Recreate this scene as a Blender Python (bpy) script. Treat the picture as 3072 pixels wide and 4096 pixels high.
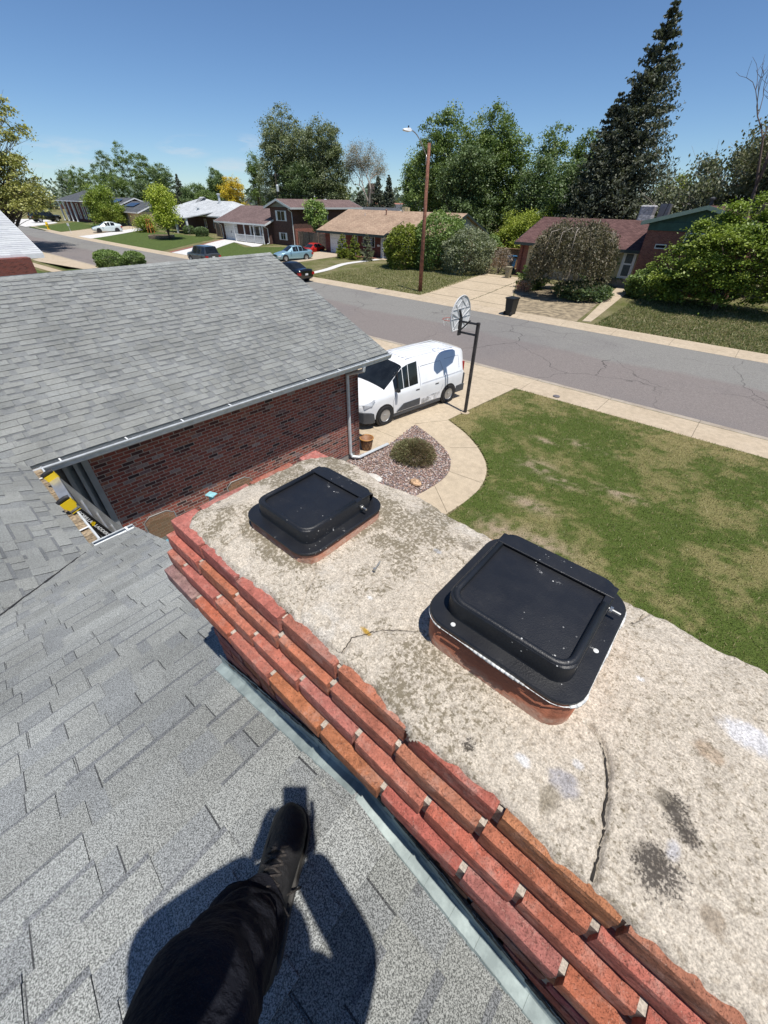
import bpy, bmesh, math, random
import numpy as np
from mathutils import Vector, Matrix
from math import sin, cos, pi, radians, atan2, sqrt, tan
random.seed(7); rng = np.random.default_rng(7)
scene = bpy.context.scene
C = scene.collection
for o in list(bpy.data.objects): bpy.data.objects.remove(o)

# ------------------------------------------------------------------ camera
FPX, PITCH, YAW, ROLL, CAMZ = 1575.1, 38.387, 40.428, 1.034, 6.0
_p, _y, _r = map(radians, (PITCH, YAW, ROLL))
FW = np.array([-sin(_y)*cos(_p), cos(_y)*cos(_p), -sin(_p)])
_rt = np.array([cos(_y), sin(_y), 0.0]); _up = np.cross(_rt, FW)
RT = _rt*cos(_r)+_up*sin(_r); UP = -_rt*sin(_r)+_up*cos(_r)
CAM = np.array([0.0, 0.0, CAMZ])
cd = bpy.data.cameras.new('camera'); cam = bpy.data.objects.new('camera', cd); C.objects.link(cam)
cam.matrix_world = Matrix(((RT[0], UP[0], -FW[0], 0), (RT[1], UP[1], -FW[1], 0), (RT[2], UP[2], -FW[2], CAMZ), (0, 0, 0, 1)))
cd.sensor_fit = 'HORIZONTAL'; cd.sensor_width = 36; cd.lens = FPX/3072*36
cd.clip_start = 0.02; cd.clip_end = 3000
scene.camera = cam
def ray(x, y):
    d = (x-1536)*RT-(y-2048)*UP+FPX*FW
    return d/np.linalg.norm(d)
def atZ(x, y, z=0.0):
    d = ray(x, y); return CAM+d*(z-CAMZ)/d[2]
def atY(x, y, Y):
    d = ray(x, y); return CAM+d*(Y/d[1])
def atX(x, y, X):
    d = ray(x, y); return CAM+d*(X/d[0])

# ------------------------------------------------------------------ world, sun, exposure
SUND = Vector((0.3197, -0.0883, 0.9434)).normalized()      # towards the sun
elev = math.asin(SUND.z); azim = atan2(SUND.x, SUND.y)
w = bpy.data.worlds.new('World'); scene.world = w; w.use_nodes = True
nt = w.node_tree; nt.nodes.clear()
wo = nt.nodes.new('ShaderNodeOutputWorld'); bg = nt.nodes.new('ShaderNodeBackground')
sky = nt.nodes.new('ShaderNodeTexSky'); sky.sky_type = 'NISHITA'; sky.sun_disc = False
sky.sun_elevation = elev; sky.sun_rotation = azim; sky.altitude = 1600; sky.air_density = 1.0; sky.dust_density = 0.0; sky.ozone_density = 2.2
bg.inputs[1].default_value = 0.068
def WN(t, **k):
    n = nt.nodes.new(t)
    for a, b in k.items(): setattr(n, a, b)
    return n
# small fair weather clouds low in the sky
tc = WN('ShaderNodeTexCoord')
mapn = WN('ShaderNodeMapping'); mapn.inputs['Scale'].default_value = (9, 9, 46)
noi = WN('ShaderNodeTexNoise'); noi.inputs['Scale'].default_value = 1.0; noi.inputs['Detail'].default_value = 7; noi.inputs['Roughness'].default_value = .6
nt.links.new(tc.outputs['Generated'], mapn.inputs['Vector']); nt.links.new(mapn.outputs[0], noi.inputs['Vector'])
total = None
for (px, py, wd, hh, am) in [(255, 612, .10, .022, 1.0), (860, 572, .085, .013, 1.15), (700, 590, .035, .010, .8), (760, 612, .04, .008, .7), (930, 660, .05, .014, .8), (975, 560, .04, .010, .6), (180, 660, .05, .01, .6)]:
    d = ray(px, py); az = Vector((d[1], -d[0], 0)).normalized()
    upv = az.cross(Vector(d))
    parts = []
    for v, s in ((az, wd), (upv, hh)):
        dt = WN('ShaderNodeVectorMath', operation='DOT_PRODUCT'); dt.inputs[1].default_value = tuple(v)
        nt.links.new(tc.outputs['Generated'], dt.inputs[0])
        a0 = WN('ShaderNodeMath', operation='SUBTRACT'); nt.links.new(dt.outputs['Value'], a0.inputs[0]); a0.inputs[1].default_value = float(Vector(d).dot(v))
        a = WN('ShaderNodeMath', operation='DIVIDE'); nt.links.new(a0.outputs[0], a.inputs[0]); a.inputs[1].default_value = s
        b = WN('ShaderNodeMath', operation='MULTIPLY'); nt.links.new(a.outputs[0], b.inputs[0]); nt.links.new(a.outputs[0], b.inputs[1])
        parts.append(b)
    fr = WN('ShaderNodeVectorMath', operation='DOT_PRODUCT'); fr.inputs[1].default_value = tuple(d); nt.links.new(tc.outputs['Generated'], fr.inputs[0])
    fs = WN('ShaderNodeMath', operation='GREATER_THAN'); fs.inputs[1].default_value = .5; nt.links.new(fr.outputs['Value'], fs.inputs[0])
    s = WN('ShaderNodeMath', operation='ADD'); nt.links.new(parts[0].outputs[0], s.inputs[0]); nt.links.new(parts[1].outputs[0], s.inputs[1])
    e = WN('ShaderNodeMapRange'); nt.links.new(s.outputs[0], e.inputs[0]); e.inputs[1].default_value = 0; e.inputs[2].default_value = 1; e.inputs[3].default_value = am; e.inputs[4].default_value = 0
    mm = WN('ShaderNodeMath', operation='MULTIPLY'); nt.links.new(e.outputs[0], mm.inputs[0]); nt.links.new(fs.outputs[0], mm.inputs[1])
    if total is None: total = mm
    else:
        t2 = WN('ShaderNodeMath', operation='ADD'); nt.links.new(total.outputs[0], t2.inputs[0]); nt.links.new(mm.outputs[0], t2.inputs[1]); total = t2
nr = WN('ShaderNodeMapRange'); nt.links.new(noi.outputs['Fac'], nr.inputs[0]); nr.inputs[1].default_value = .42; nr.inputs[2].default_value = .72
cm = WN('ShaderNodeMath', operation='MULTIPLY'); nt.links.new(nr.outputs[0], cm.inputs[0]); nt.links.new(total.outputs[0], cm.inputs[1])
cm2 = WN('ShaderNodeMath', operation='MULTIPLY'); cm2.use_clamp = True; nt.links.new(cm.outputs[0], cm2.inputs[0]); cm2.inputs[1].default_value = .85
mx = WN('ShaderNodeMixRGB'); nt.links.new(cm2.outputs[0], mx.inputs[0]); skt = nt.nodes.new('ShaderNodeMixRGB'); skt.blend_type = 'MULTIPLY'; skt.inputs[0].default_value = 1; skt.inputs[2].default_value = (.80, .97, 1.15, 1); nt.links.new(sky.outputs[0], skt.inputs[1]); nt.links.new(skt.outputs[0], mx.inputs[1]); mx.inputs[2].default_value = (7.6, 7.8, 8.2, 1)
nt.links.new(mx.outputs[0], bg.inputs[0]); nt.links.new(bg.outputs[0], wo.inputs[0])
sl = bpy.data.lights.new('sun', 'SUN'); sl.energy = 4.0; sl.angle = radians(.53); sl.color = (1, .955, .89)
so = bpy.data.objects.new('sun', sl); C.objects.link(so); so.rotation_euler = SUND.to_track_quat('Z', 'Y').to_euler()
scene.render.engine = 'CYCLES'
scene.view_settings.view_transform = 'Standard'; scene.view_settings.look = 'None'
scene.view_settings.exposure = 0.5; scene.view_settings.gamma = 1
scene.render.resolution_x = 768; scene.render.resolution_y = 1024
scene.cycles.max_bounces = 6; scene.cycles.transparent_max_bounces = 8

# ------------------------------------------------------------------ helpers: tags, meshes, noise
def tag(o, label=None, cat=None, group=None, kind=None):
    if label: o['label'] = label
    if cat: o['category'] = cat
    if group: o['group'] = group
    if kind: o['kind'] = kind
    return o
def empty(name, loc=(0, 0, 0), rz=0.0, label=None, cat=None, group=None):
    o = bpy.data.objects.new(name, None); C.objects.link(o); o.location = loc; o.rotation_euler = (0, 0, rz); o.empty_display_size = .2
    return tag(o, label, cat, group)
class MB:
    def __init__(s): s.v = []; s.f = []; s.m = []; s.c = []; s.col = (1, 1, 1)
    def add(s, vs, fs, mi=0, col=None):
        n = len(s.v); s.v.extend([tuple(p) for p in vs])
        for f in fs: s.f.append([n+i for i in f]); s.m.append(mi); s.c.append(col or s.col)
    def quad(s, a, b, c, d, mi=0, col=None): s.add([a, b, c, d], [(0, 1, 2, 3)], mi, col)
    def box(s, x0, x1, y0, y1, z0, z1, mi=0, col=None, M=None):
        vs = [(x0, y0, z0), (x1, y0, z0), (x1, y1, z0), (x0, y1, z0), (x0, y0, z1), (x1, y0, z1), (x1, y1, z1), (x0, y1, z1)]
        if M is not None: vs = [tuple(M @ Vector(v)) for v in vs]
        s.add(vs, [(0, 3, 2, 1), (4, 5, 6, 7), (0, 1, 5, 4), (1, 2, 6, 5), (2, 3, 7, 6), (3, 0, 4, 7)], mi, col)
    def prism(s, pts, off, mi=0, col=None):          # pts: 3D polygon, off: extrusion vector
        n = len(pts); a = [tuple(p) for p in pts]; b = [(p[0]+off[0], p[1]+off[1], p[2]+off[2]) for p in a]
        nrm = Vector((0, 0, 0))
        for i in range(n):
            p, q = Vector(a[i]), Vector(a[(i+1) % n]); nrm += p.cross(q)
        fl = nrm.dot(Vector(off)) > 0
        if fl: a, b = b, a
        # a = outward side, b = the other
        fs = [tuple(range(n)) if not fl else tuple(range(n)), tuple(range(2*n-1, n-1, -1))]
        if nrm.dot(Vector(off)) > 0: pass
        for i in range(n):
            j = (i+1) % n; fs.append((j, i, n+i, n+j))
        s.add(a+b, fs, mi, col)
    def tube(s, pts, rad, n=8, mi=0, col=None, caps=True):
        P = [Vector(p) for p in pts]; k = len(P); base = len(s.v)
        if not hasattr(rad, '__len__'): rad = [rad]*k
        prev = None
        for i in range(k):
            t = (P[min(i+1, k-1)]-P[max(i-1, 0)]).normalized()
            if prev is None:
                a = t.orthogonal().normalized()
            else:
                a = (prev-t*prev.dot(t)); a = a.normalized() if a.length > 1e-6 else t.orthogonal().normalized()
            prev = a; b = t.cross(a)
            for j in range(n):
                th = 2*pi*j/n; s.v.append(tuple(P[i]+(a*cos(th)+b*sin(th))*rad[i]))
        for i in range(k-1):
            for j in range(n):
                j2 = (j+1) % n
                s.f.append([base+i*n+j, base+i*n+j2, base+(i+1)*n+j2, base+(i+1)*n+j]); s.m.append(mi); s.c.append(col or s.col)
        if caps:
            s.f.append([base+j for j in range(n)][::-1]); s.m.append(mi); s.c.append(col or s.col)
            s.f.append([base+(k-1)*n+j for j in range(n)]); s.m.append(mi); s.c.append(col or s.col)
    def lathe(s, prof, n=16, ctr=(0, 0, 0), axis='z', mi=0, col=None):     # prof [(r,h)]
        base = len(s.v)
        for (r, h) in prof:
            for j in range(n):
                th = 2*pi*j/n; x, y = r*cos(th), r*sin(th)
                p = {'z': (x, y, h), 'y': (x, h, -y), 'x': (h, x, y)}[axis]
                s.v.append((p[0]+ctr[0], p[1]+ctr[1], p[2]+ctr[2]))
        for i in range(len(prof)-1):
            for j in range(n):
                j2 = (j+1) % n
                s.f.append([base+i*n+j, base+i*n+j2, base+(i+1)*n+j2, base+(i+1)*n+j]); s.m.append(mi); s.c.append(col or s.col)
        s.f.append([base+j for j in range(n)][::-1]); s.m.append(mi); s.c.append(col or s.col)
        s.f.append([base+(len(prof)-1)*n+j for j in range(n)]); s.m.append(mi); s.c.append(col or s.col)
    def loft(s, rings, mi=0, col=None, caps=True):
        n = len(rings[0]); base = len(s.v)
        for r in rings: s.v.extend([tuple(p) for p in r])
        for i in range(len(rings)-1):
            for j in range(n):
                j2 = (j+1) % n
                s.f.append([base+i*n+j, base+i*n+j2, base+(i+1)*n+j2, base+(i+1)*n+j]); s.m.append(mi); s.c.append(col or s.col)
        if caps:
            s.f.append([base+j for j in range(n)][::-1]); s.m.append(mi); s.c.append(col or s.col)
            s.f.append([base+(len(rings)-1)*n+j for j in range(n)]); s.m.append(mi); s.c.append(col or s.col)
    def build(s, name, mats, parent=None, world=True, smooth=False, bevel=0, M=None, fixn=True):
        me = bpy.data.meshes.new(name); vs = s.v
        if M is not None: vs = [tuple(M @ Vector(v)) for v in vs]
        me.from_pydata(vs, [], s.f)
        if not isinstance(mats, (list, tuple)): mats = [mats]
        for m in mats: me.materials.append(m)
        me.polygons.foreach_set('material_index', s.m)
        finish(me, np.array(s.c, dtype=np.float32), smooth)
        if fixn and len(s.f) < 20000:
            bm = bmesh.new(); bm.from_mesh(me); bmesh.ops.recalc_face_normals(bm, faces=bm.faces); bm.to_mesh(me); bm.free()
        o = bpy.data.objects.new(name, me); C.objects.link(o)
        if parent is not None:
            o.parent = parent
            if world: o.matrix_parent_inverse = Matrix.Identity(4); o.location = -Vector(parent.location)-(Vector(parent.parent.location) if parent.parent else Vector((0, 0, 0)))
        if bevel:
            b = o.modifiers.new('bevel', 'BEVEL'); b.width = bevel; b.segments = 2; b.limit_method = 'ANGLE'; b.angle_limit = radians(40)
        return o
def finish(me, fcol, smooth=False, uv=True):
    npoly = len(me.polygons); nl = len(me.loops)
    tot = np.empty(npoly, np.int32); me.polygons.foreach_get('loop_total', tot)
    at = me.color_attributes.new('Col', 'FLOAT_COLOR', 'CORNER')
    c4 = np.ones((npoly, 4), np.float32); c4[:, :3] = fcol
    at.data.foreach_set('color', np.repeat(c4, tot, axis=0).ravel())
    if uv:
        me.update()
        nr_ = np.empty(npoly*3, np.float32); me.polygons.foreach_get('normal', nr_); nr_ = nr_.reshape(-1, 3)
        vi = np.empty(nl, np.int32); me.loops.foreach_get('vertex_index', vi)
        co = np.empty(len(me.vertices)*3, np.float32); me.vertices.foreach_get('co', co); co = co.reshape(-1, 3)[vi]
        nn = np.repeat(nr_, tot, axis=0)
        horiz = np.abs(nn[:, 2]) > .75
        hl = np.maximum(np.hypot(nn[:, 0], nn[:, 1]), 1e-6)
        tx, ty = -nn[:, 1]/hl, nn[:, 0]/hl
        sg = np.where(np.abs(tx) > np.abs(ty), np.sign(tx), np.sign(ty)); tx, ty = tx*sg, ty*sg
        u = np.where(horiz, co[:, 0], co[:, 0]*tx+co[:, 1]*ty); v = np.where(horiz, co[:, 1], co[:, 2])
        ul = me.uv_layers.new(name='UVMap'); ul.data.foreach_set('uv', np.stack([u, v], 1).astype(np.float32).ravel())
    if smooth: me.polygons.foreach_set('use_smooth', np.ones(npoly, bool))
    me.update()
def np_mesh(name, V, F, cols, mats, parent=None, smooth=False, mi=None, uv=False, vcols=None):
    me = bpy.data.meshes.new(name); k = F.shape[1]
    me.vertices.add(len(V)); me.vertices.foreach_set('co', V.astype(np.float32).ravel())
    me.loops.add(F.size); me.loops.foreach_set('vertex_index', F.astype(np.int32).ravel())
    me.polygons.add(len(F)); me.polygons.foreach_set('loop_start', np.arange(0, F.size, k, dtype=np.int32))
    try: me.polygons.foreach_set('loop_total', np.full(len(F), k, np.int32))
    except Exception: pass
    me.update(calc_edges=True)
    if not isinstance(mats, (list, tuple)): mats = [mats]
    for m in mats: me.materials.append(m)
    if mi is not None: me.polygons.foreach_set('material_index', mi.astype(np.int32))
    if vcols is None: finish(me, np.asarray(cols, np.float32), smooth, uv)
    else:
        at = me.color_attributes.new('Col', 'FLOAT_COLOR', 'POINT'); c4 = np.ones((len(V), 4), np.float32); c4[:, :3] = vcols; at.data.foreach_set('color', c4.ravel())
        if smooth: me.polygons.foreach_set('use_smooth', np.ones(len(me.polygons), bool))
        me.update()
    o = bpy.data.objects.new(name, me); C.objects.link(o)
    if parent is not None: o.parent = parent; o.location = -Vector(parent.location)
    return o
def copy_tree(o, parent=None):
    c = o.copy(); C.objects.link(c)
    if parent is not None: c.parent = parent; c.matrix_parent_inverse = o.matrix_parent_inverse.copy()
    for ch in [x for x in bpy.data.objects if x.parent == o and x != c]: copy_tree(ch, c)
    return c
def _hash(ix, iy, seed):
    h = (ix.astype(np.int64)*374761393+iy.astype(np.int64)*668265263+seed*974711) & 0x7fffffff
    h = ((h ^ (h >> 13))*1274126177) & 0x7fffffff
    return ((h ^ (h >> 16)) & 0xffff)/65535.0
def vnoise(x, y, seed=0):
    ix, iy = np.floor(x), np.floor(y); fx, fy = x-ix, y-iy; fx = fx*fx*(3-2*fx); fy = fy*fy*(3-2*fy)
    a = _hash(ix, iy, seed); b = _hash(ix+1, iy, seed); c = _hash(ix, iy+1, seed); d = _hash(ix+1, iy+1, seed)
    return (a*(1-fx)+b*fx)*(1-fy)+(c*(1-fx)+d*fx)*fy
def fbm(x, y, seed=0, oct=4):
    x = np.asarray(x, float); y = np.asarray(y, float); r = 0; a = .5; t = 0
    for i in range(oct): r = r+a*vnoise(x*2**i, y*2**i, seed+i); t += a; a *= .55
    return r/t
def sst(a, b, x): t = np.clip((x-a)/(b-a), 0, 1); return t*t*(3-2*t)

# ------------------------------------------------------------------ materials
class NM:
    def __init__(s, name):
        s.m = bpy.data.materials.new(name); s.m.use_nodes = True; s.t = s.m.node_tree; s.n = s.t.nodes
        s.b = s.n['Principled BSDF']; s.o = s.n['Material Output']
    def N(s, t, **k):
        n = s.n.new(t)
        for a, b in k.items():
            if a in ('operation', 'blend_type', 'feature', 'distance', 'data_type', 'noise_dimensions', 'attribute_name', 'offset', 'offset_frequency', 'squash', 'wave_type', 'bands_direction', 'interpolation_type', 'use_clamp', 'invert'): setattr(n, a, b)
            else: n.inputs[a].default_value = b
        return n
    def L(s, a, b): s.t.links.new(a, b)
    def coord(s, which='Object', scale=None):
        tc = s.N('ShaderNodeTexCoord'); o = tc.outputs[which]
        if scale:
            mp = s.N('ShaderNodeMapping'); mp.inputs['Scale'].default_value = scale; s.L(o, mp.inputs[0]); o = mp.outputs[0]
        return o
    def noise(s, co, scale, detail=4, rough=.55, lo=.35, hi=.65, a=0.0, b=1.0):
        n = s.N('ShaderNodeTexNoise'); n.inputs['Scale'].default_value = scale; n.inputs['Detail'].default_value = detail; n.inputs['Roughness'].default_value = rough
        s.L(co, n.inputs['Vector'])
        r = s.N('ShaderNodeMapRange'); s.L(n.outputs['Fac'], r.inputs[0]); r.inputs[1].default_value = lo; r.inputs[2].default_value = hi; r.inputs[3].default_value = a; r.inputs[4].default_value = b
        return r.outputs[0]
    def mix(s, f, a, b, mode='MIX'):
        n = s.N('ShaderNodeMixRGB', blend_type=mode)
        for i, x in ((0, f), (1, a), (2, b)):
            if isinstance(x, (int, float)): n.inputs[i].default_value = x if i == 0 else (x, x, x, 1)
            elif isinstance(x, tuple): n.inputs[i].default_value = (*x[:3], 1)
            else: s.L(x, n.inputs[i])
        return n.outputs[0]
    def math(s, op, a, b=0.0, clamp=False):
        n = s.N('ShaderNodeMath', operation=op); n.use_clamp = clamp
        for i, x in ((0, a), (1, b)):
            if isinstance(x, (int, float)): n.inputs[i].default_value = x
            else: s.L(x, n.inputs[i])
        return n.outputs[0]
    def ramp(s, f, stops, const=False):
        n = s.N('ShaderNodeValToRGB'); s.L(f, n.inputs[0]); cr = n.color_ramp
        if const: cr.interpolation = 'CONSTANT'
        while len(cr.elements) < len(stops): cr.elements.new(.5)
        for e, (p, c) in zip(cr.elements, stops): e.position = p; e.color = (*c, 1)
        return n.outputs[0]
    def bump(s, h, strength=.3, dist=.01, prev=None):
        n = s.N('ShaderNodeBump'); n.inputs['Strength'].default_value = strength; n.inputs['Distance'].default_value = dist
        s.L(h, n.inputs['Height'])
        if prev is not None: s.L(prev, n.inputs['Normal'])
        return n.outputs[0]
    def out(s, col=None, rough=.8, normal=None, metal=0, spec=.5, coat=0):
        if col is not None:
            if isinstance(col, tuple): s.b.inputs['Base Color'].default_value = (*col[:3], 1)
            else: s.L(col, s.b.inputs['Base Color'])
        if isinstance(rough, (int, float)): s.b.inputs['Roughness'].default_value = rough
        else: s.L(rough, s.b.inputs['Roughness'])
        s.b.inputs['Metallic'].default_value = metal; s.b.inputs['Specular IOR Level'].default_value = spec
        if coat: s.b.inputs['Coat Weight'].default_value = coat; s.b.inputs['Coat Roughness'].default_value = .05
        if normal is not None: s.L(normal, s.b.inputs['Normal'])
        return s.m
def simple(name, col, rough=.7, metal=0, var=.12, scale=6, bump=0, spec=.5, coat=0, attr=False, bscale=60):
    k = NM(name); co = k.coord()
    f = k.noise(co, scale, a=1-var, b=1+var)
    c = k.mix(1.0, col, f, 'MULTIPLY')
    if attr:
        a = k.N('ShaderNodeAttribute', attribute_name='Col'); c = k.mix(1.0, c, a.outputs['Color'], 'MULTIPLY')
    nrm = None
    if bump: nrm = k.bump(k.noise(co, bscale, detail=3), bump, .01)
    return k.out(c, rough, nrm, metal, spec, coat)
def shingle_mat(name, c_lo, c_hi, gran=420, big=True):
    # asphalt shingles built as geometry; the colour attribute carries each tab's blend
    k = NM(name); co = k.coord()
    a = k.N('ShaderNodeAttribute', attribute_name='Col')
    g = k.N('ShaderNodeTexNoise'); g.inputs['Scale'].default_value = gran; g.inputs['Detail'].default_value = 1.5; g.inputs['Roughness'].default_value = .7; k.L(co, g.inputs['Vector'])
    g3 = k.N('ShaderNodeTexNoise'); g3.inputs['Scale'].default_value = 260; g3.inputs['Detail'].default_value = 1.0; k.L(co, g3.inputs['Vector'])
    gm = k.math('ADD', k.math('MULTIPLY', g.outputs['Fac'], .5), k.math('MULTIPLY', g3.outputs['Fac'], .5))
    gr = k.ramp(gm, [(.40, c_lo), (.49, tuple((p+q)/2*.9 for p, q in zip(c_lo, c_hi))), (.57, c_hi)])
    l = k.noise(co, 1.3, detail=5, a=.86, b=1.12)
    c = k.mix(1.0, gr, a.outputs['Color'], 'MULTIPLY'); c = k.mix(1.0, c, l, 'MULTIPLY')
    return k.out(c, .93, k.bump(g.outputs['Fac'], .5, .003), 0, .25)
def far_shingle(name, c1, c2, ang=0, tabw=.3, exp=.15):
    k = NM(name); co = k.coord('UV')
    b = k.N('ShaderNodeTexBrick'); b.offset = .5; k.L(co, b.inputs['Vector'])
    b.inputs['Color1'].default_value = (*c1, 1); b.inputs['Color2'].default_value = (*c2, 1)
    b.inputs['Mortar'].default_value = (*[x*.45 for x in c1], 1)
    b.inputs['Scale'].default_value = 1; b.inputs['Mortar Size'].default_value = .009; b.inputs['Brick Width'].default_value = tabw; b.inputs['Row Height'].default_value = exp
    f = k.noise(k.coord(), 14, detail=5, a=.8, b=1.2)
    f2 = k.noise(k.coord(), .7, a=.88, b=1.1)
    c = k.mix(1.0, b.outputs['Color'], f, 'MULTIPLY'); c = k.mix(1.0, c, f2, 'MULTIPLY')
    return k.out(c, .92, k.bump(b.outputs['Fac'], -.5, .01), 0, .2)
def brick_mat(name, stops, mortar, bw=.203, rh=.068, ms=.0065, bump=.7, white=0.0):
    k = NM(name); co = k.coord('UV')
    b = k.N('ShaderNodeTexBrick'); b.offset = .5; k.L(co, b.inputs['Vector'])
    b.inputs['Color1'].default_value = (0, 0, 0, 1); b.inputs['Color2'].default_value = (1, 1, 1, 1); b.inputs['Mortar'].default_value = (.5, .5, .5, 1)
    b.inputs['Scale'].default_value = 1; b.inputs['Mortar Size'].default_value = ms; b.inputs['Mortar Smooth'].default_value = .25; b.inputs['Brick Width'].default_value = bw; b.inputs['Row Height'].default_value = rh
    c = k.ramp(b.outputs['Color'], stops)
    f = k.noise(k.coord(), 22, detail=6, a=.72, b=1.25)
    c = k.mix(1.0, c, f, 'MULTIPLY')
    if white:
        wf = k.noise(k.coord(), 2.6, detail=6, rough=.75, lo=.62, hi=.75, b=white); c = k.mix(wf, c, (.42, .38, .37))
    c = k.mix(b.outputs['Fac'], c, mortar)
    n1 = k.bump(k.noise(k.coord(), 60, detail=4), .35, .006); n = k.bump(b.outputs['Fac'], -bump, .012, n1)
    return k.out(c, .88, n, 0, .3)
def leaf_mat(name, rough=.5, trans=.22):
    k = NM(name); a = k.N('ShaderNodeAttribute', attribute_name='Col')
    k.out(a.outputs['Color'], rough, None, 0, .35)
    tr = k.N('ShaderNodeBsdfTranslucent'); tcol = k.mix(1.0, a.outputs['Color'], (1.25, 1.35, .7), 'MULTIPLY'); k.L(tcol, tr.inputs['Color'])
    ms = k.N('ShaderNodeMixShader'); ms.inputs[0].default_value = trans
    k.L(k.b.outputs[0], ms.inputs[1]); k.L(tr.outputs[0], ms.inputs[2]); k.L(ms.outputs[0], k.o.inputs[0])
    return k.m
def concrete_mat(name, c, stain=(.30, .25, .19), amt=.5, spk=1.0, sc=1.0):
    k = NM(name); co = k.coord()
    f = k.noise(co, .9*sc, detail=6, rough=.65, lo=.4, hi=.7, b=amt)
    col = k.mix(f, c, stain)
    g = k.noise(co, 90*sc, detail=3, a=1-.16*spk, b=1+.14*spk); g2 = k.noise(co, 6*sc, detail=5, a=.9, b=1.08)
    col = k.mix(1.0, col, g, 'MULTIPLY'); col = k.mix(1.0, col, g2, 'MULTIPLY')
    return k.out(col, .9, k.bump(k.noise(co, 120*sc), .25, .004), 0, .3)

M_leaf = leaf_mat('leaf_surface')
M_bark = simple('bark', (.13, .10, .075), .95, var=.35, scale=14, bump=.6, bscale=25)
M_barklight = simple('pale_bark', (.30, .26, .22), .95, var=.3, scale=14, bump=.5, bscale=25)
M_glass = simple('dark_window_glass', (.012, .015, .018), .03, spec=.4, var=.3, scale=3)
M_white = simple('white_paint', (.74, .75, .75), .55, var=.05, scale=4)
M_whitemetal = simple('white_gutter_metal', (.56, .59, .60), .42, var=.1, scale=9, metal=.15)
M_darkmetal = simple('black_painted_steel', (.022, .023, .026), .45, var=.3, scale=20)
M_fascia = simple('dark_grey_fascia', (.10, .115, .12), .6, var=.1)
M_greytrim = simple('grey_green_trim', (.22, .24, .235), .6, var=.12)
M_black = simple('black_plastic', (.012, .012, .013), .5, var=.2)
M_rubber = simple('tyre_rubber', (.018, .018, .019), .85, var=.2)
M_rim = simple('wheel_metal', (.42, .43, .44), .35, metal=.7, var=.1)

# ================================================================== SETTING: ground, street, pavements
def bend(x): return 0 if x > -60 else 3.2*((-x-60)/75.0)**2
XS = [220, 160, 110, 70, 40, 25, 15, 8, 2, -4, -10, -16, -22, -30, -40, -50, -60, -70, -80, -90, -100, -110, -120, -135, -150, -170, -200, -240, -300]
def strip(name, prof, mat, x0=-300, x1=220, kind='structure', parent=None, cuts=None, wob=0):
    xs = sorted({x for x in XS if x0 < x < x1} | {x0, x1}); b = MB()
    if wob: xs = list(np.arange(max(x0, -120), min(x1, 40), .35))
    rows = [[(x, y+bend(x)+(wob*(fbm(x*1.3, y, 5)-.5) if (wob and i in (0, len(prof)-1)) else 0), z) for i, (y, z) in enumerate(prof)] for x in xs]
    for i in range(len(rows)-1):
        for j in range(len(prof)-1): b.quad(rows[i][j], rows[i+1][j], rows[i+1][j+1], rows[i][j+1])
    o = b.build(name, mat, parent); tag(o, kind=kind) if kind else None
    return o
def gz(y, x=0):
    y = y-bend(x)
    return 0.0 if y < 29 else .35*float(sst(29, 44, y)) if y > 29 else 0.0

kg = NM('dry_lawn_ground'); co = kg.coord()
c1 = kg.mix(kg.noise(co, .35, detail=6, rough=.65, lo=.4, hi=.62), (.13, .145, .045), (.27, .24, .13))
c1 = kg.mix(kg.noise(co, 2.4, detail=5, rough=.7, lo=.48, hi=.72), c1, (.22, .185, .11))
c1 = kg.mix(1.0, c1, kg.noise(co, 22, detail=4, rough=.8, lo=.3, hi=.7, a=.5, b=1.45), 'MULTIPLY')
M_ground = kg.out(c1, .95, kg.bump(kg.noise(co, 30, detail=5), .8, .05), 0, .1)
b = MB()
prof = [(-700, 0), (-60, 0), (0, -.012), (17.1, -.012), (17.2, -.16), (27.9, -.16), (28.0, -.012), (29, -.01), (32, .03), (36, .16), (40, .28), (44, .345), (60, .345), (150, .345), (900, .345), (1600, 0)]
xs = [1500, 600]+XS+[-450, -700, -1500]
rows = [[(x, y+(bend(max(x, -300)) if 0 < y < 100 else 0), z) for y, z in prof] for x in xs]
for i in range(len(rows)-1):
    for j in range(len(prof)-1): b.quad(rows[i][j], rows[i+1][j], rows[i+1][j+1], rows[i][j+1])
tag(b.build('ground', M_ground), kind='structure')

# asphalt: grey far lane, purplish near lane, cracks
k = NM('asphalt'); co = k.coord()
sep = k.N('ShaderNodeSeparateXYZ'); k.L(co, sep.inputs[0])
yn = k.math('ADD', sep.outputs['Y'], k.noise(co, .25, detail=5, lo=0, hi=1, a=-1.1, b=1.1))
# keep the seam with the bend of the street
fbend = k.math('MAXIMUM', k.math('MULTIPLY', k.math('ADD', sep.outputs['X'], 60), -1), 0)
fb2 = k.math('MULTIPLY', k.math('MULTIPLY', fbend, fbend), 3.2/75**2)
yy = k.math('SUBTRACT', yn, fb2)
lane = k.N('ShaderNodeMapRange'); k.L(yy, lane.inputs[0]); lane.inputs[1].default_value = 22.1; lane.inputs[2].default_value = 22.7
base = k.mix(lane.outputs[0], (.19, .168, .157), (.205, .199, .184))
patch = k.noise(co, .11, detail=3, lo=.5, hi=.58); base = k.mix(k.math('MULTIPLY', patch, .35), base, (.15, .14, .14))
agg = k.noise(co, 70, detail=2, rough=.7, lo=.3, hi=.7, a=.62, b=1.38); base = k.mix(1.0, base, agg, 'MULTIPLY')
agg2 = k.noise(co, 14, detail=4, lo=.3, hi=.7, a=.86, b=1.14); base = k.mix(1.0, base, agg2, 'MULTIPLY')
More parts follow.
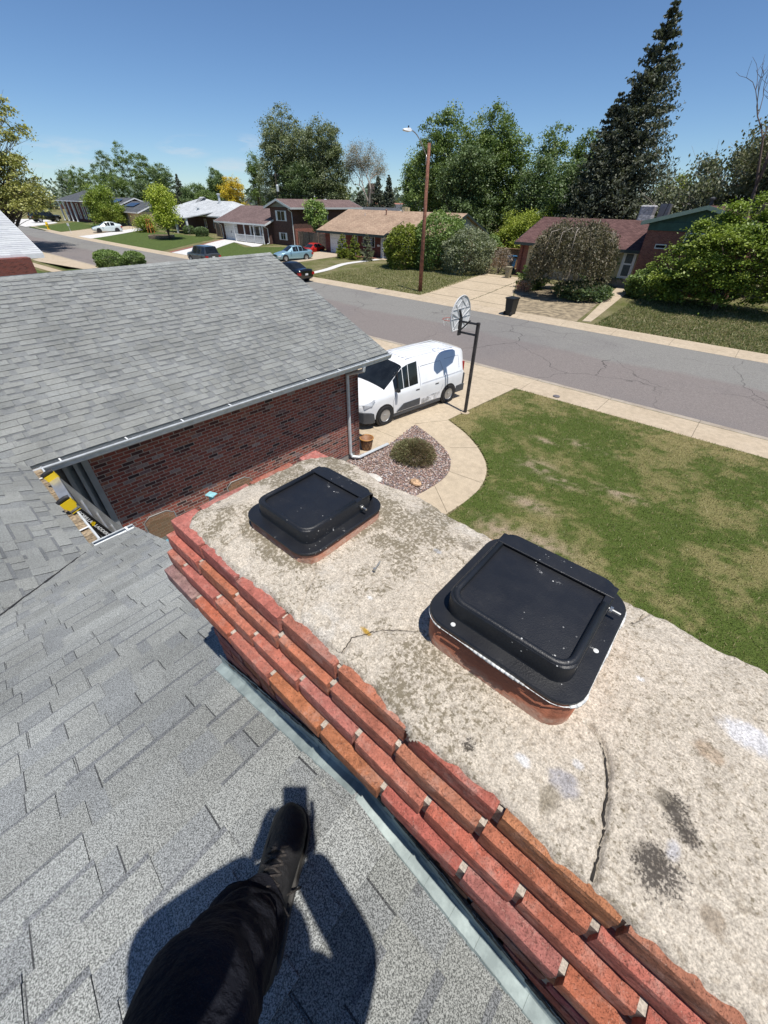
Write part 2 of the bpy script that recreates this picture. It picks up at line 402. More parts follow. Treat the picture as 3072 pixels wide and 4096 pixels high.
wv = k.N('ShaderNodeTexNoise'); wv.inputs['Scale'].default_value = .8; wv.inputs['Detail'].default_value = 5; k.L(co, wv.inputs['Vector'])
cw = k.N('ShaderNodeMixRGB', blend_type='ADD'); cw.inputs[0].default_value = 1.3; k.L(co, cw.inputs[1]); k.L(wv.outputs['Color'], cw.inputs[2])
vo = k.N('ShaderNodeTexVoronoi', feature='DISTANCE_TO_EDGE'); vo.inputs['Scale'].default_value = .23; k.L(cw.outputs[0], vo.inputs['Vector'])
crk = k.N('ShaderNodeMapRange'); k.L(vo.outputs['Distance'], crk.inputs[0]); crk.inputs[1].default_value = .0; crk.inputs[2].default_value = .0065; crk.inputs[3].default_value = 1; crk.inputs[4].default_value = 0
cmask = k.math('MULTIPLY', crk.outputs[0], k.noise(co, .13, detail=2, lo=.42, hi=.55))
vo2 = k.N('ShaderNodeTexVoronoi', feature='DISTANCE_TO_EDGE'); vo2.inputs['Scale'].default_value = .9; k.L(cw.outputs[0], vo2.inputs['Vector'])
crk2 = k.N('ShaderNodeMapRange'); k.L(vo2.outputs['Distance'], crk2.inputs[0]); crk2.inputs[1].default_value = 0; crk2.inputs[2].default_value = .016; crk2.inputs[3].default_value = .8; crk2.inputs[4].default_value = 0
cm2_ = k.math('MULTIPLY', crk2.outputs[0], k.noise(co, .22, detail=2, lo=.58, hi=.66))
base = k.mix(k.math('MAXIMUM', cmask, cm2_), base, (.055, .05, .048))
M_asph = k.out(base, .92, k.bump(k.noise(co, 90, detail=2), .4, .006), 0, .25)
strip('road', [(17.4, -.075), (20, -.04), (22.6, -.025), (25.3, -.04), (27.75, -.075)], M_asph)

def conc(name, c, joint=None, jaxis='X', stain=(.36, .29, .2), amt=.55, jw=.018, joff=0.0, jy=None):
    k = NM(name); co = k.coord()
    f = k.noise(co, .8, detail=6, rough=.65, lo=.42, hi=.7, b=amt); col = k.mix(f, c, stain)
    col = k.mix(1.0, col, k.noise(co, 60, detail=3, a=.84, b=1.14), 'MULTIPLY'); col = k.mix(1.0, col, k.noise(co, 5, detail=5, a=.9, b=1.08), 'MULTIPLY')
    if joint:
        sp = k.N('ShaderNodeSeparateXYZ'); k.L(co, sp.inputs[0]); out = None
        for ax, per, off in [(jaxis, joint, joff)]+([('Y', jy[0], jy[1])] if jy else []):
            v = k.math('ADD', sp.outputs[ax], off+1000*per); v = k.math('ADD', v, k.noise(co, 2.5, lo=0, hi=1, a=-.02, b=.02)); v = k.math('MODULO', v, per); v = k.math('LESS_THAN', v, jw)
            out = v if out is None else k.math('MAXIMUM', out, v)
        col = k.mix(k.math('MULTIPLY', out, .8), col, (.10, .085, .06))
    return k.out(col, .9, k.bump(k.noise(co, 110), .25, .005), 0, .3)
TAN = (.455, .375, .275); TAN2 = (.43, .36, .27)
M_walkc = conc('pavement_concrete', TAN, 3.05)
M_gutc = conc('gutter_concrete', (.36, .315, .26), 3.05, stain=(.25, .2, .15), amt=.7)
strip('near_gutter', [(17.02, .0), (17.12, -.035), (17.2, -.058), (17.5, -.066)], M_gutc, wob=.10)
strip('near_pavement', [(15.55, -.05), (15.55, .004), (17.02, .004)], M_walkc)
strip('far_gutter', [(27.45, -.066), (27.75, -.05), (27.9, -.01), (27.98, .012)], M_walkc, wob=.05)
strip('far_pavement', [(27.98, .012), (29.0, .016), (29.0, -.05)], M_walkc)

# polygon sheets lying on the ground
def sheet(name, pts, mat, dz=.004, kind='structure', th=0.0, sub=None):
    b = MB(); n = len(pts)
    P = [(p[0], p[1], gz(p[1], p[0])+dz) for p in pts]
    bm = bmesh.new(); vs = [bm.verts.new(p) for p in P]; bm.faces.new(vs)
    if sub:
        for y in sub: bmesh.ops.bisect_plane(bm, geom=bm.verts[:]+bm.edges[:]+bm.faces[:], plane_co=(0, y, 0), plane_no=(0, 1, 0))
        for v in bm.verts: v.co.z = gz(v.co.y, v.co.x)+dz
    if th:
        r = bmesh.ops.extrude_face_region(bm, geom=bm.faces[:]); bmesh.ops.translate(bm, vec=(0, 0, -th), verts=[v for v in r['geom'] if isinstance(v, bmesh.types.BMVert)])
    bmesh.ops.triangulate(bm, faces=[f for f in bm.faces if len(f.verts) > 4])
    bmesh.ops.recalc_face_normals(bm, faces=bm.faces)
    if not th:
        for f in bm.faces:
            if f.normal.z < 0: f.normal_flip()
    me = bpy.data.meshes.new(name); bm.to_mesh(me); bm.free(); me.materials.append(mat)
    finish(me, np.ones((len(me.polygons), 3)))
    o = bpy.data.objects.new(name, me); C.objects.link(o)
    return tag(o, kind=kind) if kind else o
def Z0(*L): return [tuple(atZ(x, y, 0)[:2]) for x, y in L]
def smooth_curve(P, n=6):
    out = []
    for i in range(len(P)-1):
        p0 = P[max(i-1, 0)]; p1 = P[i]; p2 = P[i+1]; p3 = P[min(i+2, len(P)-1)]
        for j in range(n):
            t = j/n
            out.append(tuple(.5*((2*p1[q])+(-p0[q]+p2[q])*t+(2*p0[q]-5*p1[q]+4*p2[q]-p3[q])*t*t+(-p0[q]+3*p1[q]-3*p2[q]+p3[q])*t**3) for q in range(2)))
    out.append(tuple(P[-1])); return out
# own driveway and the curved front walk
M_drive = conc('driveway_concrete', (.47, .39, .285), 3.35, 'Y', joff=1.15, amt=.35)
M_walk = conc('curved_walk_concrete', (.46, .38, .275), None, amt=.3)
outer = smooth_curve(Z0((1790, 1680), (1868, 1742), (1925, 1815), (1946, 1880), (1925, 1945), (1870, 2000), (1790, 2055), (1700, 2110)))
inner = smooth_curve(Z0((1660, 1700), (1735, 1755), (1790, 1812), (1802, 1862), (1785, 1905), (1735, 1945), (1655, 1990), (1560, 2030)))
dl = atZ(1640, 1690, 0); dn = outer[0]
drive = [(-13.9, 7.3), (-7.25, 7.3), (-6.98, 8.2), (inner[0][0], inner[0][1]), (dn[0], dn[1]), (-6.3, 15.55), (-13.9, 15.55)]
tag(sheet('driveway', drive, M_drive, dz=.01, th=.03), kind='structure')
sheet('driveway_apron', [(-13.9, 15.5), (-6.3, 15.5), (-6.0, 17.02), (-14.2, 17.02)], M_drive, dz=.009)
sheet('front_walk', outer+[(outer[-1][0]+.2, outer[-1][1]-2.6), (inner[-1][0], inner[-1][1]-2.6)]+inner[::-1], M_walk, dz=.02, th=.04)
# joints in the front walk (thin dark recess strips)
b = MB()
for (p, q) in [((1660, 1697), (1790, 1683)), ((1800, 1793), (1918, 1793)), ((1788, 1885), (1922, 1932)), ((1738, 1945), (1788, 2052))]:
    P, Q = atZ(*p, .0), atZ(*q, .0); d = Vector(Q-P).normalized(); nrm = Vector((-d.y, d.x, 0))*.007
    z = .0235; b.quad((P[0]-nrm.x, P[1]-nrm.y, z), (Q[0]-nrm.x, Q[1]-nrm.y, z), (Q[0]+nrm.x, Q[1]+nrm.y, z), (P[0]+nrm.x, P[1]+nrm.y, z))
tag(b.build('walk_joints', simple('joint_dirt', (.16, .13, .09), .95, var=.3)), kind='structure')

# own lawn -------------------------------------------------------------
def inpoly(x, y, P):
    P = np.asarray(P); n = len(P); ins = np.zeros(x.shape, bool); j = n-1
    for i in range(n):
        xi, yi = P[i]; xj, yj = P[j]
        with np.errstate(divide='ignore', invalid='ignore'):
            cnd = ((yi > y) != (yj > y)) & (x < (xj-xi)*(y-yi)/(yj-yi+1e-12)+xi)
        ins ^= cnd; j = i
    return ins
lawn_poly = [(-6.25, 15.55)]+[tuple(p) for p in outer]+[(-3.2, 3.8), (-3.2, 1.2), (16, 1.2), (16, 15.55)]
BARE = [(1500+0, 0)]
bare_px = [(2150, 2190, .9, .55), (2480, 1980, .6, .22), (2150, 1870, .5, .4), (2180, 1765, .35, .16), (2000, 2130, .6, .45), (2350, 1790, .7, .2), (2120, 2020, .6, .25), (2250, 1930, .5, .25)]
def lawncol(x, y):
    big = fbm(x*.45+3, y*.45, 11, 5); mid = fbm(x*1.6, y*1.6, 23, 4); fine = fbm(x*7, y*7, 31, 3)
    dry = sst(.42, .62, .38*big+.34*mid+.28*fine)*.9
    edge = np.exp(-((y-15.4)/1.1)**2)*.35; dry = np.clip(dry+edge*(.4+fine)-.12, 0, 1)
    dry = np.clip(dry+.55*np.exp(-(((x+6.3)/.9)**2+((y-13)/2.2)**2))*(.3+mid), 0, 1)
    bare = np.zeros_like(x)
    for px, py, rx, ry in bare_px:
        P = atZ(px, py, 0); bare = np.maximum(bare, np.exp(-(((x-P[0])/rx)**2+((y-P[1])/ry)**2)*1.1)*sst(.38, .60, mid*.35+fine*.65)*1.0)
    return np.clip(dry, 0, 1), np.clip(bare, 0, 1)
gx, gy = np.meshgrid(np.arange(-7, 16.01, .08), np.arange(1.2, 15.6, .08), indexing='ij')
ins = inpoly(gx, gy, lawn_poly)
nx, ny = gx.shape; zz = .012+.012*fbm(gx*3, gy*3, 3)
V = np.stack([gx, gy, zz], -1).reshape(-1, 3); idx = np.arange(nx*ny).reshape(nx, ny)
cell = ins[:-1, :-1] | ins[1:, 1:] | ins[1:, :-1] | ins[:-1, 1:]
okc = ins[:-1, :-1] & ins[1:, 1:] & ins[1:, :-1] & ins[:-1, 1:]
F = np.stack([idx[:-1, :-1], idx[1:, :-1], idx[1:, 1:], idx[:-1, 1:]], -1)[okc]
dry, bare = lawncol(gx, gy)
G1, G2, S1, BR = np.array([.055, .082, .018]), np.array([.07, .098, .022]), np.array([.27, .235, .105]), np.array([.30, .235, .165])
def mixc(a, b, t): return a*(1-t[..., None])+b*t[..., None]
colg = mixc(mixc(np.broadcast_to(G2, gx.shape+(3,)), S1*.8, dry), BR, bare)
M_lawn = simple('lawn_thatch', (1, 1, 1), .95, var=.45, scale=45, bump=.8, bscale=50, attr=True, spec=.1)
tag(np_mesh('lawn', V, F, None, M_lawn, vcols=colg.reshape(-1, 3)), kind='structure')
def blades(name, n, xr, yr, poly, colf, h=(.035, .075), wd=.013, zf=None, mat=None, dens=None):
    x = rng.uniform(*xr, n*2); y = rng.uniform(*yr, n*2)
    if dens is not None:
        k_ = rng.uniform(0, 1, len(x)) < dens(x, y); x, y = x[k_], y[k_]
    k_ = inpoly(x, y, poly); x, y = x[k_][:n], y[k_][:n]; n = len(x)
    th = rng.uniform(0, 2*pi, n); hh = rng.uniform(*h, n); ln = rng.normal(0, .5, (n, 2))*hh[:, None]
    z = .008+np.zeros(n) if zf is None else zf(x, y)
    wx, wy = np.cos(th)*wd/2, np.sin(th)*wd/2
    V = np.stack([np.stack([x-wx, y-wy, z], 1), np.stack([x+wx, y+wy, z], 1), np.stack([x+ln[:, 0], y+ln[:, 1], z+hh], 1)], 1).reshape(-1, 3)
    return np_mesh(name, V, np.arange(3*n).reshape(n, 3), colf(x, y, n), mat or M_leaf)
def lawn_blade_col(x, y, n):
    dry, bare = lawncol(x, y); t = rng.uniform(0, 1, n)
    isdry = (rng.uniform(0, 1, n) < (dry*.70+.27))
    g = mixc(np.broadcast_to(G1*1.35, (n, 3)), np.array([.175, .20, .06]), t)
    s = mixc(np.broadcast_to(np.array([.24, .20, .095]), (n, 3)), np.array([.40, .34, .18]), t)
    return np.where(isdry[:, None], s, g)
def dens(x, y):
    d, b_ = lawncol(x, y); return (1-.93*b_)*np.clip(1.15-.018*(y*0+np.hypot(x, y)-6), .55, 1)
tag(blades('lawn_grass', 230000, (-6.9, 15.6), (1.6, 15.6), lawn_poly, lawn_blade_col, h=(.03, .065), wd=.016, dens=dens), kind='stuff')

# gravel bed by the garage
bed = [tuple(p) for p in inner[:-4]]+[(-4.9, 5.6), (-7.3, 5.2), (-7.3, 7.25), (-7.0, 8.2)]
M_peb = simple('river_gravel', (1, 1, 1), .85, var=.25, scale=40, attr=True)
M_soil = simple('gravel_fines', (.17, .125, .105), .95, var=.3, scale=30, bump=.5)
sheet('gravel_bed_soil', bed, M_soil, dz=.006)
bm = bmesh.new(); bmesh.ops.create_icosphere(bm, subdivisions=1, radius=1); base_v = np.array([v.co for v in bm.verts]); base_f = np.array([[v.index for v in f.verts] for f in bm.faces]); bm.free()
def pebbles(name, n, xr, yr, poly, r, cols, zf=0.0):
    x = rng.uniform(*xr, n*3); y = rng.uniform(*yr, n*3); k_ = inpoly(x, y, poly); x, y = x[k_][:n], y[k_][:n]; n = len(x)
    R_ = rng.uniform(r[0], r[1], (n, 1, 3))*np.array([1, 1, .62]); th = rng.uniform(0, 2*pi, n)
    P = base_v[None]*R_*(1+rng.normal(0, .09, (n, len(base_v), 1)))
    X = P[..., 0]*np.cos(th)[:, None]-P[..., 1]*np.sin(th)[:, None]+x[:, None]; Y = P[..., 0]*np.sin(th)[:, None]+P[..., 1]*np.cos(th)[:, None]+y[:, None]
    Z = P[..., 2]+rng.uniform(.008, .03, n)[:, None]+zf
    V = np.stack([X, Y, Z], -1).reshape(-1, 3); F = (base_f[None]+(np.arange(n)*len(base_v))[:, None, None]).reshape(-1, 3)
    ci = rng.integers(0, len(cols), n); c = np.array(cols)[ci]*rng.uniform(.75, 1.2, (n, 1))
    return np_mesh(name, V, F, np.repeat(c, len(base_f), 0), M_peb)
tag(pebbles('gravel', 5200, (-7.5, -4.6), (5.2, 10.2), bed, (.016, .036), [(.34, .23, .19), (.42, .33, .28), (.2, .15, .15), (.26, .24, .25), (.38, .26, .21), (.48, .42, .38), (.3, .19, .16)]), kind='stuff')

# ================================================================== OWN HOUSE
EZ = 2.92; SL = .42; TH = math.atan(SL); CT, ST = cos(TH), sin(TH)
M_sh = shingle_mat('granule_shingles', (.082, .086, .082), (.385, .398, .378))
M_deck = simple('roof_deck_edge', (.10, .10, .10), .8)
def clip(poly, a, b_, c):       # keep a*u+b*v<=c
    out = []
    for i in range(len(poly)):
        p, q = poly[i], poly[(i+1) % len(poly)]; fp, fq = a*p[0]+b_*p[1]-c, a*q[0]+b_*q[1]-c
        if fp <= 0: out.append(p)
        if (fp < 0) != (fq < 0) and fp != fq:
            t = fp/(fp-fq); out.append((p[0]+(q[0]-p[0])*t, p[1]+(q[1]-p[1])*t))
    return out
def area(p): return abs(sum(p[i][0]*p[(i+1) % len(p)][1]-p[(i+1) % len(p)][0]*p[i][1] for i in range(len(p))))/2
def shingles(name, O, U, W, poly, parent, expo=.143, seed=1, over=.03, tone=1.0, mat=None, var=1.0, bt=(.86, .93), band=.62):
    O, U, W = Vector(O), Vector(U).normalized(), Vector(W).normalized()
    Vv = (W*CT+Vector((0, 0, ST))).normalized(); Nn = U.cross(Vv).normalized()
    if Nn.z < 0: Nn = -Nn
    r = random.Random(seed); b = MB()
    half = []
    for i in range(len(poly)):
        p, q = poly[i], poly[(i+1) % len(poly)]; a_, b_ = q[1]-p[1], -(q[0]-p[0]); half.append((a_, b_, a_*p[0]+b_*p[1]))
    cx = sum(p[0] for p in poly)/len(poly); cy = sum(p[1] for p in poly)/len(poly)
    half = [(a_, b_, c) if a_*cx+b_*cy <= c else (-a_, -b_, -c) for a_, b_, c in half]
    vmax = max(p[1] for p in poly); umin = min(p[0] for p in poly); umax = max(p[0] for p in poly)
    def piece(u0, u1, v0, v1, n0, n1, col, skirt):
        pl = [(u0, v0), (u1, v0), (u1, v1), (u0, v1)]
        for (a_, b_, c) in half:
            pl = clip(pl, a_, b_, c)
            if len(pl) < 3: return
        if area(pl) < 1e-4: return
        top = [O+U*p[0]+Vv*p[1]+Nn*(n0+(n1-n0)*(p[1]-v0)/(v1-v0)) for p in pl]
        bot = [t-Nn*skirt for t in top]; n = len(pl)
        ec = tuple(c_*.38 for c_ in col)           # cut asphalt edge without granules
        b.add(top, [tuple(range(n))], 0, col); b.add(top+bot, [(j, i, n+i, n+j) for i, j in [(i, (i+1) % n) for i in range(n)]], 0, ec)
    i = 0
    while i*expo < vmax:
        v0 = i*expo-(over if i == 0 else 0); v1 = (i+1)*expo+.012
        wv = r.uniform(-.003, .003)
        u = umin-r.uniform(0, 1)
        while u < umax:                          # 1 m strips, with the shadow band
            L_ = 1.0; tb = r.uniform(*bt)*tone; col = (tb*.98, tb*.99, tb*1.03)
            piece(u+.002, u+L_-.002, v0+wv, v1, .0065, .0008, col, .009); u += L_
        u = umin-r.uniform(0, .5)
        while u < umax:                          # laminated teeth
            wd = r.choice([.12, .16, .19, .24, .30, .38]); gap_ = r.choice([.0, .006, .06, .09, .13, .17])
            tt = (1+r.choice([-.11, -.06, -.02, .0, .03, .06])*var)*tone*r.uniform(.98, 1.02); cc = r.uniform(-.01, .012)
            piece(u, u+wd, v0+wv-.001, v1-.004, .0125, .0040, (tt*(1+cc*.5), tt, tt*(1-cc)), .006)
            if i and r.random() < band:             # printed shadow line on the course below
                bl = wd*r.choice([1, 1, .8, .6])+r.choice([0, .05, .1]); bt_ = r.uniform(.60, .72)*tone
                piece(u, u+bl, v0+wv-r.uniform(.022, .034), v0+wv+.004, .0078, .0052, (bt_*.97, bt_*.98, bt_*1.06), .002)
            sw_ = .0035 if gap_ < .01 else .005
            if r.random() < .6: piece(u+wd, u+wd+sw_, v0+wv-.0005, v1-.004, .0092, .0042, (.26, .26, .28), .002)  # dark strip in the slit: cut asphalt, with the gap's shade painted in
            u += wd+gap_+.0035
        i += 1
    o = b.build(name, mat or M_sh, parent, fixn=False)
    # the deck beneath
    return o, (O, U, Vv, Nn)
def deck(b, fr, poly, t0=-.012, t1=-.16):
    O, U, Vv, Nn = fr; P = [O+U*p[0]+Vv*p[1]+Nn*t0 for p in poly]
    b.prism([tuple(p) for p in P], tuple(Nn*(t1-t0)))
A = Vector(atZ(118, 1868, EZ)); B_ = Vector(atZ(1552, 1410, EZ)); D2 = Vector(atZ(362, 2182, EZ)); E_ = Vector(atZ(537, 2113, EZ)); D = Vector((E_.x, A.y+(D2.y-A.y)*(E_.x-A.x)/(D2.x-A.x), EZ))
house = empty('family_house', (0, 0, 0), 0, 'grey shingled red brick home with attached garage wing in the foreground', 'house')
Ug = (B_-A); Lg = Ug.length; Ug.normalize(); Wg = Vector((-Ug.y, Ug.x, 0)); Wg = Wg if Wg.x < 0 else -Wg
# ridge run from the photographed ridge tip, in the gable plane
d = ray(1080, 1012); t = (B_-Vector(CAM)).dot(Ug)/Vector(d).dot(Ug); RTIP = Vector(CAM)+Vector(d)*t
RUN = (RTIP-B_).dot(Wg); SL = (RTIP.z-EZ)/RUN; TH = math.atan(SL); CT, ST = cos(TH), sin(TH); VM = RUN/CT
Vg = (Wg*CT+Vector((0, 0, ST))); Ng = Ug.cross(Vg); dq = Vector(ray(2, 1113)); tq = (A-Vector(CAM)).dot(Ng)/dq.dot(Ng); QP = Vector(CAM)+dq*tq-A
uq, vq = QP.dot(Ug), QP.dot(Vg); sv = (VM-vq)/(Lg-uq)          # the ridge settles a little towards the back
def vr(u): return VM-(Lg-u)*sv
ub = -(VM-Lg*sv)*CT/(1-sv*CT)*1.0
pg = [(-.12, 0), (Lg, 0), (Lg, VM), (ub-.3, vr(ub-.3))]
db = MB()
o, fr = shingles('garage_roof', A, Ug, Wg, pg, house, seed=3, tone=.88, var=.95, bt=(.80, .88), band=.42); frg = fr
deck(db, fr, [(.05, 0), (Lg, 0), (Lg, VM), (ub-.1, vr(ub-.1))])
RR = A+Wg*(2*RUN); fr2 = (RR, Ug, (-Wg*CT+Vector((0, 0, ST))).normalized(), (Vector((0, 0, 1))*CT+Wg*ST).normalized())
deck(db, fr2, [(-RUN*2, 0), (Lg, 0), (Lg, VM), (ub-2, vr(ub-2))], 0)
# ridge caps
rb = MB(); rr = random.Random(4); u = ub
while u < Lg-.02:
    P0 = A+Ug*u+Wg*(vr(u)*CT)+Vector((0, 0, vr(u)*ST)); tt = rr.uniform(.85, 1.1); cc = (tt, tt, tt*1.01)
    for sgn, fv in ((-1, -Wg*CT), (1, Wg*CT)):
        dn_ = Vector((0, 0, -ST)); e = (fv+dn_)*.13; up0 = Vector((0, 0, .012)); up1 = Vector((0, 0, .022))
        rb.quad(P0+up0, P0+Ug*.16+up1, P0+Ug*.16+e+up1, P0+e+up0, col=cc)
        rb.quad(P0+Ug*.16+up1, P0+Ug*.16+e+up1, P0+Ug*.16+e+Vector((0, 0, 0)), P0+Ug*.16, col=cc)
        rb.quad(P0+e+up0, P0+Ug*.16+e+up1, P0+Ug*.16+e-Vector((0, 0, .004)), P0+e-Vector((0, 0, .004)), col=cc)
    u += .143
rb.build('ridge_caps', M_sh, house, fixn=False)
# back roof (slopes towards the street) and main roof
Lb = (D-A).length; Ub = (D-A).normalized(); Wb = Vector((Ub.y, -Ub.x, 0)); Wb = Wb if Wb.y < 0 else -Wb
HM = 4.2
pb = [(-.08, 0), (Lb+.1, 0), (Lb+HM+.12, HM/CT), (-HM-.08, HM/CT)]
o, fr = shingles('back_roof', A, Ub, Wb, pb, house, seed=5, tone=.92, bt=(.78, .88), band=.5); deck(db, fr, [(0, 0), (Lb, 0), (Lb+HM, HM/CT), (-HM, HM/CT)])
XE = D.x; YE = E_.y+.02; RX = -.30; RZ = 4.64; RUNM = RX-XE
_sl = SL; SL = (RZ-EZ)/RUNM; TH = math.atan(SL); CT, ST = cos(TH), sin(TH)
dd = YE-D.y; VMM = RUNM/CT
pm = [(0, 0), (dd+.06, 0), (dd+RUNM+.1, VMM), (0, VMM)]
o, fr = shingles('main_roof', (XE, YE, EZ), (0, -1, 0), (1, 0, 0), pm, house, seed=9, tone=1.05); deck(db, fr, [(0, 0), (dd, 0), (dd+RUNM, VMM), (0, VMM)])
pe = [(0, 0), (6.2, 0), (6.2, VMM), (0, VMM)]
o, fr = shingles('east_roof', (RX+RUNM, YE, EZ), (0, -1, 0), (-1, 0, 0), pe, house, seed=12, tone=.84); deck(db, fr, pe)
# valley between the back roof and the main roof: cut shingle edge, its shadow line laid in as a dark strip
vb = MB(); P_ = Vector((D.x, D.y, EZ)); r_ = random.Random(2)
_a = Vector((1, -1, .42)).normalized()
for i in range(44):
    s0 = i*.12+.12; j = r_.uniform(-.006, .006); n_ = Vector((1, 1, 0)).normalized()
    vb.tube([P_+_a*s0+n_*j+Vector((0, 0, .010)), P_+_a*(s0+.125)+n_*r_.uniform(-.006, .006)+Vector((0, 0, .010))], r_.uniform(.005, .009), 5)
vb.build('valley_shadow_strip', simple('valley_shadow_dark', (.04, .04, .042), .9), house)
# main ridge caps
rb = MB(); u = -5.0
while u < YE-.02:
    if 1:
        P0 = Vector((RX, u, RZ)); tt = rr.uniform(.9, 1.08); cc = (tt, tt, tt*1.02)
        for sx in (-1, 1):
            e = Vector((sx*CT*.15, 0, -ST*.15)); u0 = Vector((0, 0, .010)); u1 = Vector((0, 0, .018)); dy = Vector((0, .2, 0))
            rb.quad(P0+u0, P0+dy+u1, P0+dy+e+u1, P0+e+u0, col=cc)
            rb.quad(P0+dy+u1, P0+dy+e+u1, P0+dy+e, P0+dy, col=cc)
            rb.quad(P0+e+u0, P0+dy+e+u1, P0+dy+e-Vector((0, 0, .006)), P0+e-Vector((0, 0, .006)), col=cc)
    u += .143
rb.build('main_ridge_caps', M_sh, house, fixn=False)
MCT, MST, MSL = CT, ST, SL
SL = _sl; TH = math.atan(SL); CT, ST = cos(TH), sin(TH)
db.build('roof_deck', M_fascia, house)
# walls
M_gbrick = brick_mat('garage_brick', [(0, (.04, .028, .028)), (.12, (.11, .04, .035)), (.3, (.24, .068, .05)), (.5, (.30, .09, .062)), (.7, (.22, .06, .045)), (.84, (.28, .115, .075)), (.94, (.17, .10, .10)), (1, (.30, .23, .21))], (.34, .29, .25), ms=.0075, white=.35)
K = Vector((*atZ(1440, 1815, 0)[:2], 0))              # garage corner by the van
yb = (K-A).dot(Ug); wx = (K-A).dot(Wg)
def gp(u, w_, z): q = A+Ug*u+Wg*w_; return (q.x, q.y, z)
b = MB(); y0 = .62; u0 = .66
b.prism([gp(u0, wx, .18), gp(yb, wx, .18), gp(yb, wx, EZ-.1), gp(u0, wx, EZ-.1)], tuple(Wg*.2))
b.prism([gp(yb, wx, 0.0), gp(yb, 2*RUN-wx, 0.0), gp(yb, 2*RUN-wx, EZ-.1), gp(yb, RUN, EZ+RUN*SL-.25), gp(yb, wx, EZ-.1)], tuple(-Ug*.2))
b.build('garage_wall', M_gbrick, house)
b = MB(); b.prism([gp(u0-1, wx+.015, -.05), gp(yb-.015, wx+.015, -.05), gp(yb-.015, wx+.015, .18), gp(u0-1, wx+.015, .18)], tuple(Wg*.2)); b.build('foundation', concrete_mat('foundation_concrete', (.34, .31, .27)), house)
# grey framed back door at the end of the brick wall
b = MB(); b.prism([gp(-.4, wx+.05, 0), gp(u0-.0, wx+.05, 0), gp(u0, wx+.05, EZ-.1), gp(-.4, wx+.05, EZ-.1)], tuple(Wg*.15)); b.build('siding_panel', M_greytrim, house)
b = MB()
for (ua, ub_) in ((u0-.03, u0+.07), (u0-.30, u0-.24), (u0-.15, u0-.10), (u0-1.2, u0-1.12)): b.prism([gp(ua, wx-.05, 0), gp(ub_, wx-.05, 0), gp(ub_, wx-.05, EZ-.12), gp(ua, wx-.05, EZ-.12)], tuple(Wg*.12))
b.prism([gp(u0-1.2, wx-.045, EZ-.3), gp(u0, wx-.045, EZ-.3), gp(u0, wx-.045, EZ-.14), gp(u0-1.2, wx-.045, EZ-.14)], tuple(Wg*.1))
b.build('door_frame', simple('grey_door_frame', (.27, .28, .28), .5, var=.08), house)
b = MB(); b.prism([gp(u0-1.1, wx+.03, .1), gp(u0-.30, wx+.03, .1), gp(u0-.30, wx+.03, EZ-.3), gp(u0-1.1, wx+.03, EZ-.3)], tuple(Wg*.02)); b.build('glass_door', simple('drawn_curtain_glass', (.16, .15, .135), .35, var=.4, scale=3), house)
# main house walls beneath its roof
b = MB(); X0, X1 = XE+.45, RX+RUNM-.45
b.prism([(X0, YE-.12, 0), (X1, YE-.12, 0), (X1, YE-.12, EZ), (RX, YE-.12, RZ-.22), (X0, YE-.12, EZ)], (0, -.2, 0))
b.box(X0, X0+.2, -5.5, YE-.33, 0, EZ-.05); b.box(A.x-.1, X0-.005, D.y-.55, D.y-.35, 0, EZ-.1)
b.box(X1-.2, X1, -5.5, YE-.33, 0, EZ-.05)
b.build('main_wall', M_gbrick, house)
sheet('patio', [(A.x-.9, D.y-.3), (X0, D.y-.3), (X0, YE), (-4.3, YE), (-4.3, 3.9), (-7.4, 5.2), (-8, 3)], conc('patio_concrete', (.36, .33, .29), 1.2), dz=.008)
b = MB(); hz = [gp(yb+.004, wx+.6, .02), gp(yb+.004, wx+5.5, .02), gp(yb+.004, wx+5.5, 2.2), gp(yb+.004, wx+.6, 2.2)]; b.prism(hz, tuple(Ug*.03)); b.build('garage_door', M_white, house)

# gutters: open sheet-metal troughs with hangers
def gutter(name, P, Q, out, hang=.95, drop=-.012):
    P, Q, out = Vector(P), Vector(Q), Vector(out).normalized(); L_ = (Q-P).length; U = (Q-P).normalized(); b = MB()
    prof = [(.0, -.012), (.0, -.115), (.012, -.12), (.075, -.12), (.083, -.10), (.088, -.06), (.118, -.028), (.122, -.012), (.118, 0), (.104, 0), (.104, -.006)]
    th = .0025
    for i in range(len(prof)-1):
        a, c = prof[i], prof[i+1]; dx, dz = c[0]-a[0], c[1]-a[1]; l = sqrt(dx*dx+dz*dz); nx_, nz_ = dz/l*th, -dx/l*th
        q = [(a[0], a[1]), (c[0], c[1]), (c[0]+nx_, c[1]+nz_), (a[0]+nx_, a[1]+nz_)]
        b.prism([tuple(P+out*s+Vector((0, 0, z+drop))) for s, z in q], tuple(U*L_))
    for e in (0, L_-.003):
        b.prism([tuple(P+U*e+out*s+Vector((0, 0, z+drop))) for s, z in [(0, -.012), (0, -.12), (.08, -.12), (.12, -.02), (.12, 0)]], tuple(U*.003))
    g = b.build(name, M_whitemetal, house)
    h = MB(); t = .35
    while t < L_:
        c0 = P+U*t; 
        h = MB(); h.prism([tuple(c0+out*.002+Vector((0, 0, drop+.001))), tuple(c0+out*.112+Vector((0, 0, drop+.004))), tuple(c0+out*.112+U*.022+Vector((0, 0, drop+.004))), tuple(c0+U*.022+out*.002+Vector((0, 0, drop+.001)))], (0, 0, .004)); t += hang
        hh = h.build('gutter_hanger', M_white, g, world=False); hh.parent = g; hh.location = (0, 0, 0)
    return g
gutter('gutter', A+Ug*.0, B_+Ug*.02, -Wg, .93)
gutter('gutter', A+Ub*.08, D-Ub*.13, -Wb, .8)
b = MB(); r_ = random.Random(5); s_ = .1
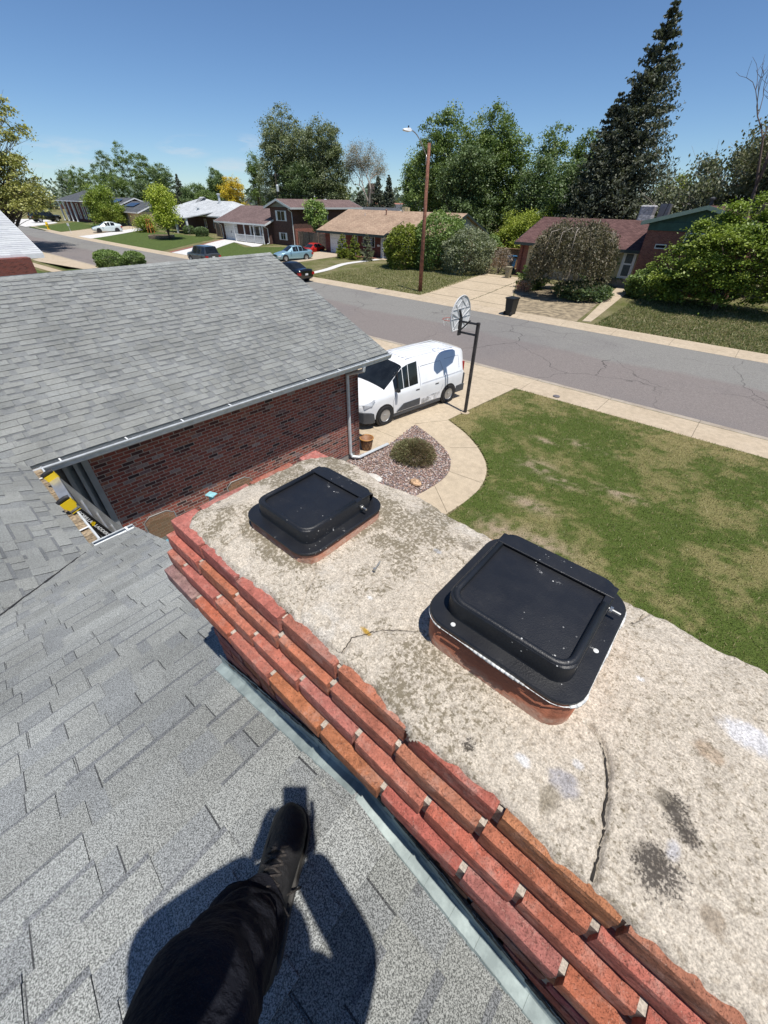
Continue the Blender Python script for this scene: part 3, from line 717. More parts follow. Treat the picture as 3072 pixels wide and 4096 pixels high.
while s_ < Lb-.2: c_ = A+Ub*s_-Wb*.05; b.box(-.05, .05, -.045, .045, -.02, r_.uniform(.005, .022), M=Matrix.Translation((c_.x, c_.y, EZ-.045)) @ Matrix.Rotation(atan2(Ub.y, Ub.x)+r_.uniform(-.1, .1), 4, 'Z'), col=(r_.uniform(.7, 1.15),)*3); s_ += .07
b.build('gutter_debris', simple('gutter_silt', (.26, .20, .13), .95, var=.4, scale=30, attr=True), house)
gutter('gutter', (XE, D.y+.03, EZ), (XE, YE, EZ), (-1, 0, 0), .3)
# drip edge / fascia boards seen in the shade
b = MB(); b.prism([tuple(A-Ug*.0+Vector((0, 0, -.17))), tuple(B_+Vector((0, 0, -.17))), tuple(B_+Vector((0, 0, -.005))), tuple(A+Vector((0, 0, -.005)))], tuple(Wg*.02)); b.build('fascia', M_fascia, house)
b = MB()   # soffit
b.prism([gp(0, .02, EZ-.16), gp(Lg, .02, EZ-.16), gp(Lg, wx+.1, EZ-.16), gp(0, wx+.1, EZ-.16)], (0, 0, -.015)); b.build('soffit', M_greytrim, house)
# rake boards
b = MB()
for s in (0,):
    p0 = B_+Ug*.0; p1 = B_+Wg*RUN+Vector((0, 0, RUN*SL)); p2 = B_+Wg*2*RUN
    b.prism([tuple(p0+Vector((0, 0, -.02))), tuple(p1+Vector((0, 0, -.02))), tuple(p2+Vector((0, 0, -.02))), tuple(p2+Vector((0, 0, -.2))), tuple(p1+Vector((0, 0, -.2))), tuple(p0+Vector((0, 0, -.2)))], tuple(Ug*.02))
b.build('rake_board', M_greytrim, house)
# downspout
bx = MB()
def rect_tube(b, pts, a=.04, c=.03):
    b.tube(pts, sqrt(a*a+c*c), 4)
ux = (Vector(atX(1392, 1700, -7.32))-A).dot(Ug); o_ = wx-.05
us = Lg-1.15
t0 = A+Ug*(Lg-.95)-Wg*.06
wp = A+Ug*ux+Wg*(wx-.055)
pts = [(t0.x, t0.y, EZ-.13), (t0.x, t0.y, EZ-.22), (wp.x, wp.y, EZ-.42), (wp.x, wp.y, 1.6), (wp.x, wp.y, .75), (wp.x, wp.y, .22)]
pe_ = atZ(1552, 1776, .07)
bx.tube(pts+[(wp.x+.05, wp.y+.02, .12), (wp.x+.2, wp.y+.16, .1), (pe_[0], pe_[1], .07)], .05, 6)
bx.build('downspout', M_whitemetal, house, bevel=.004)

# ================================================================== CHIMNEY
M_cb = None
k = NM('chimney_brick'); co = k.coord(); at = k.N('ShaderNodeAttribute', attribute_name='Col')
c = k.mix(1.0, at.outputs['Color'], k.noise(co, 35, detail=7, rough=.75, lo=.3, hi=.7, a=.58, b=1.3), 'MULTIPLY')
c = k.mix(k.noise(co, 14, detail=8, rough=.75, lo=.50, hi=.70, b=.55), c, (.60, .42, .36))          # lime bloom
c = k.mix(k.noise(co, 260, detail=2, lo=.66, hi=.74, b=.6), c, (.6, .42, .33))
c = k.mix(k.noise(co, 150, detail=3, lo=.58, hi=.70, b=.6), c, (.10, .045, .035))
h_ = k.math('ADD', k.noise(co, 120, detail=6, rough=.7, lo=.2, hi=.8), k.math('MULTIPLY', k.noise(co, 420, detail=2, lo=.6, hi=.7), -.5))
M_cb = k.out(c, .92, k.bump(h_, 1.0, .006), 0, .2)
M_mort = concrete_mat('old_mortar', (.44, .39, .33), (.25, .21, .17), .5, 1.5, 3)
def rbrick(b, x0, x1, y0, y1, z0, z1, col, r=.0042, sd=0, chip=False, rotz=0.0):
    nx_ = max(4, int((x1-x0)/.014)); ny_ = max(3, int((y1-y0)/.02)); nz_ = 5
    R_ = random.Random(sd); ph = R_.uniform(0, 100); cx_, cy_, cz_ = (x0+x1)/2, (y0+y1)/2, (z0+z1)/2
    vid = {}; 
    def vert(i, j, kk):
        key = (i, j, kk)
        if key in vid: return vid[key]
        def sp(i_, n_, a_, c_):       # denser near edges
            t = i_/n_; t = .5-.5*cos(pi*t)*(.75)-(0)*.0 if 0 < i_ < n_ else (0 if i_ == 0 else 1); return a_+(c_-a_)*t
        p = Vector((sp(i, nx_, x0, x1), sp(j, ny_, y0, y1), sp(kk, nz_, z0, z1)))
        q = Vector((min(max(p.x, x0+r), x1-r), min(max(p.y, y0+r), y1-r), min(max(p.z, z0+r), z1-r)))
        dlt = p-q
        if dlt.length > 1e-9: p = q+dlt.normalized()*r*min(1, dlt.length/r)
        n1 = float(fbm(p.x*45+ph, p.z*70+p.y*40, 1, 3))-.5; n2 = float(fbm(p.x*18+ph, p.y*30+p.z*20, 2, 2))-.5
        ndir = (p-Vector((cx_, cy_, cz_))); ndir = Vector((ndir.x/(x1-x0), ndir.y/(y1-y0), ndir.z/(z1-z0)))
        m = max(abs(ndir.x), abs(ndir.y), abs(ndir.z)); nd = Vector((0, 0, 0))
        if abs(ndir.y) > m*.8: nd.y = math.copysign(1, ndir.y)
        if abs(ndir.z) > m*.8: nd.z = math.copysign(1, ndir.z)
        if abs(ndir.x) > m*.93: nd.x = math.copysign(1, ndir.x)
        p += nd*(n1*.0022+n2*.0016)
        if chip and p.z > z1-.02 and p.y < y0+.03:
            cc = float(fbm(p.x*22+ph*3, 0, 9, 2)); e = min(.010, max(0, cc-.56)*.12); p.z -= e; p.y += e*.9
        if rotz:
            dx, dy = p.x-cx_, p.y-cy_; p.x, p.y = cx_+dx*cos(rotz)-dy*sin(rotz), cy_+dx*sin(rotz)+dy*cos(rotz)
        vid[key] = len(b.v); b.v.append(tuple(p)); return vid[key]
    def face(a, c_, d_, e_): b.f.append([a, c_, d_, e_]); b.m.append(0); b.c.append(col)
    for i in range(nx_):
        for j in range(ny_):
            face(vert(i, j, nz_), vert(i+1, j, nz_), vert(i+1, j+1, nz_), vert(i, j+1, nz_)); face(vert(i, j, 0), vert(i, j+1, 0), vert(i+1, j+1, 0), vert(i+1, j, 0))
        for kk in range(nz_):
            face(vert(i, 0, kk), vert(i+1, 0, kk), vert(i+1, 0, kk+1), vert(i, 0, kk+1)); face(vert(i+1, ny_, kk), vert(i, ny_, kk), vert(i, ny_, kk+1), vert(i+1, ny_, kk+1))
    for j in range(ny_):
        for kk in range(nz_):
            face(vert(0, j+1, kk), vert(0, j, kk), vert(0, j, kk+1), vert(0, j+1, kk+1)); face(vert(nx_, j, kk), vert(nx_, j+1, kk), vert(nx_, j+1, kk+1), vert(nx_, j, kk+1))
BC = [(.50, .175, .115), (.52, .185, .125), (.49, .165, .115), (.53, .20, .12), (.49, .18, .13), (.47, .16, .115), (.52, .19, .135), (.45, .17, .135)]
b = MB(); mb = MB(); rr = random.Random(21)
CX0, CX1, CYF = -1.245, 1.30, .957
PITCHB = .2105
courses = [(5.140, 5.078, .303), (5.071, 5.012, .283), (5.003, 4.945, .259), (4.937, 4.880, .232)]
offs = [0.075, .0, .105, .03]
for ci, (zt, zb, yf) in enumerate(courses):
    x = CX0+(.0 if ci != 0 else .03); first = True; yb2 = CYF+(.303-yf)
    lead = [.09, .20, .10, .20][ci]
    mb.box(CX0+(.045 if ci == 0 else .012), CX1, yf+.014, yb2-(.05 if ci == 0 else .012), zb-.010, zt-(.012 if ci == 0 else .004))
    bi = 0
    while x < CX1:
        L_ = (lead if first else PITCHB-.0115)+rr.uniform(-.006, .006)
        if first and ci == 0: L_ = .19
        col = list(rr.choice(BC)); 
        if rr.random() < .04: col = [.30, .18, .15]
        if ci == 3 and rr.random() < .35: col = [.46, .17, .095]
        col = tuple(v*rr.uniform(.98, 1.2) for v in col)
        rbrick(b, x, x+L_, yf+rr.uniform(-.002, .004), yf+.095, zb, zt, col, sd=rr.randint(0, 9999), chip=(ci > 0 and rr.random() < .12), rotz=rr.uniform(-.004, .004))
        if ci == 0 or bi < 2: pass
        rbrick(b, x, x+L_, yb2-.095, yb2, zb, zt, col, sd=rr.randint(0, 9999)) if (bi < 14) else None
        x += L_+rr.uniform(.009, .012); first = False; bi += 1
    y = yf+.107                                # left end bricks
    while y < yb2-.2:
        col = tuple(v*rr.uniform(.88, 1.12) for v in rr.choice(BC)); rbrick(b, CX0+(0 if ci else .03), CX0+.095, y, min(y+.195, yb2-.107), zb, zt, col, sd=rr.randint(0, 9999)); y += .207
# shaft: face bricks down to the roof, then to the ground on the gable side
SX0, SY0, SY1 = -1.168, .287, .905
zt = 4.871; row = 0
while zt > 4.05:
    x = SX0+(0 if row % 2 else -.0); first = row % 2
    mb.box(SX0+.01, CX1-.07, SY0+.010, SY1-.01, zt-.069, zt-.0005)
    ln = .195 if not first else .09
    while x < CX1-.1:
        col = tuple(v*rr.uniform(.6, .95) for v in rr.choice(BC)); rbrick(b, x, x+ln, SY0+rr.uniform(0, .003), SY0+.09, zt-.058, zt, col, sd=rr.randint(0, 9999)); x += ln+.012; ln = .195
    y = SY0+.1
    while y < SY1-.1:
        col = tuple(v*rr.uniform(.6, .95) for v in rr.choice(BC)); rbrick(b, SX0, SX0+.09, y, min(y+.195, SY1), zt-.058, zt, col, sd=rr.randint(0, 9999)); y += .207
    zt -= .0685; row += 1
b.m = [0]*len(b.f)
nb = len(b.f)
base = len(b.v); b.v.extend(mb.v); b.f.extend([[i+base for i in f] for f in mb.f]); b.m.extend([1]*len(mb.f)); b.c.extend(mb.c)
b.box(SX0, CX1-.06, SY0, SY1, 0, zt+.02, 2)
chim = b.build('chimney', [M_cb, M_mort, M_gbrick], house, smooth=False, fixn=False)

# crown: cast slab with ragged edge, cracks, lichen
st = .003
gx, gy = np.meshgrid(np.arange(-1.21, 1.30, st), np.arange(.30, .985, st), indexing='ij')
X0c, X1c, Y0c, Y1c = -1.178, 1.5, .322, .962
xx = gx+.03*(fbm(gx*7, gy*7, 41, 4)-.5)+.008*(fbm(gx*40, gy*40, 42, 2)-.5); yy = gy+.045*(fbm(gx*6+9, gy*6, 43, 4)-.5)+.014*(fbm(gx*40, gy*40, 44, 2)-.5)
def rb_sdf(x, y, rl_near, rl_far):
    r = np.where(y > (Y0c+Y1c)/2, rl_far, rl_near)
    hx, hy = (X1c-X0c)/2, (Y1c-Y0c)/2; cx_, cy_ = (X0c+X1c)/2, (Y0c+Y1c)/2
    qx = np.abs(x-cx_)-hx+r; qy = np.abs(y-cy_)-hy+r
    return -(np.hypot(np.maximum(qx, 0), np.maximum(qy, 0))+np.minimum(np.maximum(qx, qy), 0)-r)
sd = rb_sdf(xx, yy, .07, .13)
def poly_dist(x, y, P):
    dm = np.full(x.shape, 9.0)
    for i in range(len(P)-1):
        ax, ay = P[i][:2]; bx_, by_ = P[i+1][:2]; vx, vy = bx_-ax, by_-ay; t = np.clip(((x-ax)*vx+(y-ay)*vy)/(vx*vx+vy*vy), 0, 1)
        dm = np.minimum(dm, np.hypot(x-ax-vx*t, y-ay-vy*t))
    return dm
def Zc(*L): return [tuple(atZ(x, y, 5.165)[:2]) for x, y in L]
cracks = [(Zc((2372, 3570), (2384, 3515), (2405, 3430), (2421, 3300), (2424, 3184), (2427, 3100), (2418, 3015), (2398, 2960), (2350, 2900)), .0060, .010),
          (Zc((1260, 2540), (1366, 2600), (1408, 2545), (1530, 2525), (1700, 2530)), .0050, .005),
          (Zc((1205, 2500), (1200, 2420), (1230, 2360), (1260, 2300), (1240, 2250)), .004, .006),
          (Zc((2520, 2500), (2560, 2470), (2600, 2440)), .004, .010),
          (Zc((860, 2240), (880, 2180), (930, 2150), (980, 2130)), .004, .005), (Zc((1330, 1920), (1370, 1890), (1430, 1850)), .003, .006)]
wxn = .010*(fbm(gx*28, gy*28, 51, 3)-.5); wyn = .010*(fbm(gx*28, gy*28, 52, 3)-.5)
zt = 5.168+.012*(fbm(gx*3.2, gy*3.2, 45, 4)-.5)+.0045*(fbm(gx*22, gy*22, 46, 4)-.5)+.0020*(fbm(gx*90, gy*90, 47, 2)-.5)
zt = zt-.016+.022*sst(0, .13, sd)
drop = np.clip(1-sd/.014, 0, 1.3); zt = zt-.013*drop**1.8
crk = np.zeros_like(gx)
for P, wdt, dep in cracks:
    dd_ = poly_dist(gx+wxn, gy+wyn, P); g_ = np.exp(-(dd_/wdt)**2)*(.6+.5*fbm(gx*30, gy*30, 61, 2)); zt -= dep*g_; crk = np.maximum(crk, g_*(dep/.02)**.5)
V = np.stack([gx, gy, zt], -1).reshape(-1, 3); nx, ny = gx.shape; idx = np.arange(nx*ny).reshape(nx, ny)
ok = sd > -.004; okc = ok[:-1, :-1] & ok[1:, 1:] & ok[1:, :-1] & ok[:-1, 1:]
F = np.stack([idx[:-1, :-1], idx[1:, :-1], idx[1:, 1:], idx[:-1, 1:]], -1)[okc]
base = np.broadcast_to(np.array([.545, .485, .40]), gx.shape+(3,)).copy()
n_f = fbm(gx*130, gy*130, 71, 3); n_m = fbm(gx*38, gy*38, 72, 4); n_b = fbm(gx*5.5, gy*5.5, 73, 4)
lich_zone = np.clip(sst(.33, .58, n_b)+.15, 0, 1)*(1-.55*sst(-.45, .1, gx))            # lichen lives mostly on the far half
lich = lich_zone*sst(.44, .58, n_m*.55+n_f*.45)
base = mixc(base, np.array([.30, .265, .20]), np.clip(lich*.35, 0, 1)); mlich = np.clip(lich_zone*(.55+.45*n_m), 0, 1); msoot = np.zeros_like(gx)
spk = sst(.60, .70, n_f)*.40; base = mixc(base, np.array([.24, .19, .13]), spk)
wht = sst(.58, .72, fbm(gx*4+7, gy*4, 75, 5))*sst(.4, .6, n_m)*.3; base = mixc(base, np.array([.66, .64, .60]), wht)
spots = [(2637, 3487, .044, .040, (.035, .028, .026), 1.0), (2610, 3430, .03, .025, (.04, .033, .03), .9), (2700, 3250, .026, .040, (.10, .09, .065), .9), (2660, 3200, .02, .02, (.15, .13, .10), .8), (2745, 3340, .022, .020, (.03, .025, .024), .95), (2760, 3365, .02, .014, (.05, .045, .04), .8),
         (1015, 1870, .022, .014, (.09, .08, .055), 1.0), (865, 1995, .016, .011, (.09, .08, .055), .9), (1880, 2970, .014, .017, (.07, .065, .055), 1.0), (2255, 3130, .030, .024, (.34, .33, .35), .8), (2092, 3037, .018, .011, (.62, .62, .62), .85), (2205, 3190, .02, .03, (.20, .17, .12), .7), (2310, 3060, .012, .01, (.6, .6, .6), .7),
         (1750, 2210, .016, .010, (.40, .41, .43), .8), (1870, 2190, .03, .018, (.14, .12, .09), .6), (3000, 2960, .06, .035, (.62, .62, .64), .8), (1465, 2525, .020, .006, (.42, .26, .05), 1.0), (2826, 3014, .03, .02, (.35, .24, .15), .5), (2560, 2720, .010, .006, (.72, .72, .72), .9), (2690, 3400, .012, .02, (.45, .45, .48), .7),
         (1480, 2395, .010, .006, (.7, .7, .68), .8), (1010, 2120, .010, .006, (.72, .7, .66), .7), (1050, 1850, .02, .012, (.13, .11, .08), .7), (1400, 1830, .05, .02, (.16, .135, .10), .6), (2860, 3680, .02, .02, (.2, .15, .1), .6)]
for px, py, rx, ry, cc, am in spots:
    P = atZ(px, py, 5.168); f_ = np.exp(-(((gx-P[0])/rx)**2+((gy-P[1])/ry)**2)**1.3)
    if max(cc) < .101: msoot = np.maximum(msoot, am*f_*(.75+.5*n_m)); am *= .25
    base = mixc(base, np.array(cc), np.clip(am*sst(.22, .70, f_*(.25+1.3*(.45*n_m+.55*n_f))), 0, 1))
base = mixc(base, np.array([.07, .06, .05]), np.clip(crk*.35, 0, 1))
k = NM('weathered_crown'); co = k.coord(); at = k.N('ShaderNodeAttribute', attribute_name='Col')
c = k.mix(1.0, at.outputs['Color'], k.noise(co, 240, detail=3, rough=.75, lo=.33, hi=.67, a=.60, b=1.22), 'MULTIPLY')
c = k.mix(1.0, c, k.noise(co, 60, detail=4, rough=.7, a=.84, b=1.10), 'MULTIPLY')
c = k.mix(k.noise(co, 170, detail=4, rough=.8, lo=.58, hi=.66, b=.6), c, (.15, .12, .085))
c = k.mix(k.noise(co, 95, detail=5, rough=.8, lo=.60, hi=.70, b=.45), c, (.13, .11, .08))
mk = k.N('ShaderNodeAttribute', attribute_name='Mask'); sm = k.N('ShaderNodeSeparateXYZ'); k.L(mk.outputs['Vector'], sm.inputs[0])
nl = k.noise(co, 105, detail=6, rough=.72, lo=.34, hi=.66, a=0, b=1); ns = k.noise(co, 210, detail=3, rough=.7, lo=.32, hi=.68, a=0, b=1)
ml = k.math('MULTIPLY', k.math('SUBTRACT', k.math('MULTIPLY', sm.outputs['Y'], .92), nl), 4.5, True)
c = k.mix(k.math('MULTIPLY', ml, .85), c, (.155, .13, .085))
ms2 = k.math('MULTIPLY', k.math('SUBTRACT', k.math('MULTIPLY', sm.outputs['X'], .95), ns), 3, True)
c = k.mix(k.math('MULTIPLY', ms2, .85), c, (.05, .043, .038))
M_crown = k.out(c, .92, k.bump(k.noise(co, 260, detail=4, rough=.7, lo=.2, hi=.8), .55, .003), 0, .2)
crown = np_mesh('crown', V, F, None, M_crown, chim, smooth=True, vcols=base.reshape(-1, 3))
crown.location = (0, 0, 0)
ma = crown.data.color_attributes.new('Mask', 'FLOAT_COLOR', 'POINT'); mv = np.ones((gx.size, 4), np.float32); mv[:, 0] = np.clip(msoot, 0, 1).ravel(); mv[:, 1] = mlich.ravel(); mv[:, 2] = 0; ma.data.foreach_set('color', mv.ravel())
def crown_z(x, y):
    i = int(np.clip((x+1.21)/st, 0, gx.shape[0]-1)); j = int(np.clip((y-.30)/st, 0, gx.shape[1]-1)); return float(zt[i, j])
for ci_, (P, wdt, dep) in enumerate(cracks):
    if ci_ in (2, 4, 5): continue
    b = MB(); L_ = []; 
    for i in range(len(P)-1):
        a_, c_ = Vector(P[i][:2]), Vector(P[i+1][:2]); m_ = max(2, int((c_-a_).length/.004))
        for j in range(m_):
            pt = a_+(c_-a_)*(j/m_)
            if float(rb_sdf(np.array([pt.x]), np.array([pt.y]), .07, .13)[0]) > -.001: L_.append(pt)
    top = []; n_ = len(L_)
    for i in range(n_-1):
        t_ = (L_[min(i+1, n_-1)]-L_[max(i-1, 0)]).normalized(); nn_ = Vector((-t_.y, t_.x)); s_ = i*.004
        off = .010*(float(fbm(s_*30, ci_*5+1, 3, 4))-.5)+.005*(float(fbm(s_*140, ci_*5+2, 3, 2))-.5)
        w_ = (.0036 if ci_ == 0 else .0019)*(.25+1.5*float(fbm(s_*45, ci_+9, 4, 3)))*min(1, (n_-i)/22, 1 if ci_ == 0 else (i+3)/20)
        p_ = L_[i]+nn_*off; q1, q2 = p_+nn_*w_*.5, p_-nn_*w_*.5; top.append(((q1.x, q1.y, max(crown_z(q1.x, q1.y), crown_z(p_.x, p_.y))+.0009), (q2.x, q2.y, max(crown_z(q2.x, q2.y), crown_z(p_.x, p_.y))+.0009)))
    for i in range(len(top)-1): b.quad(top[i][0], top[i+1][0], top[i+1][1], top[i][1])
    b.build('crack', simple('crack_dirt', (.022, .019, .016), .95), chim, world=False)

# flue tiles with black locking caps
M_clay = None
k = NM('clay_flue'); co = k.coord()
c = k.mix(k.noise(co, 5, detail=5, lo=.4, hi=.65), (.37, .135, .075), (.27, .10, .06))
sp = k.N('ShaderNodeSeparateXYZ'); k.L(co, sp.inputs[0])
lowz = k.N('ShaderNodeMapRange'); k.L(k.math('ADD', sp.outputs['Z'], k.noise(co, 25, detail=5, lo=0, hi=1, a=-.02, b=.02)), lowz.inputs[0]); lowz.inputs[1].default_value = 5.205; lowz.inputs[2].default_value = 5.185; lowz.inputs[3].default_value = 0; lowz.inputs[4].default_value = .75
c = k.mix(k.math('MULTIPLY', lowz.outputs[0], k.noise(co, 70, detail=4, lo=.3, hi=.6, a=.2, b=1)), c, (.42, .30, .23))
M_clay = k.out(c, .82, k.bump(k.noise(co, 90, detail=5), .3, .004), 0, .3)
M_cap = None
k = NM('black_powder_coat'); co = k.coord()
c = k.mix(k.noise(co, 11, detail=9, rough=.82, lo=.635, hi=.69, b=.9), (.010, .011, .014), (.42, .42, .41))
c = k.mix(k.noise(co, 30, detail=5, rough=.8, lo=.55, hi=.8, b=.25), c, (.05, .045, .04))
vf = k.N('ShaderNodeTexVoronoi'); vf.inputs['Scale'].default_value = 62; k.L(co, vf.inputs['Vector'])
fk = k.math('MULTIPLY', k.math('LESS_THAN', k.math('ADD', vf.outputs['Distance'], k.noise(co, 210, detail=3, lo=0, hi=1, a=-.16, b=.16)), .105), k.noise(co, 9, detail=3, lo=.58, hi=.64))
c = k.mix(fk, c, (.55, .55, .53))
M_cap = k.out(c, k.noise(co, 12, detail=4, a=.36, b=.5), k.bump(k.noise(co, 380, detail=2), .18, .002), 0, .5)
def rrect(cx_, cy_, hx, hy, r, z, n=6, wob=0):
    pts = []
    for (sx, sy, a0) in ((1, 1, 0), (-1, 1, pi/2), (-1, -1, pi), (1, -1, 3*pi/2)):
        for i in range(n+1):
            a_ = a0+pi/2*i/n; pts.append((cx_+sx*(hx-r)+r*cos(a_), cy_+sy*(hy-r)+r*sin(a_), z))
    return pts
M_seal = simple('white_sealant', (.62, .63, .62), .6, var=.3, scale=40, bump=.3)
def flue_and_cap(cx_, cy_, hx, hy, ftop, label, seal, holes, rimh=.052):
    b = MB(); r = .055
    b.loft([rrect(cx_, cy_, hx-.004, hy-.004, r, 5.10), rrect(cx_, cy_, hx-.004, hy-.004, r, ftop-.004), rrect(cx_, cy_, hx-.008, hy-.008, r, ftop), rrect(cx_, cy_, hx-.024, hy-.024, r*.7, ftop), rrect(cx_, cy_, hx-.026, hy-.026, r*.7, 5.05)], caps=False)
    f = b.build('flue_tile', M_clay, chim, smooth=True, world=False); f.modifiers.new('e', 'EDGE_SPLIT').split_angle = radians(50)
    # mortar wash bonding the tile to the crown
    z = ftop+.001
    cap = empty('chimney_cap', (cx_, cy_, z), 0, label, 'chimney cap', 'black locking chimney caps')
    b = MB(); e = .0
    b.loft([rrect(0, 0, hx-.006, hy-.006, r, 0), rrect(0, 0, hx+e, hy+e, r+.004, .001), rrect(0, 0, hx+e, hy+e, r+.004, .006), rrect(0, 0, hx+e-.003, hy+e-.003, r, .009)])
    b.build('flange', M_cap, cap, world=False, smooth=True).modifiers.new('e', 'EDGE_SPLIT').split_angle = radians(40)
    # lid: tray with raised lip on three sides, hinge side (rear) open
    ix, iy = hx-.036, hy-.032; oy = .004
    b = MB(); zr = rimh
    b.loft([rrect(0, oy, ix+.002, iy+.002, .040, .0095), rrect(0, oy, ix, iy, .036, .013), rrect(0, oy, ix, iy, .036, zr-.002), rrect(0, oy, ix-.0015, iy-.0015, .035, zr), rrect(0, oy, ix-.016, iy-.016, .028, zr), rrect(0, oy, ix-.0175, iy-.0175, .027, zr-.007)])
    b.build('lid', M_cap, cap, world=False, smooth=True).modifiers.new('e', 'EDGE_SPLIT').split_angle = radians(50)
    rim = MB(); zr_ = zr; pts = [(-ix+.010, iy-.055, zr), (-ix+.010, -iy+.045+oy, zr)]
    for i in range(1, 6): a_ = pi+pi/2*i/6; pts.append((-ix+.045+.035*cos(a_), -iy+.045+oy+.035*sin(a_), zr))
    pts.append((-ix+.045, -iy+.010+oy, zr)); pts.append((ix-.045, -iy+.010+oy, zr))
    for i in range(1, 6): a_ = 3*pi/2+pi/2*i/6; pts.append((ix-.045+.035*cos(a_), -iy+.045+oy+.035*sin(a_), zr))
    pts += [(ix-.010, -iy+.045+oy, zr), (ix-.010, iy-.075, zr)]
    pts = [(a_[0], a_[1], zr-.0035) for a_ in pts]; rim.tube(pts, .0085, 10); rm = rim.build('lid_rim', M_cap, cap, world=False, smooth=True)
    hb = MB()   # rear hinge plate, laid over the back of the lid and down to the flange
    hb.loft([[(-ix-.001, iy-.05, zr+.0015), (ix+.001, iy-.05, zr+.0015), (ix+.001, iy-.05, zr-.004), (-ix-.001, iy-.05, zr-.004)], [(-ix-.001, iy-.012, zr+.001), (ix+.001, iy-.012, zr+.001), (ix+.001, iy-.012, zr-.004), (-ix-.001, iy-.012, zr-.004)], [(-ix+.01, iy+.012, zr-.018), (ix-.01, iy+.012, zr-.018), (ix-.01, iy+.006, zr-.02), (-ix+.01, iy+.006, zr-.02)], [(-ix+.02, hy-.012, .012), (ix-.02, hy-.012, .012), (ix-.02, hy-.018, .009), (-ix+.02, hy-.018, .009)]])
    hb.build('hinge_plate', M_cap, cap, world=False, bevel=.002)
    bt = MB(); bt.tube([(ix-.012, iy-.06, zr-.022), (ix+.026, iy-.062, zr-.022)], .0035, 8); bt.tube([(ix+.003, iy-.061, zr-.022), (ix+.009, iy-.061, zr-.022)], .0072, 6)
    bt.build('bolt', simple('zinc_bolt', (.55, .55, .53), .3, metal=.9, var=.1), cap, world=False)
    sc = MB(); rr = random.Random(int(cx_*100)+9)
    for (hx_, hy_) in holes: sc = MB(); sc.lathe([(.0055, .0088), (.0055, .0102), (.003, .0108)], 10, (hx_, hy_, 0)); sc.build('screw_hole', M_seal, cap, world=False)
    if seal:
        s_ = MB(); P = rrect(0, 0, hx+.001, hy+.001, r+.004, -.003, 8); n = len(P)
        for i in range(n):
            p, q = P[i], P[(i+1) % n]
            L_ = Vector(q)-Vector(p); m_ = max(1, int(L_.length/.01))
            for j in range(m_):
                a_ = Vector(p)+L_*(j/m_); c_ = Vector(p)+L_*((j+1)/m_); rad = max(.0008, .0100*(float(fbm(a_.x*22+3, a_.y*22, 5, 3))-.42))
                s_.tube([a_, c_], [rad, rad], 5)
        s_.build('sealant_bead', M_seal, cap, world=False, smooth=True)
    return cap
flue_and_cap(-.822, .622, .160, .175, 5.205, 'black locking metal cap on the low flue, farther from the boot', False, [], rimh=.055)
flue_and_cap(-.122, .664, .178, .180, 5.262, 'black locking metal cap on the taller flue, white sealant round its edge', True, [(-.10, -.163), (.158, -.02)], rimh=.055)

# step flashing along the near side
M_flash = None
k = NM('galvanised_flashing'); co = k.coord(); c = k.mix(k.noise(co, 8, detail=6, rough=.7, lo=.4, hi=.65), (.20, .24, .235), (.34, .40, .385))
M_flash = k.out(c, .55, k.bump(k.noise(co, 12, detail=3), .15, .006), .1, .4)
def roofz(x): return RZ-abs(x-RX)*MSL
b = MB(); x = SX0-.05; rr = random.Random(8); segs = []
while x < CX1-.06:
    L_ = .30 if segs else .42; x1 = min(x+L_, CX1-.05); segs.append((x, x1)); x = x1-.004
lastn = 0
for i, (xa, xb) in enumerate(segs):
    n_ = 14; up = []; 
    for j in range(n_+1):
        xx_ = xa+(xb-xa)*j/n_; zz_ = roofz(xx_); off = .001*(i % 2)
        hgt = .052+.012*(float(fbm(xx_*34, 2, 6, 3))-.5)+(.01 if xx_ < -.8 else 0)
        up.append([(xx_, SY0-.050-off, zz_+.004), (xx_, SY0-.046-off, zz_+.014+off), (xx_, SY0-.012-off, zz_+.019+off), (xx_, SY0-.006-off, zz_+.028), (xx_, SY0-.004-off+.004*(float(fbm(xx_*20, 5, 3))-.5), zz_+.02+hgt)])
    for j in range(n_):
        for q in range(4): b.quad(up[j][q], up[j+1][q], up[j+1][q+1], up[j][q+1])
fl = b.build('flashing', M_flash, chim, world=False)
fl.modifiers.new('solid', 'SOLIDIFY').thickness = .0015
b = MB()      # dirt and old tar line above the flashing
for i in range(60):
    xx_ = SX0+.0+i*(CX1-SX0-.1)/60; b.tube([(xx_, SY0-.003, roofz(xx_)+.066), (xx_+.045, SY0-.003, roofz(xx_+.045)+.066)], .004+.004*rr.random(), 5)
b.build('tar_bead', simple('old_tar', (.06, .055, .045), .8, var=.5, scale=60, bump=.5), chim, world=False)

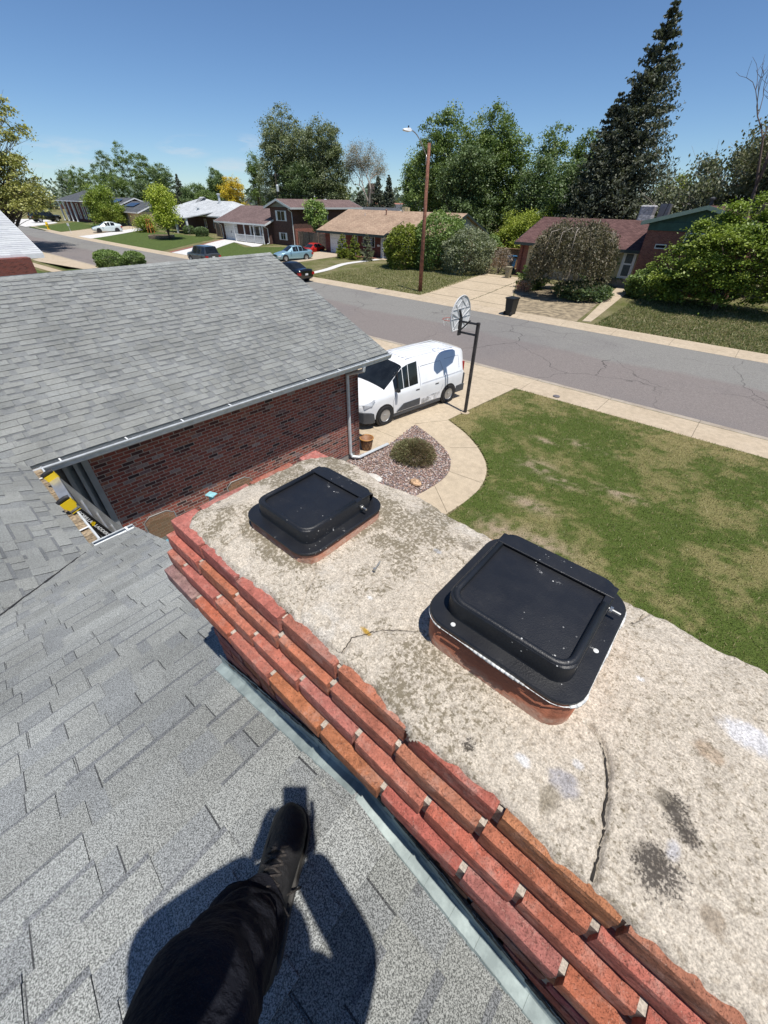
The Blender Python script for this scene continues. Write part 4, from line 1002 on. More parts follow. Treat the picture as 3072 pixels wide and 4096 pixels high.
# ================================================================== VEGETATION
def pal(*c): return np.array(c)
GREEN = pal((.050, .085, .018), (.075, .120, .026), (.105, .150, .032)); DKGREEN = pal((.030, .052, .016), (.045, .072, .022), (.065, .095, .030))
OLIVE = pal((.075, .090, .022), (.11, .125, .03), (.15, .16, .04)); YGREEN = pal((.10, .15, .015), (.16, .21, .022), (.22, .27, .035))
SPRUCE = pal((.022, .032, .018), (.036, .046, .024), (.058, .066, .034)); GOLD = pal((.30, .18, .012), (.42, .27, .02), (.22, .17, .02))
GREY = pal((.060, .080, .035), (.09, .11, .05), (.12, .14, .07)); BROWN = pal((.075, .068, .035), (.10, .085, .045), (.14, .12, .065)); MAPLE = pal((.065, .105, .014), (.11, .165, .02), (.15, .20, .03))
def quads_from(P, size, cols, up=.35, aspect=.62, drop=0.0, r=None):
    r = r or rng; n = len(P)
    nrm = r.normal(0, 1, (n, 3)); nrm[:, 2] = np.abs(nrm[:, 2])*1.0+up; nrm /= np.linalg.norm(nrm, axis=1)[:, None]
    t = r.normal(0, 1, (n, 3)); t[:, 2] -= drop; t -= nrm*(t*nrm).sum(1)[:, None]; t /= np.linalg.norm(t, axis=1)[:, None]; b = np.cross(nrm, t)
    s = (size*r.uniform(.6, 1.35, n))[:, None]; a = s*.5; c = s*.5*aspect
    V = np.stack([P-t*a, P-b*c+t*a*.1, P+t*a, P+b*c-t*a*.1], 1)
    V[:, 0] += nrm*a*.15; V[:, 2] -= nrm*a*.25
    return V.reshape(-1, 3), np.arange(4*n).reshape(n, 4), cols
def leafcols(n, palette, clump, r=None, dead=0.0):
    r = r or rng; palette = np.clip(palette*2.0*np.array([1.04, .95, 1.25]), 0, .6)
    t = np.clip(clump*.75+r.uniform(-.1, .5, n), 0, .999)*(len(palette)-1); i = t.astype(int); f = (t-i)[:, None]
    c = palette[i]*(1-f)+palette[np.minimum(i+1, len(palette)-1)]*f
    return c*r.uniform(.8, 1.2, (n, 1))
def limb_mesh(b, base, tips, r0, seed=0, col=(1, 1, 1), lean=(0, 0), split=.35, n=6):
    R_ = random.Random(seed); base = Vector(base)
    for k_, tip in enumerate(tips):
        tip = Vector(tip); s = base+(Vector((0, 0, (tip.z-base.z)*R_.uniform(split*.6, split*1.3))) if k_ else Vector((0, 0, 0)))
        d = tip-s; m = s+d*.5+Vector((R_.uniform(-1, 1), R_.uniform(-1, 1), R_.uniform(0, 1)))*d.length*.10
        rr_ = r0*(1 if k_ == 0 else R_.uniform(.3, .55))
        P = [s, s+(m-s)*.5+Vector((R_.uniform(-1, 1), R_.uniform(-1, 1), 0))*d.length*.03, m, m+(tip-m)*.5, tip]
        b.tube(P, [rr_, rr_*.8, rr_*.55, rr_*.33, rr_*.1], n, col=col)
def ellips_pts(E, n, r, shell=.55):
    """points in a union of ellipsoids, denser at the shell"""
    vol = np.array([e[3]*e[4]*e[5] for e in E])**.7; ch = r.choice(len(E), n, p=vol/vol.sum()); E = np.array(E, float)[ch]
    d = r.normal(0, 1, (n, 3)); d /= np.linalg.norm(d, axis=1)[:, None]; rad = r.uniform(shell**3, 1, n)**(1/3)
    s0 = float(E[0, 0])+n*.01; nz_ = fbm(d[:, 0]*1.7+s0, d[:, 1]*1.7+d[:, 2]*1.3+E[:, 2]*.3, n % 97, 3); rad = rad*(.70+.62*nz_)
    return E[:, :3]+d*E[:, 3:6]*rad[:, None]
def tree(name, label, pos, E, palette, nclump=140, nleaf=60, leaf=.28, cl=.75, trunk=.22, group=None, cat='tree', seed=1, barkm=None, shell=.6, flat=.6, up=.5, ntips=14, drop=0.0, twig=False, dens_in=0.12):
    """E: ellipsoids relative to pos (x,y,z,rx,ry,rz)"""
    r = np.random.default_rng(seed); pos = Vector(pos)
    root = empty(name, pos, 0, label, cat, group)
    cc = ellips_pts(E, nclump, r, shell)
    cs = r.uniform(.55, 1.3, nclump)*cl; tone = r.uniform(0, 1, nclump)
    ci = np.repeat(np.arange(nclump), nleaf); n = len(ci)
    off = r.normal(0, .42, (n, 3))*cs[ci][:, None]; off[:, 2] *= flat; off[:, 2] -= (off[:, 0]**2+off[:, 1]**2)*.25/cl
    P = cc[ci]+off
    if dens_in:
        m = int(n*dens_in); Pi = ellips_pts(E, m, r, .0); P = np.concatenate([P, Pi]); ci = np.concatenate([ci, r.integers(0, nclump, m)])
    P[:, 2] = np.maximum(P[:, 2], .08)
    cols = leafcols(len(P), palette, tone[ci], r)
    V, F, cols = quads_from(P, leaf, cols, up, drop=drop, r=r)
    np_mesh('crown', V+np.array(pos), F, cols, M_leaf, root)
    if trunk:
        b = MB(); zt = max(e[2]+e[5]*.6 for e in E); top = max(E, key=lambda e: e[2]+e[5])
        pk = r.permutation(nclump)[:ntips]
        tips = [(pos.x+top[0], pos.y+top[1], pos.z+zt)]+[tuple(pos+Vector(cc[i])) for i in pk]
        limb_mesh(b, pos-Vector((0, 0, .1)), tips, trunk, seed, split=.3)
        if twig:
            R_ = random.Random(seed)
            for i in range(nclump):
                c0 = pos+Vector(cc[i]); s = pos+Vector((top[0], top[1], max(0.5, cc[i][2]*.5))); m_ = s+(c0-s)*.6+Vector((R_.uniform(-.3, .3), R_.uniform(-.3, .3), R_.uniform(0, .5)))
                b.tube([s, m_, c0], [trunk*.14, trunk*.09, .012], 4)
                for q in range(twig):
                    t_ = c0+Vector((R_.gauss(0, 1), R_.gauss(0, 1), abs(R_.gauss(0, 1))))*cl*.8; b.tube([m_+(c0-m_)*R_.random(), t_], [.022, .006], 3, caps=False)
        b.build('trunk', barkm or M_bark, root, smooth=True, fixn=False)
    return root
def conifer(name, label, pos, h, r0, palette=SPRUCE, seed=1, nbr=26, group=None, trunk=.22, leaf=.24, dens_=1.0, irr=.28, zbase=.05, nper=34, cat='spruce tree', skew=0.0):
    r = np.random.default_rng(seed); pos = Vector(pos); root = empty(name, pos, 0, label, cat, group)
    Pts = []; tn = []; b = MB(); z = h*zbase; k_ = 0
    b.tube([(pos.x, pos.y, pos.z-.1), (pos.x, pos.y, pos.z+h*.5), (pos.x, pos.y, pos.z+h*.98)], [trunk, trunk*.6, .03], 8)
    while z < h*.985:
        f = (z-h*zbase)/(h*(1-zbase)); rad = r0*((1-f)**.85)*(1-.28*max(0, .14-f)/.14)+.12; nb = max(5, int(nbr*(.35+.65*(1-f))))
        for j in range(nb):
            a = r.uniform(0, 2*pi); L_ = rad*r.uniform(1-irr*1.6, 1+irr*.55); rise = r.uniform(-.12, .30)-.10*(1-f)
            m = int(nper*dens_*(.35+.65*L_/max(r0, .1)))+4; t = r.uniform(.12, 1, m)**.7; tt = r.uniform(0, 1)
            sw = .16*L_*(1-t*.5)
            x = np.cos(a)*t*L_+r.normal(0, 1, m)*sw*np.sin(a)*.7+skew*z; y = np.sin(a)*t*L_-r.normal(0, 1, m)*sw*np.cos(a)*.7
            zz_ = z+rise*t*L_+t**2*L_*.10-np.abs(r.normal(0, 1, m))*.13*L_*.6
            Pts.append(np.stack([x, y, zz_], 1)); tn.append(np.full(m, tt))
        z += h/ (52 if h > 6 else 14)*r.uniform(.4, 1.6)
    P = np.concatenate(Pts); tn = np.concatenate(tn); P[:, 2] = np.maximum(P[:, 2], .05)
    cols = leafcols(len(P), palette, tn, r); V, F, cols = quads_from(P, leaf, cols, .25, aspect=.45, drop=.6, r=r)
    np_mesh('crown', V+np.array(pos), F, cols, M_leaf, root); b.build('trunk', M_bark, root, smooth=True)
    return root
def bush(name, label, pos, rx, ry, h, palette, n=2500, leaf=.07, seed=1, group=None, cat='bush', lump=.16, flat=.75, stems=True, up=.3):
    r = np.random.default_rng(seed); pos = Vector(pos); root = empty(name, pos, 0, label, cat, group)
    d = r.normal(0, 1, (n, 3)); d /= np.linalg.norm(d, axis=1)[:, None]
    az = np.arctan2(d[:, 1], d[:, 0]); nz = fbm(az*2.2+seed, d[:, 2]*3+seed*3, seed, 3)
    rad = (1-lump)+lump*2*nz-lump*.3; rad *= r.uniform(.70, 1.0, n)**.5
    hx_ = np.hypot(d[:, 0], d[:, 1])+1e-6; kf = np.where(d[:, 2] < .15, (hx_*.3+.7)/hx_, 1)*np.where(d[:, 2] < .15, r.uniform(.6, 1, n)**.5, 1); d[:, :2] *= kf[:, None]
    P = d*rad[:, None]*np.array([rx, ry, h*.52]); P[:, 2] += h*.48; P[:, 2] = np.maximum(P[:, 2], .02)
    cols = leafcols(n, palette, np.clip((nz-.3)*1.6, 0, 1), r); V, F, cols = quads_from(P, leaf, cols, up, r=r)
    np_mesh('foliage', V+np.array(pos), F, cols, M_leaf, root)
    if stems:
        b = MB(); R_ = random.Random(seed)
        for i in range(7):
            a = R_.uniform(0, 6.28); q = R_.uniform(.3, .65); b.tube([tuple(pos), (pos.x+cos(a)*rx*q*.5, pos.y+sin(a)*ry*q*.5, pos.z+h*.35), (pos.x+cos(a)*rx*q, pos.y+sin(a)*ry*q, pos.z+h*.7)], [.035*h/2+.01, .02, .006], 5)
        b.build('stems', M_bark, root)
    return root
def topY(px, py, Y): P = atY(px, py, Y); return P
def mpp(P): return float((np.array(P)-CAM) @ FW)/FPX      # metres per source pixel at a point

# --- near shrubs ------------------------------------------------------
P = atZ(1655, 1830, 0)
# twiggy mounded shrub in the gravel bed
r = np.random.default_rng(5); root = empty('shrub', (P[0], P[1], 0), 0, 'low twiggy brown green mounded shrub growing in the gravel bed', 'shrub')
n = 17000; az = r.uniform(0, 2*pi, n); el = np.arccos(r.uniform(.02, 1, n)); L_ = r.uniform(.45, 1.0, n)**.6*(.85+.3*fbm(az*3, el*3, 8, 3))
RX_, RZ_ = .66, .52
tip = np.stack([np.cos(az)*np.sin(el)*L_*RX_*1.12, np.sin(az)*np.sin(el)*L_*RX_*.98, np.cos(el)*L_*RZ_+.05], 1)
dirn = tip/np.linalg.norm(tip, axis=1)[:, None]+r.normal(0, .35, (n, 3)); sl_ = r.uniform(.02, .05, (n, 1)); sd_ = np.cross(dirn, r.normal(0, 1, (n, 3))); sd_ /= np.linalg.norm(sd_, axis=1)[:, None]
V = np.stack([tip-dirn*sl_, tip+sd_*.006, tip+dirn*sl_*.6, tip-sd_*.006], 1).reshape(-1, 3)
tw = fbm(tip[:, 0]*5, tip[:, 1]*5, 4, 3); red = (r.uniform(0, 1, n) < .22+.45*sst(.1, .6, tip[:, 0]*1.2+tip[:, 2]*.8-.1))
cols = np.where(red[:, None], np.array([.20, .145, .085]), leafcols(n, pal((.055, .062, .024), (.10, .11, .04), (.16, .17, .07)), tw, r))*r.uniform(.7, 1.2, (n, 1))
np_mesh('foliage', V+np.array([P[0], P[1], 0]), np.arange(4*n).reshape(n, 4), cols, M_leaf, root)
b = MB(); R_ = random.Random(3)
for i in range(90):
    a = R_.uniform(0, 6.28); q = R_.uniform(.2, .95); b.tube([(P[0], P[1], 0), (P[0]+cos(a)*q*.3, P[1]+sin(a)*q*.3, .2), (P[0]+cos(a)*q*.62, P[1]+sin(a)*q*.58, .12+.38*sqrt(1-q*q))], [.008, .005, .002], 4)
b.build('twigs', M_bark, root)
P = atZ(448, 1076, 0); bush('rounded_bush', 'rounded clipped green bush by the neighbour walk, left of the pair above the garage ridge', (P[0], P[1], 0), 1.55, 1.45, 1.75, GREEN*1.15, 9000, .13, 3, 'clipped bushes across the next driveway')
P = atZ(545, 1069, 0); bush('rounded_bush', 'smaller rounded clipped green bush, right of the pair above the garage ridge', (P[0], P[1], 0), 1.25, 1.2, 1.5, GREEN*1.05, 7000, .13, 4, 'clipped bushes across the next driveway')

# --- tan roofed house: cones, hedge mass ------------------------------
CG = 'clipped cone evergreens'
for i, (bx_, lab, hh, pl) in enumerate([(1373, 'cone evergreen nearest the white garage door of the tan roofed house', 2.5, YGREEN*.62), (1420, 'middle cone evergreen of the three before the tan roofed house', 2.4, YGREEN*.60), (1468, 'looser darker cone evergreen, third from the white garage door', 2.75, GREY)]):
    P = atZ(bx_, 1031+i*6, .3)
    conifer('cone_evergreen', lab, (P[0], P[1], .3), hh, .95, pl, 11+i, 14, CG, .08, .10, 3.2 if i < 2 else 2.0, .08 if i < 2 else .22, cat='evergreen shrub')
def hedge(px, py, w, toppy, pl, lab, seed, n=9000, leaf=.16, z=.25, ry=1.0, cat='bush', name='large_bush', lump=.22):
    P = atZ(px, py, z); s = mpp(P); h = None
    zz_ = z
    while zz_ < 16:
        zz_ += .05; d = np.array([P[0], P[1], zz_])-CAM; y_ = 2048-FPX*(d@UP)/(d@FW)
        if y_ < toppy: break
    rx = w*s/2; return bush(name, lab, (P[0], P[1]+rx*.0, z), rx, rx*ry, zz_-z, pl, n, leaf, seed, cat=cat, lump=lump)
hedge(1615, 1072, 175, 895, YGREEN*.55, 'broad yellow green bush covering the front door side of the tan roofed house', 21, 9000, .2)
hedge(1750, 1078, 230, 845, GREEN*1.1, 'tall green bush directly behind the wooden street lamp pole', 22, 14000, .2)
hedge(1862, 1094, 215, 905, GREY*1.15, 'dull grey green bush just right of the lamp pole', 23, 12000, .17)
hedge(1940, 1060, 130, 935, GREEN, 'thin green bush below the white gable of the tan roofed house', 24, 4000, .2)
hedge(1990, 1095, 130, 990, BROWN*1.1+.02, 'scraggly half bare grey shrub in front of the wooden fence', 25, 2600, .12, lump=.4)
hedge(2090, 1165, 60, 1120, pal((.25, .13, .07), (.35, .2, .11), (.2, .1, .06)), 'dry reddish brown brush heap by the cracked driveway', 26, 1500, .08, z=.12)
# --- right yard -------------------------------------------------------
def weeping():
    P = atZ(2248, 1180, .2); pos = Vector((P[0], P[1], .2)); r = np.random.default_rng(31)
    root = empty('weeping_tree', pos, 0, 'small weeping tree with dull hanging foliage before the maroon roof', 'tree')
    ns = 950; az = r.uniform(0, 2*pi, ns); rd = r.uniform(.15, 1, ns)**.55*2.8; top = 4.8-1.2*(rd/2.8)**2+r.normal(0, .22, ns); L_ = r.uniform(1.2, 3.8, ns)*(.4+.6*rd/3.1)
    m = 46; t = r.uniform(0, 1, (ns, m)); sw = r.normal(0, .10, (ns, m))
    x = np.cos(az)[:, None]*(rd[:, None]+.25*np.sin(t*2))+sw+.15*np.sin(az*7)[:, None]*t; y = np.sin(az)[:, None]*(rd[:, None]+.25*np.sin(t*2))+r.normal(0, .10, (ns, m)); z = np.maximum(top[:, None]-t*L_[:, None], .25)
    Pp = np.stack([x, y, z], -1).reshape(-1, 3); tone = np.repeat(r.uniform(0, 1, ns), m)
    cols = leafcols(len(Pp), pal((.035, .04, .018), (.065, .065, .03), (.12, .11, .058)), tone, r); V, F, cols = quads_from(Pp, .17, cols, .2, .4, 1.5, r)
    np_mesh('crown', V+np.array(pos), F, cols, M_leaf, root)
    b = MB(); R_ = random.Random(5)
    b.tube([pos-Vector((0, 0, .1)), pos+Vector((.05, 0, 1.6)), pos+Vector((-.1, .1, 3.2))], [.16, .13, .1], 8)
    for i in range(26):
        a = R_.uniform(0, 6.28); q = R_.uniform(.8, 2.8); b.tube([pos+Vector((0, 0, 2.4)), pos+Vector((cos(a)*q*.5, sin(a)*q*.5, 4.4)), pos+Vector((cos(a)*q, sin(a)*q, 4.2)), pos+Vector((cos(a)*q*1.1, sin(a)*q*1.1, 2.6))], [.05, .035, .02, .008], 5)
    b.build('trunk', M_barklight, root, smooth=True)
weeping()
def juniper(px, py, w, toppy, lab, seed, pl=GREEN*.9):
    P = atZ(px, py, .25); s = mpp(P); conifer('juniper', lab, (P[0], P[1], .2), 2.6 if toppy is None else toppy, w*s/2, pl, seed, 16, None, .07, .2, 1.7, .45, cat='juniper')
juniper(2125, 1150, 130, 2.6, 'bushy juniper with feathery sprays left of the weeping tree', 41)
juniper(2385, 1140, 190, 4.0, 'tall ragged juniper between the weeping tree and the white door', 42, DKGREEN*1.15)
hedge(2320, 1190, 240, 1125, DKGREEN*1.1, 'low spreading juniper mat below the weeping tree', 43, 6000, .18, z=.2)
hedge(2600, 1190, 220, 1070, GREEN*1.05, 'leafy green bush right of the concrete path', 44, 8000, .2)
P = atZ(2830, 1262, .1)
tree('maple_tree', 'bright green layered maple hiding the right end of the maroon roofed house', (P[0], P[1]+1.5, .1), [(.3, 0, 3.6, 4.2, 3.4, 2.5), (-1.7, 0, 2.0, 3.2, 2.8, 1.7), (2.2, 0, 2.7, 2.8, 3, 2.2), (.9, .3, 5.2, 2.5, 2.4, 1.5), (-1.2, -.5, 4.2, 1.9, 2.0, 1.0)], MAPLE*.85, 300, 170, .17, .8, .2, None, seed=51, flat=.3, up=1.0, shell=.45, dens_in=.05)
P = atZ(3010, 1200, .3)
def dark_tree():
    pos = Vector((P[0]+.5, P[1]+2, .3))
    tree('pine_tree', 'big shaded dark green tree with a thick leaning trunk at the right edge', pos, [(1.5, 1, 9.5, 4.6, 4.2, 3.6), (3.2, 0, 6.0, 3.6, 4, 3.0), (-1.0, 3.5, 8.5, 4.0, 3.8, 3.4), (-2.5, 6, 9.0, 3.6, 3.4, 3.0), (-1.0, 3, 5.5, 3, 3, 2.5)], pal((.040, .052, .020), (.065, .078, .028), (.10, .11, .045)), 460, 110, .2, 1.0, .55, seed=61, flat=.8, drop=.8, up=.1, dens_in=.08, ntips=26, twig=1)
dark_tree()
# bare limbs reaching over it
def bare_tree(name, label, pos, h, seed, spread=.5, r0=.2, mat=None, leafy=None, depth=6, lean=(0, 0)):
    R_ = random.Random(seed); b = MB(); tips = []; pos = Vector(pos)
    def grow(p, d, L_, rad, lv):
        q = p+d*L_; mid = p+d*L_*.5+Vector((R_.uniform(-1, 1), R_.uniform(-1, 1), R_.uniform(-1, 1)))*L_*.09
        b.tube([p, mid, q], [rad, rad*.85, rad*.68], 6 if lv < 3 else 4, caps=False)
        if lv >= depth: tips.append(q); return
        for i in range(2 if R_.random() < .6 else 3):
            ax = Vector((R_.gauss(0, 1), R_.gauss(0, 1), R_.gauss(0, .6))).normalized(); nd = (d+ax*spread*R_.uniform(.5, 1.3)+Vector((0, 0, .12))).normalized(); grow(q, nd, L_*R_.uniform(.62, .85), rad*.62, lv+1)
        if lv >= 2: tips.append(q)
    root = empty(name, pos, 0, label, 'tree')
    grow(pos-Vector((0, 0, .1)), Vector((lean[0], lean[1], 1)).normalized(), h*.30, r0, 0)
    b.build('trunk', mat or M_barklight, root, smooth=True, fixn=False)
    if leafy is not None:
        T = np.array([list(t) for t in tips]); r = np.random.default_rng(seed); m = 26; Pp = np.repeat(T, m, 0)+r.normal(0, .6, (len(T)*m, 3))
        cols = leafcols(len(Pp), leafy, r.uniform(0, 1, len(Pp)), r); V, F, cols = quads_from(Pp, .19, cols, r=r); np_mesh('crown', V, F, cols, M_leaf, root)
    return root
Pb = atY(3075, 700, 46)
bare_tree('bare_tree', 'leafless tree with twisting bare branches against the sky at the right edge', (Pb[0]+.3, 46, .3), 13.5, 77, .62, .26, simple('dark_bark', (.10, .075, .065), .95, var=.3), lean=(-.05, 0))
# willow like crown right of the big spruce
Pw = atY(2880, 640, 56); s = mpp(Pw)
tree('willow_tree', 'windswept grey green willow with thin drooping twigs right of the tall spruce', (Pw[0]+1, 56, .35), [(0, 0, Pw[2]*.50, 5.2, 4, 5.0), (2.5, 0, Pw[2]*.70, 4.0, 3.6, 3.8), (-2.5, 0, Pw[2]*.42, 3.8, 3.6, 3.6), (5, 0, Pw[2]*.5, 4, 3.6, 4.8)], GREY*.85, 420, 110, .26, 1.1, .35, seed=62, flat=1.0, drop=1.4, up=.1, dens_in=.06, twig=1, barkm=M_barklight)

# --- the big leaning looking spruces and the grove behind -------------
def vt(px, py, Y): # top point of a vertical tree at plane Y
    P = atY(px, py, Y); return P
for i, (px, py, Y, rad, lab, nb) in enumerate([(2712, -12, 58, 6.2, 'tallest dark spruce whose tip reaches the top edge of the photo', 34), (2555, 322, 57.0, 4.6, 'shorter dark spruce pressed against the tallest one', 26), (2487, 362, 58.5, 4.4, 'dark spruce left of the two taller spruces', 24)]):
    P = vt(px, py, Y); conifer('spruce_tree', lab, (P[0], Y, .35), P[2]-.35, rad, SPRUCE*(1.0 if i else 1.12), 81+i, nb, 'dark spruces behind the maroon roof', .35, .30, 1.9, .34)
GR = 'leafy trees behind the houses across the street'
def back(px, py, Y, wpx, pl, lab, seed, zlow=.25, nc=170, nl=70, leaf=.34, lobes=3, kind='broad', trunk=.3, name='broadleaf_tree', cl=1.2, g=GR, up=.5, drop=0.0):
    P = vt(px, py, Y); s = mpp(P); R_ = random.Random(seed); W_ = wpx*s/2; top = P[2]-.35; E = []
    if kind == 'poplar':
        for k_ in range(5): f = (k_+.6)/5; E.append((R_.uniform(-.15, .15)*W_, R_.uniform(-.2, .2)*W_, top*(zlow+(1-zlow)*f*.86), W_*(1.2-.75*f)*R_.uniform(.9, 1.15), W_*(1.0-.6*f), top*.16))
    else:
        E.append((0, 0, top-top*.23, W_*.72, W_*.65, top*.23)); E.append((W_*.3, 0, top-top*.30, W_*.55, W_*.5, top*.22)); E.append((-W_*.3, 0, top-top*.32, W_*.55, W_*.5, top*.2))
        for k_ in range(lobes+1):
            a = 2*pi*k_/(lobes+1)+R_.uniform(0, 1); E.append((cos(a)*W_*.55, sin(a)*W_*.4, top*R_.uniform(zlow+.22, .66), W_*R_.uniform(.5, .65), W_*.5, top*R_.uniform(.18, .25)))
        E.append((0, 0, top*(zlow+.2), W_*1.0, W_*.75, top*.22))
    return tree(name, lab, (P[0], Y, .35), E, pl, nc, int(nl*1.5), leaf*.78, cl, trunk, g, seed=seed, up=up, drop=drop)
back(1795, 435, 64, 290, GREEN*.92, 'tall sunlit green tree rising right behind the lamp pole', 101, .12, 330, 90, .34, 4)
back(1985, 398, 66, 290, GREEN*.88, 'tallest leafy green tree behind the tan roofed house', 102, .10, 360, 90, .34, 4)
back(1885, 560, 61, 260, DKGREEN*1.2, 'dark leafy tree filling the middle below the two tall green ones', 103, .05, 260, 80, .34, 3)
back(1660, 590, 72, 90, GREEN, 'slender green tree left of the lamp pole', 104, .1, 110, 60, .34, 2)
back(2108, 520, 66, 150, GREEN*.95, 'first pointed poplar right of the tallest leafy tree', 105, .1, 130, 70, .34, kind='poplar', name='poplar_tree')
back(2228, 480, 68, 190, GREEN*.9, 'forked pointed poplar midway to the dark spruces', 106, .1, 150, 70, .34, kind='poplar', name='poplar_tree')
back(2165, 610, 62, 200, DKGREEN*1.25, 'shaded green tree between the two pointed poplars', 107, .05, 150, 70, .34)
back(2350, 495, 68, 200, GREEN*.85, 'green poplar beside the left dark spruce', 108, .1, 170, 70, .34, kind='poplar', name='poplar_tree')
back(2300, 640, 60, 220, DKGREEN*1.3, 'dark green tree behind the left end of the maroon roof', 109, .05, 150, 70, .34)
back(2720, 690, 78, 190, YGREEN*.55, 'pale green tree seen between the spruce and the willow', 110, .05, 150, 70, .36)
back(2090, 835, 56, 200, YGREEN*.8, 'bright yellow green tree beside the maroon roof', 111, .05, 150, 80, .24, 4, cl=.85, trunk=.12)
back(2215, 825, 58, 120, YGREEN*.7, 'yellow green sapling just above the maroon ridge', 112, .05, 90, 70, .24, 3, cl=.8, trunk=.1)
# cottonwood pair, half bare tree, spruces, gold tree
back(1120, 425, 82, 285, pal((.055, .075, .028), (.085, .11, .042), (.12, .145, .06)), 'broad cottonwood, left and taller crown of the joined pair', 121, .06, 380, 90, .42, 4, cl=1.5, trunk=.5)
back(1268, 462, 84, 250, pal((.05, .07, .026), (.08, .105, .04), (.115, .14, .058)), 'cottonwood joined to the taller one on its right side', 122, .06, 330, 90, .42, 4, cl=1.5, trunk=.5)
back(1195, 640, 80, 270, DKGREEN*1.15, 'dark green tree below the joined cottonwood crowns', 123, .02, 260, 80, .4, 3)
back(1003, 595, 88, 75, GREEN*.95, 'narrow green tree beside the cottonwoods left side', 124, .1, 90, 60, .4, 2)
back(1350, 700, 88, 120, YGREEN*.5, 'light green tree low on the right of the cottonwoods', 125, .02, 130, 60, .4)
Ph = vt(1477, 600, 92); bare_tree('budding_tree', 'round half bare tree with fine branching against the open sky', (Ph[0], 92, .35), Ph[2]*.92, 15, .72, .42, M_barklight, pal((.12, .12, .07), (.16, .16, .09)), depth=7)
for i, (px, py, w_, lab) in enumerate([(1513, 700, 3.0, 'dark spruce before the half bare tree, left of two'), (1556, 698, 2.6, 'dark spruce before the half bare tree, right of two'), (1442, 765, 4.2, 'low wide dark evergreen left of the half bare tree')]):
    P = vt(px, py, 86-i); conifer('spruce_tree', lab, (P[0], 86-i, .35), P[2]-.35, w_, SPRUCE*1.35, 131+i, 16, 'small spruces under the half bare tree', .2, .34, 1.0, .25)
back(922, 697, 88, 125, GOLD, 'golden yellow tree standing behind the white roof', 141, .05, 150, 70, .36, 3, cl=1.1)
# left grove
LG = [(458, 552, 92, 95, 'poplar', GREEN*.95, 'tallest pointed poplar of the left grove'), (376, 590, 90, 100, 'poplar', DKGREEN*1.35, 'pointed poplar left of the tallest in the left grove'), (537, 594, 92, 95, 'poplar', GREEN*.9, 'pointed poplar right of the tallest in the left grove'),
      (300, 665, 88, 120, 'b', GREEN*.9, 'leafy tree above the columned house'), (240, 668, 96, 90, 'b', DKGREEN*1.3, 'leafy tree in front of the far left skyline'), (625, 655, 90, 120, 'b', DKGREEN*1.4, 'round dark tree right of the left poplars'), (430, 690, 84, 170, 'b', GREEN*.9, 'wide green tree behind the solar panel roof'),
      (560, 720, 84, 150, 'b', DKGREEN*1.3, 'dark tree behind the tan garage of the columned house'), (845, 665, 96, 60, 'poplar', DKGREEN*1.5, 'left slim poplar of the pair before the gold tree'), (878, 675, 96, 55, 'poplar', DKGREEN*1.5, 'right slim poplar of the pair before the gold tree'),
      (770, 730, 92, 110, 'b', DKGREEN*1.5, 'rounded tree above the white roof'), (820, 760, 86, 120, 'b', GREEN*.9, 'low green tree right behind the white roof ridge')]
for i, (px, py, Y, w_, kd, pl, lab) in enumerate(LG):
    back(px, py, Y, w_*(1.5 if kd == 'poplar' else 1.15), pl, lab, 151+i, .04, 200, 75, .44, 3, 'poplar' if kd == 'poplar' else 'broad', name='poplar_tree' if kd == 'poplar' else 'broadleaf_tree', g='trees of the left grove')
P = vt(703, 692, 90); conifer('spruce_tree', 'dark pointed spruce in the left grove skyline', (P[0], 90, .35), P[2]-.35, 3.2, SPRUCE*1.5, 171, 16, None, .2, .4, .9, .25)
# street trees on the left
P = atZ(385, 898, .3); Pt = vt(385, 737, P[1]); back(385, 737, float(P[1]), 150, MAPLE*.9, 'dense round green tree in front of the columned house', 181, .05, 230, 90, .34, 4, trunk=.2, name='round_tree', g=None)
P = atZ(648, 950, .3); back(622, 730, float(P[1]), 118, YGREEN*1.0, 'young bright lime green maple in a ringed stone bed', 182, .2, 150, 60, .30, 3, trunk=.16, name='maple_tree', g=None)
P = atZ(580, 930, .3); back(570, 862, float(P[1])+1, 75, YGREEN*.75, 'low green tree left of the lime green maple', 183, .02, 70, 60, .28, 3, trunk=.1, name='small_tree', g=None)
P = atZ(2660//1, 0, 0) if False else None
Pm = Vector(atY(1266, 905, 46.5)); tree('young_tree', 'slim young green tree between the two storey house and tan roof', (Pm.x, 46.5, .35), [(0, 0, 4.2, 1.6, 1.6, 1.2), (.5, 0, 3.0, 1.3, 1.3, .8), (-.5, 0, 5.0, 1.0, 1.0, .7)], GREEN*1.3, 60, 50, .26, .6, .09, seed=191)
# big honey locust at the left edge, its shade lies on the street
bx_, by_ = -84, 16.5
tree('locust_tree', 'large airy olive green tree at the left edge with dark arching limbs', (bx_, by_, 0), [(1, 0, 9.5, 5.5, 5, 3.2), (5, 1, 8.2, 4.6, 4.5, 2.8), (3, 1, 13, 5, 5, 2.8), (7, 2, 5.4, 3.6, 3.6, 2.0), (-3, 2, 6, 5, 5, 2.6), (10, 1, 5.8, 2.6, 2.6, 1.6), (0, 0, 16, 3.2, 3.2, 2.0)], OLIVE*1.25, 300, 85, .30, 1.25, .32, seed=201, shell=.3, flat=.4, up=.6, ntips=30, dens_in=.02, twig=1)
